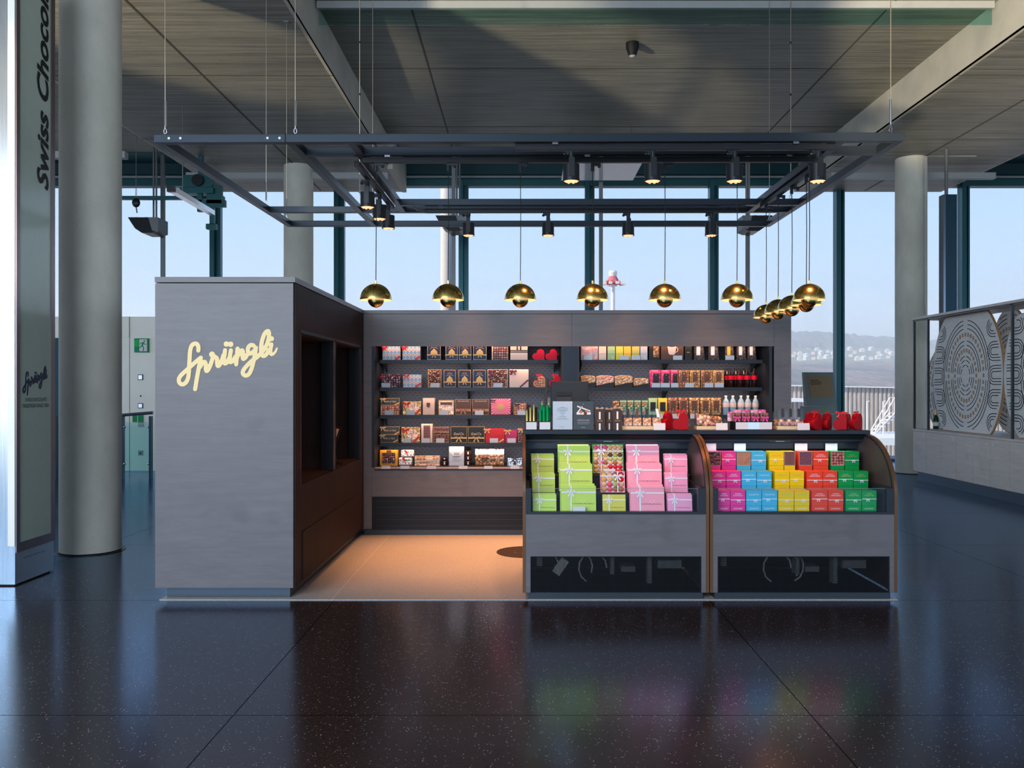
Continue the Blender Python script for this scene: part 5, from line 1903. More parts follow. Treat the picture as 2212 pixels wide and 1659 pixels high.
navy_box('A', 922, 953, 0, 'navy tin standing alone left of its three neighbours on the top shelf', 0.178)
for i, (a, b) in enumerate(((961.5, 990), (990.5, 1019), (1021, 1052))):
    navy_box('A', a, b, 0, '%s navy tin of the group of three on the top shelf' % ('left', 'middle', 'right')[i], 0.178)
shelf_item('A', 'chocolate_box', 'window box of round pralines on the top left shelf', 'box', 1062, 1098, 0, 'chocs_round', 0.05, 0.155).frame('gold_satin', 0.003).rect('side_stripe', 'cream', 0.0, 0.06, 0, 1)
shelf_item('A', 'striped_box', 'cream box with crossed black stripes on the top left shelf', 'box', 1102, 1140, 0, 'cream_pink', 0.07, 0.17).rect('stripe', 'grand_black', 0.0, 1.0, 0.46, 0.52).rect('stripe', 'grand_black', 0.0, 1.0, 0.56, 0.61).rect('stripe', 'grand_black', 0.36, 0.44, 0.61, 1).rect('stripe', 'grand_black', 0.56, 0.64, 0.61, 1)
heart_box('left one of the two bright red heart boxes on the top left shelf', X_(1163, IY), IY, SH[0] + 0.0005, 0.124, 0.112, 'heart_pink_red', PI / 4)
heart_box('right one of the two bright red heart boxes on the top left shelf', X_(1190.5, IY), IY, SH[0] + 0.0005, 0.120, 0.112, 'heart_pink_red', PI / 4, bow='heart_pink_red', bowpos=(0.062, 0.06), bs=0.02)
# ---- second shelf
it = shelf_item('B', 'chocolate_box', 'box printed with loose pralines on dark ground, left end of the second shelf', 'box', 824, 865, 808, 'dark_pattern', 0.10)
it.bow('red_ribbon', -0.02, 0.80, 0.018)
it = shelf_item('B', 'gift_box', 'harlequin gift box with red bow on the second shelf', 'box', 870.5, 910, 809, 'harlequin', 0.10, group=G['harl'])
it.line('ribbon', 'red_ribbon', 0.68, 0.03, 0.99, 0.33, 0.022).bow('red_ribbon', 0.18, 0.90, 0.036)
shelf_item('B', 'praline_tin', 'tall praline window tin with gold rim on the second shelf', 'tin', 924, 953.5, 798.5, 'chocs_fine', 0.06, bevel=0.006).frame('gold', 0.004)
for i, (a, b) in enumerate(((957.5, 985.5), (989.5, 1018), (1021, 1050.5))):
    navy_box('B', a, b, 798.5, '%s navy tin with golden ribbon on the second shelf' % ('left', 'middle', 'right')[i])
it = shelf_item('B', 'chocolate_box', 'square praline window box with burgundy bow on the second shelf', 'box', 1053, 1097, 798, 'chocs_fine', 0.06, bevel=0.006)
it.frame('cream', 0.004).bow('burgundy', 0.22, 0.86, 0.04)
it = shelf_item('B', 'gift_box', 'large cream gift box with burgundy bow and diagonal band on the second shelf', 'box', 1100, 1142, 798, 'cream_pink', 0.06)
it.line('ribbon', 'burgundy', 0.55, 0.01, 0.99, 0.42, 0.016).line('ribbon', 'burgundy', 0.02, 0.72, 0.2, 0.97, 0.012).bow('burgundy', 0.2, 0.88, 0.038)
heart_box('heart box with a window of pralines and red bow on the second shelf', X_(1165, IY), IY, SH[1] + 0.0005, 0.126, 0.118, 'heart_pink_red', PI / 4, bow='red_ribbon', face='chocs_dots', bs=0.034)
heart_box('red heart box half hidden behind the dark cash screen', X_(1199, IY), IY, SH[1] + 0.0005, 0.126, 0.118, 'heart_pink_red', PI / 4, bow='red_ribbon', bs=0.034)


def ten(row, a, b, z0, hh, label, drum=False, txt=True):
    it = Item('praline_box', label, 'box', a, b, hh, z0, IY, 0.10, mat='ten_grey' if not drum else 'chocs_dots', group='grey praline boxes with cream lettering')
    it.frame('kraft' if not drum else 'light_trim', 0.003)
    if txt:
        it.text('POP of TEN', 'cream', 0.5, 0.5, 0.62, 0.016)
    if not drum:
        it.bow('gold_satin', 0.1, 0.85, 0.03)
        it.line('ribbon', 'gold_satin', 0.72, 0.02, 0.99, 0.35, 0.012)
    return it


ten('C', 822.5, 862.5, SH[2] + 0.0005, 0.098, 'clear praline box under the lettered grey one on the third shelf', True, False)
ten('C', 823.5, 863, SH[2] + 0.0995, 0.072, 'grey lettered praline box stacked on a clear box on the third shelf')
ten('D', 822.5, 860, SH[3] + 0.0005, 0.082, 'lower grey lettered praline box of the stack on the fourth shelf')
ten('D', 823, 863, SH[3] + 0.0835, 0.080, 'upper grey lettered praline box of the stack on the fourth shelf')
for row, a, b, top, lab in (('C', 870, 910, 867, 'gold foil window box with red bow on the third shelf'), ('D', 866.5, 908, 923, 'gold foil window box with red bow on the fourth shelf')):
    it = shelf_item(row, 'foil_box', lab, 'box', a, b, top, 'gold_foil', 0.09)
    it.disc('round_window', 'copper_foil', 0.58, 0.52, 0.055).line('ribbon', 'red_ribbon', 0.66, 0.02, 0.95, 0.4, 0.02).bow('red_ribbon', 0.2, 0.82, 0.042)
shelf_item('C', 'slim_box', 'tall cream carton with a small brown emblem on the third shelf', 'box', 913, 939, 860, 'cream_pink', 0.08).rect('emblem', 'box_brown', 0.32, 0.62, 0.50, 0.72).line('emblem_point', 'box_brown', 0.36, 0.5, 0.6, 0.44, 0.008)
shelf_item('C', 'biscuit_box', 'gold framed box of copper coloured bars on the third shelf', 'box', 947, 981, 864.5, 'copper_foil', 0.06).frame('gold', 0.007).rect('dark_bars', 'box_brown', 0.12, 0.88, 0.68, 0.86)
for i, (a, b) in enumerate(((983.5, 1017.6), (1020, 1056.6))):
    it = shelf_item('C', 'brown_box', '%s brown lettered box with copper bow on the third shelf' % ('left', 'right')[i], 'box', a, b, 862.5, 'box_brown', 0.05)
    it.frame('kraft', 0.0022, 0.0).text('CRU SAUVAGE', 'cream', 0.5, 0.88, 0.72, 0.011).rect('ribbon', 'copper_ribbon', 0, 1, 0.22, 0.38, 0.003).bow('copper_ribbon', 0.5, 0.30, 0.042, -0.007)
it = shelf_item('C', 'burst_box', 'red and pink sunburst box with golden centre on the third shelf', 'box', 1060, 1103.5, 861.5, 'burst', 0.06, bevel=0.006)
it.disc('gold_medallion', 'gold', 0.49, 0.5, 0.038, sz=0.7).bow('grand_black', 0.12, 0.88, 0.026)
it = shelf_item('C', 'dotted_box', 'orange brown praline box with dark bow near the black holders', 'box', 1109, 1137, 871, 'chocs_dots', 0.06)
it.bow('grand_black', 0.25, 0.88, 0.03)
# ---- fourth shelf
shelf_item('D', 'slim_box', 'tall cream box with stacked brown chocolate bars on the fourth shelf', 'box', 909.6, 934.6, 916, 'cream_pink', 0.06).rect('chocolate_bars', 'choc_bars', 0.2, 0.8, 0.12, 0.92)
shelf_item('D', 'truffle_box', 'divided box of dark truffles on the fourth shelf', 'box', 936, 970.5, 922.5, 'chocs_purple', 0.06).frame('kraft', 0.003).rect('divider', 'kraft', 0, 1, 0.66, 0.70)
for i, (a, b) in enumerate(((973.3, 1009), (1010.7, 1047))):
    it = shelf_item('D', 'black_box', '%s black box with gold border and script lettering on the fourth shelf' % ('left', 'right')[i], 'box', a, b, 921.5, 'grand_black', 0.05)
    it.frame('gold', 0.003).text('Grand Cru', 'cream', 0.5, 0.55, 0.62, 0.028, shear=0.4).rect('ribbon', 'gold_satin', 0, 1, 0.24, 0.33, 0.003).bow('gold_satin', 0.5, 0.28, 0.042, -0.007)
it = shelf_item('D', 'red_box', 'wide red lettered box with gold bow on the fourth shelf', 'box', 1048.5, 1090.5, 926, 'box_red', 0.09)
it.text('GRUESSE', 'red_ribbon', 0.56, 0.58, 0.55, 0.018).line('ribbon', 'gold_satin', 0.70, 0.01, 0.95, 0.25, 0.014).bow('gold_satin', 0.08, 0.92, 0.036)
it = shelf_item('D', 'magenta_box', 'magenta box with gold bow on the fourth shelf beside the counter', 'box', 1091.5, 1117, 929.5, 'box_magenta', 0.09)
it.bow('gold_satin', 0.18, 0.95, 0.038)
shelf_item('D', 'chocolate_box', 'narrow dark praline box at the right end of the fourth shelf', 'box', 1118.5, 1134, 925, 'chocs_purple', 0.06).bow('gold_satin', 0.4, 0.9, 0.034)
# ---- bottom deck
it = shelf_item('E', 'truffle_window_box', 'amber framed window box of dark truffles on the bottom deck', 'box', 820, 859.5, 971.5, 'amber', 0.08)
it.rect('truffle_window', 'chocs_mixed', 0.14, 0.86, 0.14, 0.84).rect('flap', 'box_brown', 0.38, 0.64, 0.66, 1.0, 0.004)
for k, (a, b, z, hh) in enumerate(((861, 890, 0, 0.085), (866, 893.5, 0.0865, 0.075))):
    it = Item('cherry_tin', '%s white tin with red cherries of the pair on the bottom deck' % ('lower', 'upper')[k], 'tin', a, b, hh, NZ0 + 0.0005 + z, IY, 0.07, mat='cherry_pattern', bevel=0.014)
    it.line('ribbon', 'red_ribbon', 0.3, 0.95, 0.5, 0.6, 0.02)
it = shelf_item('E', 'patchwork_box', 'low orange and cream checked box with pale band on the bottom deck', 'box', 895.5, 950, 984.5, 'patch_pattern', 0.09)
it.line('band', 'cream', 0.02, 0.42, 0.98, 0.62, 0.010).bow('gold_satin', 0.25, 0.98, 0.024)


def jar(x, y, z, label, r=0.034, h=0.052, lid='black'):
    t = thing('preserve_jar', label, 'jar', (x, y, z), group='small dark glass jars on the bottom deck')
    MB().lathe([(r * 0.92, 0), (r, 0.006), (r, h - 0.012), (r * 0.86, h - 0.006)], 20, cap0=True, cap1=True).build('glass_body', 'wine_dark', t, smooth=True)
    MB().lathe([(r * 0.92, h - 0.0055), (r * 0.92, h)], 20, cap0=True, cap1=True).build('lid', lid, t, smooth=True)
    MB().box(-0.006, 0.006, -r - 0.001, -r + 0.002, 0.012, h - 0.014).build('paper_label', 'card', t)


jar(X_(960, IY), IY + 0.04, NZ0 + 0.0005, 'lower dark jar of the pair left of the cream carrier bag')
jar(X_(960, IY), IY + 0.04, NZ0 + 0.053, 'upper dark jar of the pair left of the cream carrier bag', h=0.036)
for k in range(3):
    jar(X_(1011, IY), IY + 0.04, NZ0 + 0.0005 + k * 0.0525, '%s dark jar of the stack right of the cream carrier bag' % ('bottom', 'middle', 'top')[k])
it = shelf_item('E', 'carrier_bag', 'pale grey paper carrier bag with cord handle on the bottom deck', 'bag', 969.5, 1002.5, 961, 'mist_blue', 0.07, body='paper_bag')
m = MB().tube([(-0.065, -0.003, it.h - 0.01), (-0.070, -0.003, it.h - 0.06), (-0.035, -0.004, it.h - 0.105), (0.035, -0.004, it.h - 0.105), (0.068, -0.003, it.h - 0.06), (0.055, -0.003, it.h - 0.01)], 0.0028, 6)
m.build('cord_handle', 'white', it.t)
it.rect('emblem', 'print_grey', 0.34, 0.70, 0.50, 0.64).rect('printed_line', 'print_grey', 0.22, 0.78, 0.33, 0.335).rect('printed_line', 'print_grey', 0.28, 0.72, 0.25, 0.255)
it = shelf_item('E', 'assortment_bag', 'big cellophane bag of assorted pralines with silver top on the bottom deck', 'bag', 1026, 1089, 969.5, None, 0.1, body='pralines')
MB().box(-it.w / 2, it.w / 2, 0, 0.1, 0, 0.115).build('pralines', 'caramel_mix', it.t, bevel=0.012)
MB().prism([(0.01, 0.116), (0.09, 0.116), (0.05, it.h), (0.035, it.h)], 'x', -it.w / 2, it.w / 2).build('foil_top', 'silver_foil', it.t)
it.rect('band', 'cream', 0.45, 1.0, 0.45, 0.48, 0.004).bow('box_brown', 0.35, 0.42, 0.04)
it = shelf_item('E', 'foil_box', 'small silver foil box with brown bow at the right end of the bottom deck', 'box', 1096, 1128, 988, 'silver_foil', 0.08)
it.bow('box_brown', 0.5, 0.98, 0.04).rect('seal', 'box_brown', 0.42, 0.58, 0.1, 0.6)

for row, a, b, w in (('B', 824, 843, 'before the box with printed pralines'), ('B', 930, 949, 'before the tall praline tin'), ('B', 1066, 1085, 'before the square praline box'),
                     ('C', 831, 850, 'before the clear praline box'), ('C', 878, 896, 'before the third shelf gold foil box'), ('C', 950, 968.5, 'before the box of copper bars'), ('C', 1026, 1044.5, 'before the right brown lettered box'), ('C', 1118, 1136, 'before the orange dotted box'),
                     ('D', 869.5, 888, 'before the fourth shelf gold foil box'), ('D', 910, 928.5, 'before the tall box of bars'), ('D', 942, 960, 'before the divided truffle box'), ('D', 1058, 1076, 'before the wide red box'), ('D', 1096, 1114, 'before the magenta box')):
    price_card(row, a, b, w, Y=IY - (0.048 if row in 'C' and a in (1026, 1118) else 0.034))
for a, b, w in ((824, 843, 'under the amber truffle box'), (865, 884, 'under the cherry tins'), (922, 942, 'under the checked box'), (991, 1010, 'under the carrier bag'), (1046, 1064, 'under the big praline bag'), (1103, 1122, 'under the small silver box')):
    price_card('E', a, b, 'clipped to the bottom deck ' + w, z=NZ0 - 0.012, Y=WY - 0.011, hh=0.03)

# ---- right bay, top shelf
A = 'A'
it = shelf_item(A, 'assortment_pack', 'shiny red and silver film pack at the left end of the right bay', 'pack', 1254, 1292, 0, 'crinkled_pack', 0.08, 0.16)
_tc = [(1293, 1310, 'cream', 'white'), (1312, 1329, 'pale_green', 'pale green'), (1330, 1346.5, 'lime_yellow', 'lime yellow'), (1347, 1363.5, 'sun_yellow', 'warm yellow'), (1364.5, 1382, 'olive_yellow', 'olive gold patterned'), (1383, 1399, 'mist_blue', 'misty blue')]
for a, b, mt, cn_ in _tc:
    it = shelf_item(A, 'slim_box', 'slim %s carton on the top shelf of the right bay' % cn_, 'box', a, b, 0, mt, 0.09, 0.16, group='slim coloured cartons')
    it.disc('seal', 'cream', 0.68, 0.16, 0.010).rect('front_band', mt, 0.08, 0.92, 0.42, 0.44, 0.003)
shelf_item(A, 'black_box', 'black box with golden leaf panel on the top shelf of the right bay', 'box', 1402, 1426, 0, 'grand_black', 0.09, 0.16).rect('gold_panel', 'caramel_mix', 0.38, 0.9, 0.2, 1.0)
it = shelf_item(A, 'coffee_box', 'wide dark box with a printed white coffee cup on the top right shelf', 'box', 1427.5, 1477, 0, 'box_brown', 0.1, 0.16)
x, z = it.P(0.48, 0.62)
MB().prism([(x - 0.045, z + 0.045), (x - 0.035, z - 0.03), (x - 0.02, z - 0.045), (x + 0.02, z - 0.045), (x + 0.035, z - 0.03), (x + 0.045, z + 0.045)], 'y', -0.003, 0).build('printed_cup', 'cap_skin', it.t)
MB().tube([(x + 0.042, -0.0015, z + 0.035), (x + 0.062, -0.0015, z + 0.02), (x + 0.058, -0.0015, z - 0.01), (x + 0.038, -0.0015, z - 0.02)], 0.004, 6).build('printed_handle', 'cap_skin', it.t)
MB().prism([(x + 0.036 * math.cos(q), z + 0.045 + 0.010 * math.sin(q)) for q in [2 * PI * k / 16 for k in range(16)]], 'y', -0.004, -0.003).build('printed_coffee', 'box_brown', it.t)
shelf_item(A, 'black_box', 'narrow black box with a gold line right of the coffee cup box', 'box', 1479, 1494.6, 0, 'grand_black', 0.08, 0.155).rect('gold_line', 'gold', 0.3, 0.7, 0.5, 0.53)
for i, (a, b, lm, wl) in enumerate(((1499, 1523, 'card', 'first'), (1530, 1554, 'card', 'second'), (1566, 1587, 'sun_yellow', 'yellow labelled'), (1591, 1613, 'card', 'fourth'), (1615, 1635, 'card', 'last'))):
    it = shelf_item(A, 'coffee_bag', '%s shiny dark bag of the row on the top right shelf%s' % (wl, ', counted from the left' if i in (0, 1, 3) else ''), 'bag', a, b, 0, None, 0.07, 0.158, group='dark bags with hanging labels')
    w = it.w / 2
    MB().hexa([(-w, 0.0, 0), (w, 0.0, 0), (w, 0.07, 0), (-w, 0.07, 0), (-w * 0.86, 0.03, 0.158), (w * 0.86, 0.03, 0.158), (w * 0.86, 0.04, 0.158), (-w * 0.86, 0.04, 0.158)]).build('bag_body', 'dark_bag', it.t, bevel=0.004)
    MB().hexa([(-w * 0.55, 0.003, 0.05), (w * 0.15, 0.003, 0.05), (w * 0.15, 0.006, 0.05), (-w * 0.55, 0.006, 0.05), (-w * 0.45, 0.024, 0.156), (w * 0.25, 0.024, 0.156), (w * 0.25, 0.027, 0.156), (-w * 0.45, 0.027, 0.156)]).build('hanging_label', lm, it.t)
# ---- right bay, second shelf
for i, (a, b) in enumerate(((1253, 1286.5), (1288, 1326.5), (1328, 1367), (1368.5, 1401))):
    it = shelf_item('B', 'cookie_tray', '%s film wrapped cookie tray on the second shelf of the right bay' % ('first', 'second', 'third', 'fourth')[i], 'tray', a, b, 810, None, 0.09, group='film wrapped trays of cookies')
    w, h = it.w / 2, it.h * (0.97 if i < 3 else 0.75)
    MB().prism([(-w, 0.0), (w, 0.0), (w, h * 0.42), (-w, h * 0.12)], 'y', 0.002, 0.09).build('black_wedge', 'grand_black', it.t)
    MB().prism([(-w, h * 0.13), (w, h * 0.43), (w, h * 0.9), (w * 0.4, h), (-w * 0.5, h), (-w, h * 0.9)], 'y', 0.0, 0.085).build('cookies', ('cookies', 'cookies_pink', 'cookies', 'cookies')[i], it.t, bevel=0.006)
for i, (a, b) in enumerate(((1404, 1426), (1427, 1447), (1448.5, 1465))):
    it = shelf_item('B', 'chocolate_bar', '%s bright magenta chocolate bar pack with black label' % ('left', 'middle', 'right')[i], 'chocolate bar', a, b, 799.5, 'magenta_bar', 0.07, group='magenta chocolate bar packs')
    it.rect('black_label', 'grand_black', 0.3, 0.92, 0.22, 0.8).disc('dot', 'cream', 0.6, 0.72, 0.003, 0.003)
for i, (a, b) in enumerate(((1466, 1488), (1490, 1512), (1514, 1539), (1540, 1563.6))):
    it = shelf_item('B', 'chocolate_bar', '%s golden brown nut chocolate pack on the second shelf of the right bay' % ('first', 'second', 'third', 'fourth')[i], 'chocolate bar', a, b, 800, 'nut_bar_gold' if i % 2 else 'nut_bar', 0.07, group='golden brown nut chocolate packs')
    it.frame('gold', 0.003).rect('dark_label', 'box_brown', 0.3, 0.75, 0.35, 0.9).disc('emblem', 'kraft', 0.52, 0.8, 0.006, 0.003)


def bottle(name, label, x, y, z, r, h, body, cap, band=None, group=None, hip=0.6, cat='bottle'):
    t = thing(name, label, cat, (x, y, z), group=group)
    MB().lathe([(r * 0.9, 0), (r, h * 0.03), (r * 0.86, h * 0.28), (r, h * 0.42), (r, h * hip), (r * 0.8, h * 0.72), (r * 0.36, h * 0.86), (r * 0.34, h * 0.93)], 20, cap0=True, cap1=True).build('bottle_body', body, t, smooth=True)
    MB().lathe([(r * 0.42, h * 0.9305), (r * 0.42, h)], 14, cap0=True, cap1=True).build('cap', cap, t, smooth=True)
    if band:
        MB().lathe([(r * 1.015, h * 0.40), (r * 1.015, h * 0.62)], 20).build('label_band', band, t, smooth=True)
    return t


for i, px in enumerate((1578, 1598, 1614, 1629)):
    bottle('cola_bottle', '%s dark cola bottle with red label in the front row, counted from the left' % _ord[i], X_(px, IY + 0.03), IY + 0.03, SH[1] + 0.0005, 0.032, 0.198, 'cola_dark', 'black', 'heart_pink_red', 'cola bottles')
for i, px in enumerate((1570, 1589, 1606)):
    bottle('cola_bottle', '%s cola bottle of the hidden second row behind the front ones' % ('left', 'middle', 'right')[i], X_(px, IY + 0.11), IY + 0.11, SH[1] + 0.0005, 0.032, 0.198, 'cola_dark', 'black', 'heart_pink_red', 'cola bottles')
# ---- right bay, third shelf
it = shelf_item('C', 'praline_bag', 'small cellophane bag of pralines at the left of the third shelf, right bay', 'bag', 1324, 1338, 866, 'caramel_mix', 0.06, bevel=0.008)
for i, (a, b) in enumerate(((1339, 1353.5), (1355, 1369), (1370, 1384.5), (1386, 1400))):
    it = shelf_item('C', 'tile_box', '%s small green rimmed box of tiles on the third shelf, right bay' % _ord[i], 'box', a, b, 865, 'red_green', 0.06, group='small green rimmed tile boxes')
    it.rect('rim', 'pale_green', 0, 1, 0.88, 1.0)
for a, b, mt, lab in ((1401, 1420, 'pale_green', 'green'), (1421.5, 1441.5, 'sun_yellow', 'yellow')):
    it = shelf_item('C', 'chocolate_bar', '%s bar pack with black label on the third shelf, right bay' % lab, 'chocolate bar', a, b, 860, mt, 0.06)
    it.rect('black_label', 'grand_black', 0.2, 0.82, 0.2, 0.76)
for i, (a, b) in enumerate(((1444, 1464), (1466, 1487), (1489, 1510.5), (1513, 1535), (1536.5, 1558))):
    it = shelf_item('C', 'chocolate_bar', '%s nut chocolate pack on the third shelf of the right bay' % ['first', 'second', 'third', 'fourth', 'fifth'][i], 'chocolate bar', a, b, 859.5, 'nut_bar' if i < 2 else 'nut_bar_gold', 0.06, group='nut chocolate packs on the third shelf')
    it.rect('dark_label', 'box_brown', 0.25, 0.78, 0.25, 0.85).disc('emblem', 'kraft', 0.52, 0.34, 0.005, 0.003)
for i, px in enumerate((1568, 1583, 1600.5, 1615.5, 1632)):
    bottle('water_bottle', '%s clear water bottle on the third shelf of the right bay' % ['first', 'second', 'third', 'fourth', 'fifth'][i], X_(px, IY + 0.03), IY + 0.03, SH[2] + 0.0005, 0.034, 0.198, 'bottle_blue', 'cap_skin', 'cap_skin', 'clear water bottles')
for a, b, row, w in ((1261, 1280, 'A', 'before the shiny film pack'), (1339, 1358.5, 'A', 'before the yellow cartons'), (1364, 1383, 'A', 'before the olive carton'), (1454, 1473.6, 'A', 'before the coffee cup box'), (1567, 1586, 'A', 'before the yellow labelled bag'),
                     (1408, 1426, 'B', 'before the left magenta bar'), (1427, 1447, 'B', 'before the middle magenta bar'), (1449.5, 1465.5, 'B', 'before the right magenta bar'), (1480, 1499, 'B', 'before the first nut pack'), (1522, 1540.5, 'B', 'before the third nut pack'), (1544, 1563.6, 'B', 'before the fourth nut pack')):
    price_card(row, a, b, w + ' in the right bay', Y=IY - 0.034)
for a, b, w in ((1418, 1436, 'behind the front red heart'), (1452, 1470, 'behind the bow of the large red heart'), (1491, 1503, 'left of the cellophane bag')):
    price_card('C', a, b, 'on the third shelf ' + w, z=SH[2] - 0.036, Y=8.731)

# ================================================================== on the countertop
Zc = CT + 0.0008
CYf = 6.52


def citem(name, label, cat, p0, p1, top, Y, mat, d=0.06, base=None, z=Zc, **kw):
    hh = Z_(top, Y) - z
    return Item(name, label, cat, p0, p1, hh, z, Y, d, mat=mat, **kw)


for i, (a, b, fm, lab) in enumerate(((1134.5, 1160.5, 'wine_dark', 'black holder with dark and golden wrapped sticks at the left end of the countertop'), (1163.5, 1190, 'emerald_foil', 'black holder with emerald green wrapped sticks beside the menu card'))):
    it = citem('stick_holder', lab, 'holder', a, b, 910, 6.50, 'black', 0.10)
    it.rect('paper_label', 'card_print', 0.07, 0.95, 0.06, 0.90, 0.003)
    for k in range(6):
        x = -it.w * 0.36 + it.w * 0.145 * k
        hh = it.h + 0.085 + 0.02 * ((k * 5) % 3)
        yk = 0.03 + 0.04 * (k % 2)
        c_ = MB().tube([(x, yk, it.h * 0.9), (x * 1.02, yk, hh - 0.03), (x * 1.1, yk - 0.004, hh)], [0.010, 0.010, 0.012], 10)
        c_.build('wrapped_stick', (fm if k % 2 else ('foil_gold' if fm == 'wine_dark' else 'emerald_foil')), it.t, smooth=True)
    if i == 1:
        for k, x in enumerate((-0.018, 0.032)):
            MB().tube([(x, 0.075, it.h), (x, 0.075, it.h + 0.142)], 0.004, 8).ball((x, 0.075, it.h + 0.146), 0.007, 8, 6).build('golden_pin', 'foil_gold', it.t)

# slanting card reader arm and monitor
t = thing('customer_display_arm', 'slanting dark display blade rising behind the green sticks', 'display', tuple(at(1180, 870, 6.85)))
t.location = (X_(1176, 6.86), 6.86, Zc)
MB().box(-0.05, 0.05, -0.05, 0.05, 0, 0.012).build('foot', 'black_metal', t)
MB().bar((0.0, 0, 0.012), (0.018, 0, Z_(816, 6.86) - CT), 0.06, 0.018, up=(1, 0, 0)).build('blade', 'slate', t, bevel=0.004)
MB().box(0.022, 0.046, 0.01, 0.03, 0.012, 0.24).build('bracket', 'grey_steel', t)
t = thing('cash_monitor', 'black cash desk monitor seen from behind on the countertop', 'monitor', (X_(1230.5, 6.88), 6.88, Zc))
hm = Z_(824, 6.88) - CT
MB().box(-0.152, 0.152, 0, 0.03, hm - 0.27, hm).build('housing', 'monitor_black', t, bevel=0.004)
MB().box(-0.105, 0.015, -0.012, 0, 0.212, 0.245).build('cable_cover', 'slate', t, bevel=0.002)
MB().box(-0.105, 0.015, -0.012, 0, 0.255, 0.29).build('vent_panel', 'black_metal', t, bevel=0.002)
MB().box(-0.03, 0.03, 0.005, 0.025, 0.01, hm - 0.26).box(-0.09, 0.09, -0.05, 0.08, 0, 0.012).build('stand', 'monitor_black', t)
# menu and poster in acrylic stands
it = citem('menu_card', 'white printed menu card in a clear stand beside the black holders', 'menu card', 1194, 1236.5, 867, 6.50, None, 0.0)
MB().box(-it.w / 2, it.w / 2, 0.0, 0.003, 0.004, it.h).build('paper', 'card', it.t)
MB().box(-it.w / 2, it.w / 2, -0.002, -0.0005, 0.004, it.h).box(-it.w / 2, it.w / 2, 0.0, 0.05, 0, 0.003).build('acrylic_stand', 'acrylic', it.t)
for k, (v, u) in enumerate(((0.80, .12), (0.765, .26), (0.70, .28), (0.66, .14), (0.59, .13), (0.51, .05), (0.47, .2), (0.40, .3))):
    it.rect('printed_line', 'print_grey', 0.5 - u, 0.5 + u, v - 0.006, v + 0.004, 0.0028)
it.text('Sprüngli', 'print_grey', 0.5, 0.11, 0.17, shear=0.4, lift=0.0028).disc('emblem', 'print_grey', 0.5, 0.93, 0.002, 0.0028)
it = citem('poster_card', 'black card showing truffles in a clear stand', 'poster', 1238, 1282, 867, 6.50, None, 0.0)
MB().box(-it.w / 2, it.w / 2, 0.0, 0.003, 0.004, it.h).build('paper', 'slate', it.t)
MB().box(-it.w / 2, it.w / 2, -0.002, -0.0005, 0.004, it.h).box(-it.w / 2, it.w / 2, 0.0, 0.05, 0, 0.003).build('acrylic_stand', 'acrylic', it.t)
it.line('printed_cup_edge', 'satin_white', 0.2, 0.83, 0.84, 0.66, 0.009).line('printed_band', 'satin_white', 0.45, 0.82, 0.22, 0.62, 0.008).rect('printed_board', 'satin_white', 0.17, 0.86, 0.54, 0.62, 0.0026)
it.disc('printed_truffle', 'copper_ribbon', 0.38, 0.63, 0.012, 0.004).disc('printed_truffle', 'box_brown', 0.60, 0.58, 0.013, 0.004).disc('printed_truffle', 'copper_ribbon', 0.66, 0.66, 0.010, 0.0035)
it.text('TRUFFES DU JOUR', 'satin_white', 0.5, 0.34, 0.60, 0.008, lift=0.0028).rect('printed_line', 'print_grey', 0.2, 0.82, 0.275, 0.285, 0.0028).rect('printed_line', 'print_grey', 0.2, 0.82, 0.24, 0.25, 0.0028).rect('printed_line', 'print_grey', 0.25, 0.76, 0.205, 0.215, 0.0028)
it.text('Sprüngli', 'foil_gold', 0.5, 0.09, 0.2, shear=0.4, lift=0.0028).disc('emblem', 'foil_gold', 0.5, 0.90, 0.0025, 0.0028)

# dark truffle boxes
for i, (a, b, top, Y) in enumerate(((1284, 1307, 889, 6.50), (1307.5, 1325, 890, 6.56), (1322, 1345.5, 888, 6.49))):
    it = citem('truffle_box', '%s tall dark brown tapering truffle box with cream ribbon' % ('left', 'middle', 'right')[i], 'box', a, b, top, Y, None, 0.06, group='dark brown truffle boxes')
    w, h = it.w / 2, it.h
    MB().hexa([(-w * 0.72, 0, 0), (w * 0.72, 0, 0), (w * 0.72, 0.05, 0), (-w * 0.72, 0.05, 0), (-w, -0.0, h), (w, -0.0, h), (w, 0.055, h), (-w, 0.055, h)]).build('carton', 'truffle_brown', it.t)
    MB().prism([(-w, h), (w, h), (0, h + 0.022)], 'y', 0.002, 0.052).build('closing_flaps', 'truffle_brown', it.t)
    it.rect('ribbon', 'card', 0.42, 0.58, 0.58, 0.98).rect('ribbon', 'card', 0.42, 0.58, 0.0, 0.36).text('TRUFFES', 'gold', 0.5, 0.49, 0.5, 0.008)
    bow_mesh(0, 0.01, h + 0.022, 0.03).build('bow', 'kraft', it.t, smooth=True)


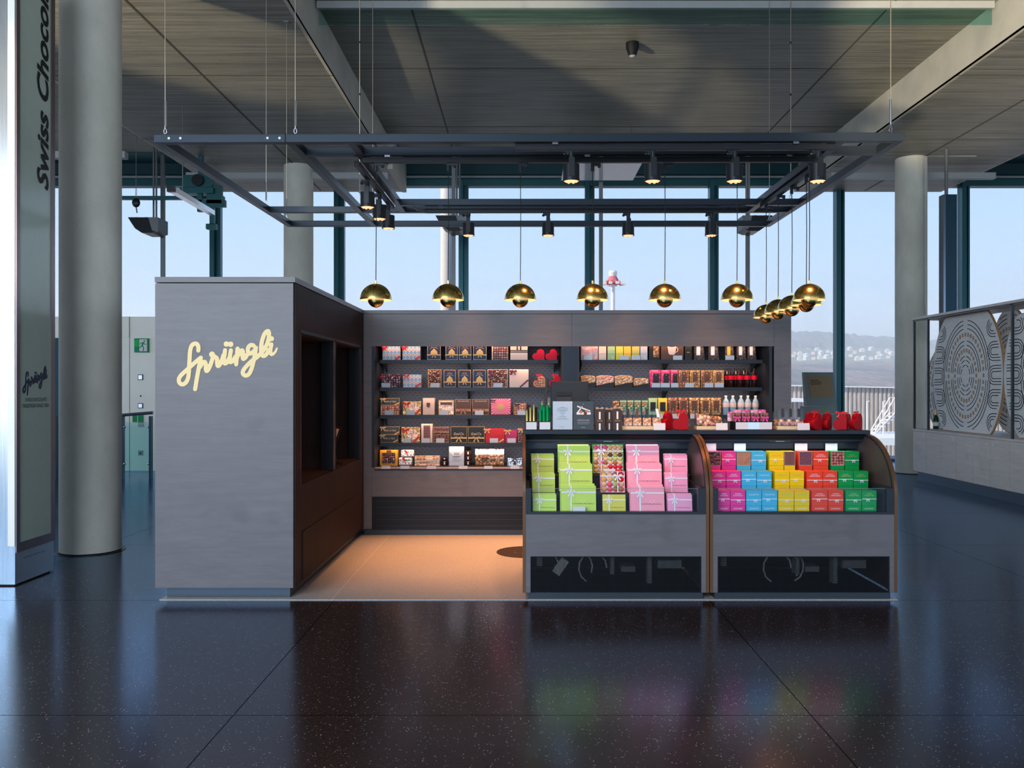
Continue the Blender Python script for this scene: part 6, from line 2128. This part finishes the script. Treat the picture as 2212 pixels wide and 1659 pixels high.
def cookie_bag(label, px, Y, z, w, h, fill, tagm, tilt=0.0, group='clear cookie bags on wooden trays', fh=0.5):
    t = thing('cookie_bag', label, 'bag', (X_(px, Y), Y, z), group=group)
    MB().hexa([(-w / 2, 0.0, 0), (w / 2, 0.0, 0), (w / 2, 0.05, 0), (-w / 2, 0.05, 0), (-w / 2, 0.004, h * fh), (w / 2, 0.004, h * fh), (w / 2, 0.046, h * fh), (-w / 2, 0.046, h * fh)]).build('filling', fill, t, bevel=0.008)
    m = MB().hexa([(-w * 0.52, -0.003, 0.0), (w * 0.52, -0.003, 0.0), (w * 0.52, 0.053, 0.0), (-w * 0.52, 0.053, 0.0), (-w * 0.5, 0.02, h), (w * 0.5, 0.02, h), (w * 0.5, 0.028, h), (-w * 0.5, 0.028, h)])
    m.build('clear_bag', 'cellophane', t)
    MB().hexa([(-0.010 + tilt, 0.0, h * 0.55), (0.010 + tilt, 0.0, h * 0.55), (0.010 + tilt, 0.002, h * 0.55), (-0.010 + tilt, 0.002, h * 0.55), (-0.010, 0.012, h * 1.06), (0.010, 0.012, h * 1.06), (0.010, 0.014, h * 1.06), (-0.010, 0.014, h * 1.06)]).build('hang_tag', tagm, t)
    return t


def tray(label, p0, p1, Y, h=0.026, d=0.12):
    o = MB().box(-(p1 - p0) * Y / FPX / 2, (p1 - p0) * Y / FPX / 2, 0, d, 0, h).build('wooden_tray', 'tray_wood', bevel=0.002)
    o.location = (X_((p0 + p1) / 2, Y), Y, Zc)
    tag(o, label, 'tray', 'pale wooden display trays')


tray('pale wooden tray under the four clear cookie bags', 1343.5, 1434, 6.54)
for i, (px, tm) in enumerate(((1357, 'slate'), (1377, 'box_brown'), (1398, 'slate'), (1419, 'card'))):
    cookie_bag('%s clear bag of cookies on the left wooden tray' % _ord[i], px, 6.56, Zc + 0.0275, 0.066, 0.125, 'cookies', tm, -0.004 if i < 3 else 0.012)
price_c = 0


def ccard(p0, p1, py0, py1, Y, what, z=Zc, rx=R(-8)):
    o = MB().box(-(p1 - p0) * Y / FPX / 2, (p1 - p0) * Y / FPX / 2, 0, 0.002, 0, (py1 - py0) * Y / FPX).build('price_card', 'card_print')
    o.location = (X_((p0 + p1) / 2, Y), Y, z)
    o.rotation_euler = (rx, 0, 0)
    tag(o, 'white price card %s' % what, 'price card', 'white price cards')


ccard(1412, 1437.5, 913.5, 928.5, 6.495, 'leaning at the right end of the left wooden tray')
HG = 'dark red heart boxes on the countertop'
heart_box('small dark red heart box turned sideways beside the price card', X_(1444, 6.60), 6.60, Zc, 0.092, 0.125, 'heart_red', PI / 4, d=0.05, rz=R(38), bow='red_ribbon', group=HG, bs=0.03)
heart_box('large dark red heart box facing front with a big red bow', X_(1470, 6.52), 6.52, Zc, 0.118, 0.130, 'heart_red', PI / 4, d=0.055, rz=R(-10), bow='red_ribbon', group=HG, bs=0.042)
# biscuits bag on tray
tray('dark sided wooden tray under the large clear bag of chocolates', 1505, 1566, 6.54)
t = thing('chocolate_bag', 'large flat cellophane bag of broken chocolate leaning on the middle tray', 'bag', (X_(1534, 6.56), 6.56, Zc + 0.0275))
w = 61 * 6.56 / FPX
MB().hexa([(-w * 0.46, 0, 0.0), (w * 0.46, 0, 0.0), (w * 0.46, 0.05, 0.0), (-w * 0.46, 0.05, 0.0), (-w * 0.48, 0.03, 0.095), (w * 0.44, 0.03, 0.07), (w * 0.44, 0.06, 0.07), (-w * 0.48, 0.06, 0.095)]).build('chocolate_pieces', 'mint_mix', t, bevel=0.012)
MB().ball((w * 0.25, 0.012, 0.045), 0.036, 14, 8, 1, 0.6, 0.9).build('golden_curls', 'caramel_mix', t)
MB().hexa([(-w * 0.5, -0.012, 0.0), (w * 0.5, -0.012, 0.0), (w * 0.5, 0.065, 0.0), (-w * 0.5, 0.065, 0.0), (-w * 0.5, 0.03, 0.135), (w * 0.48, 0.03, 0.125), (w * 0.48, 0.06, 0.125), (-w * 0.5, 0.06, 0.135)]).build('clear_bag', 'cellophane', t)
ccard(1547, 1572, 913, 928, 6.495, 'leaning on the middle wooden tray')
# acrylic riser with pink gifts
t = thing('gift_riser', 'black riser with two white cards and a mirror strip on the countertop', 'riser', (X_(1628, 6.52), 6.52, Zc))
w = 80 * 6.52 / FPX
MB().box(-w / 2, w / 2, 0, 0.16, 0.0, 0.062).build('block', 'black', t)
MB().box(-w / 2 + 0.004, -w / 2 + 0.094, -0.003, 0, 0.004, 0.058).build('left_card', 'card_print', t)
MB().box(w / 2 - 0.094, w / 2 - 0.002, -0.003, 0, 0.004, 0.058).build('right_card', 'card_print', t)
MB().box(-w / 2 + 0.095, w / 2 - 0.095, -0.002, 0, 0.004, 0.058).build('mirror_strip', 'chrome', t)
for i in range(4):
    x = X_(1592 + i * 20, 6.53)
    t = thing('gift_pouch', '%s clear praline pouch with hot pink bow in the front row on the riser' % ('first', 'second', 'third', 'fourth')[i], 'gift', (x, 6.53, Zc + 0.063), group='pralines with hot pink bows')
    MB().box(-0.032, 0.032, 0, 0.05, 0, 0.066).build('pralines', 'chocs_purple', t, bevel=0.006)
    bow_mesh(0, -0.006, 0.028, 0.030).build('bow', 'hot_pink', t, smooth=True)
for i, px in enumerate((1578, 1592, 1610, 1628, 1645)):
    x = X_(px, 6.62)
    t = thing('gift_box', '%s pink flowered gift box behind the pouches on the riser' % ('first', 'second', 'third', 'fourth', 'fifth')[i], 'gift', (x, 6.60, Zc + 0.063), rz=R((i % 3 - 1) * 9), group='pink flowered gift boxes')
    MB().box(-0.026, 0.026, 0, 0.05, 0, 0.088 if i else 0.07).build('carton', 'pink_floral', t)
    bow_mesh(0.0, -0.006, 0.078 if i else 0.06, 0.026).build('bow', 'rose' if i % 2 else 'hot_pink', t, smooth=True)
# third tray
tray('pale wooden tray under the clear bags left of the red hearts', 1679, 1748, 6.54)
for i, px in enumerate((1692, 1709, 1727)):
    cookie_bag('%s clear bag of chocolate leaves with a black tag on the right tray' % ('left', 'middle', 'right')[i], px, 6.57, Zc + 0.0275, 0.062, 0.125, 'mint_mix', 'slate', -0.002, 'clear bags with black tags', 0.42)
cookie_bag('untagged clear bag standing at the left edge of the right tray', 1677, 6.62, Zc + 0.0275, 0.035, 0.11, 'caramel_mix', 'cellophane', 0, 'clear bags with black tags', 0.45)
ccard(1723, 1749.5, 913.5, 928.5, 6.495, 'leaning before the right wooden tray')
for i, (px, Y, w, h, rz, bw, lab) in enumerate(((1752, 6.66, 0.085, 0.12, 40, 0.03, 'leftmost dark red heart box, mostly hidden behind its neighbour'), (1766, 6.54, 0.096, 0.122, 32, 0.042, 'second dark red heart box with a large glossy bow'),
                                             (1791, 6.62, 0.088, 0.118, 48, 0.034, 'third dark red heart box seen edge on'), (1814, 6.54, 0.102, 0.118, -34, 0.036, 'fourth dark red heart box, turned to the right'),
                                             (1832, 6.68, 0.085, 0.115, 42, 0.026, 'small dark red heart box in the second row on the right'), (1853, 6.56, 0.098, 0.122, 30, 0.030, 'rightmost dark red heart box at the end of the countertop'))):
    heart_box(lab, X_(px, Y), Y, Zc, w, h, 'heart_red', PI / 4, d=0.05, rz=R(rz), bow='red_ribbon', group=HG, bs=bw)

# information terminal behind the counter
t = thing('info_terminal', 'tall grey boarding pass terminal with a tan screen behind the counter', 'terminal', (X_(1776, 9.9), 9.9, 0))
w = 0.175
MB().hexa([(-w, 0.0, 1.28), (w, 0.0, 1.28), (w, 0.12, 1.28), (-w, 0.12, 1.28), (-w - 0.01, 0.10, Z_(804, 9.95)), (w - 0.01, 0.10, Z_(804, 9.95)), (w - 0.01, 0.16, Z_(804, 9.95)), (-w - 0.01, 0.16, Z_(804, 9.95))]).build('head', 'kiosk_grey', t, bevel=0.004)
zz0, zz1 = 1.38, Z_(812, 9.9)
def _hy(z):
    return 0.10 * (z - 1.28) / (Z_(804, 9.95) - 1.28)
MB().hexa([(-0.13, _hy(zz0) - 0.004, zz0), (0.14, _hy(zz0) - 0.004, zz0), (0.14, _hy(zz0) - 0.001, zz0), (-0.13, _hy(zz0) - 0.001, zz0), (-0.14, _hy(zz1) - 0.004, zz1), (0.13, _hy(zz1) - 0.004, zz1), (0.13, _hy(zz1) - 0.001, zz1), (-0.14, _hy(zz1) - 0.001, zz1)]).build('screen', 'screen_tan', t)
MB().box(-w, w, 0.0, 0.25, 0.02, 1.275).build('body', 'kiosk_grey', t, bevel=0.004)
MB().box(-w + 0.01, w - 0.01, 0.01, 0.24, 0, 0.02).build('foot', 'black', t)
MB().prism([(0.035 * math.cos(q), 1.225 + 0.011 * math.sin(q)) for q in [2 * PI * k / 20 for k in range(20)]], 'y', -0.003, 0).build('scanner_badge', plain('badge_green', (0.10, 0.22, 0.01), 0.4), t)
lettering('instruction', 'Scan your boarding pass', 'light_trim', t, (0, -0.001, 1.185), (1, 0, 0), (0, 0, 1), width=0.29, height=0.026)

for _k in range(3):
    _z = 1.575 - 0.022 * _k
    MB().box(-0.115, -0.115 + (0.10, 0.13, 0.12)[_k], _hy(_z) - 0.0055, _hy(_z) - 0.0042, _z, _z + 0.007).build('screen_line', 'black', t)

# ================================================================== left counter: ribboned gift boxes
TF = 0.578
STEPZ = (TF + 0.005, 0.721, 0.8435)
TILT = R(-9)


def ribbon_box(p0, p1, h, row, face, edge, label, text=True, big=True, Yo=0.0, xo=0.0, zo=0.0, group=None, bow=True):
    Y = (6.085, 6.30, 6.485)[row] + Yo
    w = (p1 - p0) * Y / FPX
    t = thing('gift_box', label, 'gift box', (X_((p0 + p1) / 2, Y) + xo, Y, STEPZ[row] + zo), rx=TILT, group=group)
    MB().box(-w / 2, w / 2, 0, 0.012, 0, h).build('lid', face, t, bevel=0.001)
    MB().box(-w / 2 + 0.002, w / 2 - 0.002, 0.012, 0.028, 0.002, h - 0.002).build('tray_bottom', edge, t)
    rw = 0.010 if big else 0.008
    xv = -w * 0.24
    zh = h * (0.76 if big else 0.72)
    MB().box(-w / 2, w / 2, -0.0012, 0, zh, zh + rw).build('cross_ribbon', 'satin_white', t)
    MB().box(xv, xv + rw, -0.0022, -0.0012, 0, h).build('upright_ribbon', 'satin_white', t)
    if bow:
        bow_mesh(xv + rw / 2, -0.007, zh + rw / 2, 0.034 if big else 0.028).build('bow', 'satin_white', t, smooth=True)
    if text:
        lettering('print', 'LUXEMBURGERLI', 'slate' if face != 'rose' else 'burgundy', t, (w * 0.10, 0, h * (0.40 if big else 0.38)), (1, 0, 0), (0, 0, 1), width=w * 0.66, height=0.0085 if big else 0.006, lift=0.001)
        if big:
            m = MB()
            for q in (0.04, 0.14):
                m.bar((w * q, -0.0005, h * 0.42), (w * q + 0.018, -0.0005, h * 0.56), 0.0008, 0.0012, up=(1, 0, 0))
            m.build('script_stroke', 'satin_white', t)
    return t


RN = ['front', 'middle', 'back']
GG = 'ribboned gift boxes in the left counter'
for row, (a, b, h) in enumerate(((1151, 1202, 0.150), (1150, 1199, 0.140), (1148, 1197, 0.143))):
    ribbon_box(a, b, h, row, 'lime', 'lime_edge', 'small lime green gift box of the outer left column, %s row' % RN[row], big=False, group=GG)
    ribbon_box(a - 1.5, b - 1.5, h, row, 'lime', 'lime_edge', 'plain small lime box tucked directly behind the %s one of the left column' % RN[row], big=False, Yo=0.0335, zo=0.006, text=False, bow=False, group=GG)
for row, (a, b, h) in enumerate(((1213, 1288, 0.212), (1210.5, 1280, 0.212), (1208, 1275, 0.212))):
    ribbon_box(a, b, h, row, 'lime', 'lime_edge', 'large lime green gift box of the second column, %s row' % RN[row], group=GG)
    ribbon_box(a - 3, b - 3, h, row, 'lime', 'lime_edge', 'second large lime box tucked behind the %s one of its column' % RN[row], Yo=0.0335, zo=0.006 if row else 0.012, text=False, bow=False, group=GG)
for row, (a, b, h) in enumerate(((1363, 1436, 0.205), (1356.5, 1430.5, 0.212), (1356, 1425, 0.212))):
    ribbon_box(a, b, h, row, 'rose', 'rose_edge', 'large rose pink gift box of the fourth column, %s row' % RN[row], group=GG)
    ribbon_box(a - 2.5, b - 2.5, h, row, 'rose', 'rose_edge', 'second large rose box tucked behind the %s one of its column' % RN[row], Yo=0.0335, zo=0.006 if row else 0.012, text=False, bow=False, group=GG)
for row, (a, b, h) in enumerate(((1443, 1496, 0.150), (1437, 1486, 0.140), (1436, 1485.5, 0.143))):
    ribbon_box(a, b, h, row, 'orchid', 'rose_edge', 'small orchid pink gift box of the right column, %s row' % RN[row], big=False, group=GG)
    ribbon_box(a - 2, b - 2, h, row, 'orchid', 'rose_edge', 'plain small pink box tucked directly behind the %s one of the right column' % RN[row], big=False, Yo=0.0335, zo=0.006, text=False, bow=False, group=GG)
ribbon_box(1302, 1352, 0.150, 0, 'lime_yellow', 'lime_edge', 'small yellow green gift box before the open macaron boxes', big=False, group=GG)

MAC = {k: plain('macaron_' + k, c, 0.35, noise=0.04) for k, c in dict(pink=(0.72, 0.08, 0.16), red=(0.62, 0.015, 0.03), tan=(0.68, 0.36, 0.12), yellow=(0.72, 0.46, 0.10), dark=(0.10, 0.045, 0.01), olive=(0.42, 0.40, 0.06), green=(0.42, 0.48, 0.14), brown=(0.36, 0.12, 0.05), peach=(0.74, 0.42, 0.24)).items()}


def macaron_box(a, b, h, row, cols, rows_, seq, label, side, Yo=0.0, xr=0.26):
    Y = (6.085, 6.30, 6.485)[row] + Yo
    w = (b - a) * Y / FPX
    t = thing('macaron_box', label, 'macaron box', (X_((a + b) / 2, Y), Y, STEPZ[row]), rx=TILT)
    th = 0.030
    MB().box(-w / 2, w / 2, 0.012, th, 0, h).box(-w / 2, -w / 2 + 0.003, -0.01, 0.012, 0, h).box(w / 2 - 0.003, w / 2, -0.01, 0.012, 0, h).box(-w / 2, w / 2, -0.01, 0.012, 0, 0.003).box(-w / 2, w / 2, -0.01, 0.012, h - 0.003, h).build('open_carton', side, t)
    MB().box(-w / 2 + 0.004, w / 2 - 0.004, 0.010, 0.0119, 0.004, h - 0.004).build('paper_liner', 'satin_white', t)
    dx = (w - 0.014) / cols
    dz = (h - 0.014) / rows_
    r = 0.5 * (dx + dz) * 0.5
    base = {}
    for j in range(rows_):
        for i in range(cols):
            mt = seq[(j * cols + i) % len(seq)]
            if mt not in base:
                m = MB().ball((0, 0, 0), r, 12, 8, dx * 0.49 / r, 0.5, dz * 0.53 / r)
                base[mt] = m.build('macaron', MAC[mt], t, smooth=True)
                o = base[mt]
            else:
                o = base[mt].copy()
                COL.objects.link(o)
                o.parent = t
            o.location = (-w / 2 + 0.007 + dx * (i + 0.5), 0.002, h - 0.007 - dz * (j + 0.5))
    MB().box(-w / 2, w / 2, -0.0125, -0.0110, h * 0.74, h * 0.74 + 0.008).build('cross_ribbon', 'satin_white', t)
    xv = (xr - 0.5) * w
    MB().box(xv, xv + 0.008, -0.0137, -0.0126, 0, h).build('upright_ribbon', 'satin_white', t)
    bow_mesh(xv + 0.004, -0.02, h * 0.76, 0.034).build('bow', 'satin_white', t, smooth=True)
    MB().lathe([(0.009, 0), (0.009, 0.002)], 14, cap0=True, cap1=True).xf(Matrix.Translation((xv + 0.008, -0.014, h * 0.38)) @ Matrix.Rotation(PI / 2, 4, 'X')).build('sticker', 'hot_pink', t)


macaron_box(1280.5, 1347, 0.222, 2, 6, 7, ['pink', 'pink', 'pink', 'tan', 'tan', 'tan', 'peach', 'yellow', 'peach', 'tan', 'peach', 'tan', 'yellow', 'yellow', 'yellow', 'dark', 'olive', 'dark', 'peach', 'peach', 'peach', 'green', 'green', 'green',
                                            'brown', 'peach', 'brown', 'peach', 'brown', 'peach', 'tan', 'tan', 'peach', 'red', 'red', 'red', 'tan', 'tan', 'peach', 'red', 'red', 'red'], 'large open box of coloured macarons in the back row', 'lime_edge')
macaron_box(1297, 1350, 0.158, 1, 4, 4, ['yellow', 'peach', 'brown', 'red', 'tan', 'peach', 'olive', 'red', 'peach', 'pink', 'green', 'peach', 'tan', 'pink', 'brown', 'brown'], 'smaller open pink box of macarons in the middle row', 'rose', xr=0.68)
ccard(1237.5, 1264.5, 1093, 1106.5, 6.045, 'before the front large lime box in the left counter', z=TF + 0.03)
ccard(1304, 1329, 1020, 1029, 6.40, 'at the foot of the large macaron box', z=0.853)

# ================================================================== right counter: cubes
CUB = [('pink', 'cube_pink', 'AMANDES\nAU CHOCOLAT', 'almonds'), ('blue', 'cube_blue', 'CARNETTES', 'choc_sticks'), ('yellow', 'cube_yellow', 'NAPS', 'choc_naps'), ('red', 'cube_red', 'CHOC\nORANGES', 'orange_sticks'), ('green', 'cube_green', 'CHOC\nNOISETTES', 'hazelnuts')]
PXS = [
    [(1551, 1577), (1578, 1610), (1612, 1645), (1646, 1679), (1681.5, 1715), (1716, 1748.5), (1754, 1788), (1789.5, 1822), (1827, 1861), (1862, 1893.6)],
    [(1538, 1568), (1569, 1600.4), (1602, 1634), (1635, 1667), (1673.6, 1705.5), (1706.3, 1737), (1743, 1776.8), (1777.6, 1809), (1811, 1843), (1843.8, 1875.8)],
    [(1530, 1557), (1559, 1590), (1591.5, 1621.6), (1622.7, 1655), (1661.6, 1693), (1694, 1718), (1726, 1755), (1757, 1789.7), (1795, 1824), (1825, 1856)]]
CYs = (6.085, 6.29, 6.50)
CTOP = (1059.5, 1018, 975.5)
STEPZ = (TF, 0.7165, 0.8395)
for row in range(3):
    Y = CYs[row]
    for k in range(10):
        cname, cm, txt, opn = CUB[k // 2]
        a, b = PXS[row][k]
        w = (b - a) * Y / FPX - 0.001
        zt = Z_(CTOP[row], Y)
        hb = 0.106 if row else 0.108
        zb = zt - hb
        side = 'left' if k % 2 == 0 else 'right'
        opened = row == 2 and (k in (0, 2, 5, 6, 8))
        # lower box
        t = thing('cube_box', 'lower %s cube box under the %s upper one in the %s row' % (cname, side, RN[row]), 'box', (X_((a + b) / 2, Y), Y + 0.001, STEPZ[row]), group='coloured cube boxes')
        MB().box(-w / 2 + 0.001, w / 2 - 0.001, 0.0, 0.10, 0, zb - STEPZ[row] - 0.0008).build('carton', cm, t)
        if row == 0:
            lettering('print', txt.split('\n')[0], 'satin_white', t, (0, 0, (zb - STEPZ[row]) * 0.72), (1, 0, 0), (0, 0, 1), width=w * 0.62, height=0.009, shear=0.2, lift=0.0008)
        t = thing('cube_box', '%s %s cube box%s on top of the %s row' % (side, cname, ' with its lid off' if opened else ' with white ribbon', RN[row]), 'box', (X_((a + b) / 2, Y), Y, zb), group='coloured cube boxes')
        if opened:
            MB().box(-w / 2, w / 2, 0.004, 0.10, 0, hb).build('carton', cm, t)
            MB().box(-w / 2, w / 2, 0.0, 0.004, 0, 0.003).box(-w / 2, w / 2, 0.0, 0.004, hb - 0.003, hb).box(-w / 2, -w / 2 + 0.003, 0, 0.004, 0.003, hb - 0.003).box(w / 2 - 0.003, w / 2, 0, 0.004, 0.003, hb - 0.003).build('rim', 'kraft', t)
            MB().box(-w / 2 + 0.003, w / 2 - 0.003, 0.002, 0.0039, 0.003, hb - 0.003).build('chocolates', opn, t)
            if opn == 'choc_sticks':
                MB().bar((-w * 0.05, -0.001, hb * 0.18), (w * 0.46, -0.001, hb * 0.78), 0.005, 0.007, up=(1, 0, 0)).build('loose_stick', 'copper_ribbon', t)
        else:
            MB().box(-w / 2, w / 2, 0.0, 0.035, 0, hb).build('lid', cm, t, bevel=0.0008)
            MB().box(-w / 2 + 0.001, w / 2 - 0.001, 0.0355, 0.10, 0.001, hb - 0.001).build('carton', cm, t)
            zr = hb * (0.36 if (k + row) % 3 else 0.42)
            MB().box(-w / 2, w / 2, -0.001, 0, zr, zr + 0.0042).build('ribbon', 'satin_white', t)
            bow_mesh((-0.01, 0.006, 0.012)[(k + row) % 3], -0.003, zr - 0.001, 0.017).build('bow', 'satin_white', t)
            lettering('print', txt, 'satin_white' if cname not in ('yellow', 'green') else 'foil_gold', t, (0, 0, hb * 0.72), (1, 0, 0), (0, 0, 1), width=w * 0.66, height=0.021 if '\n' in txt else 0.009, shear=0.2, lift=0.0008)
for a, b, w_ in ((1525, 1547, 'above the open almond box'), (1585.7, 1611, 'above the open stick box'), (1717, 1744, 'above the open red box'), (1783, 1809, 'above the open hazelnut box')):
    ccard(a, b, 957, 974, 6.62, w_ + ' in the right counter', z=Z_(974.8, 6.62), rx=0)
    o = bpy.data.objects[[q.name for q in bpy.data.objects if q.name.startswith('price_card')][-1]]
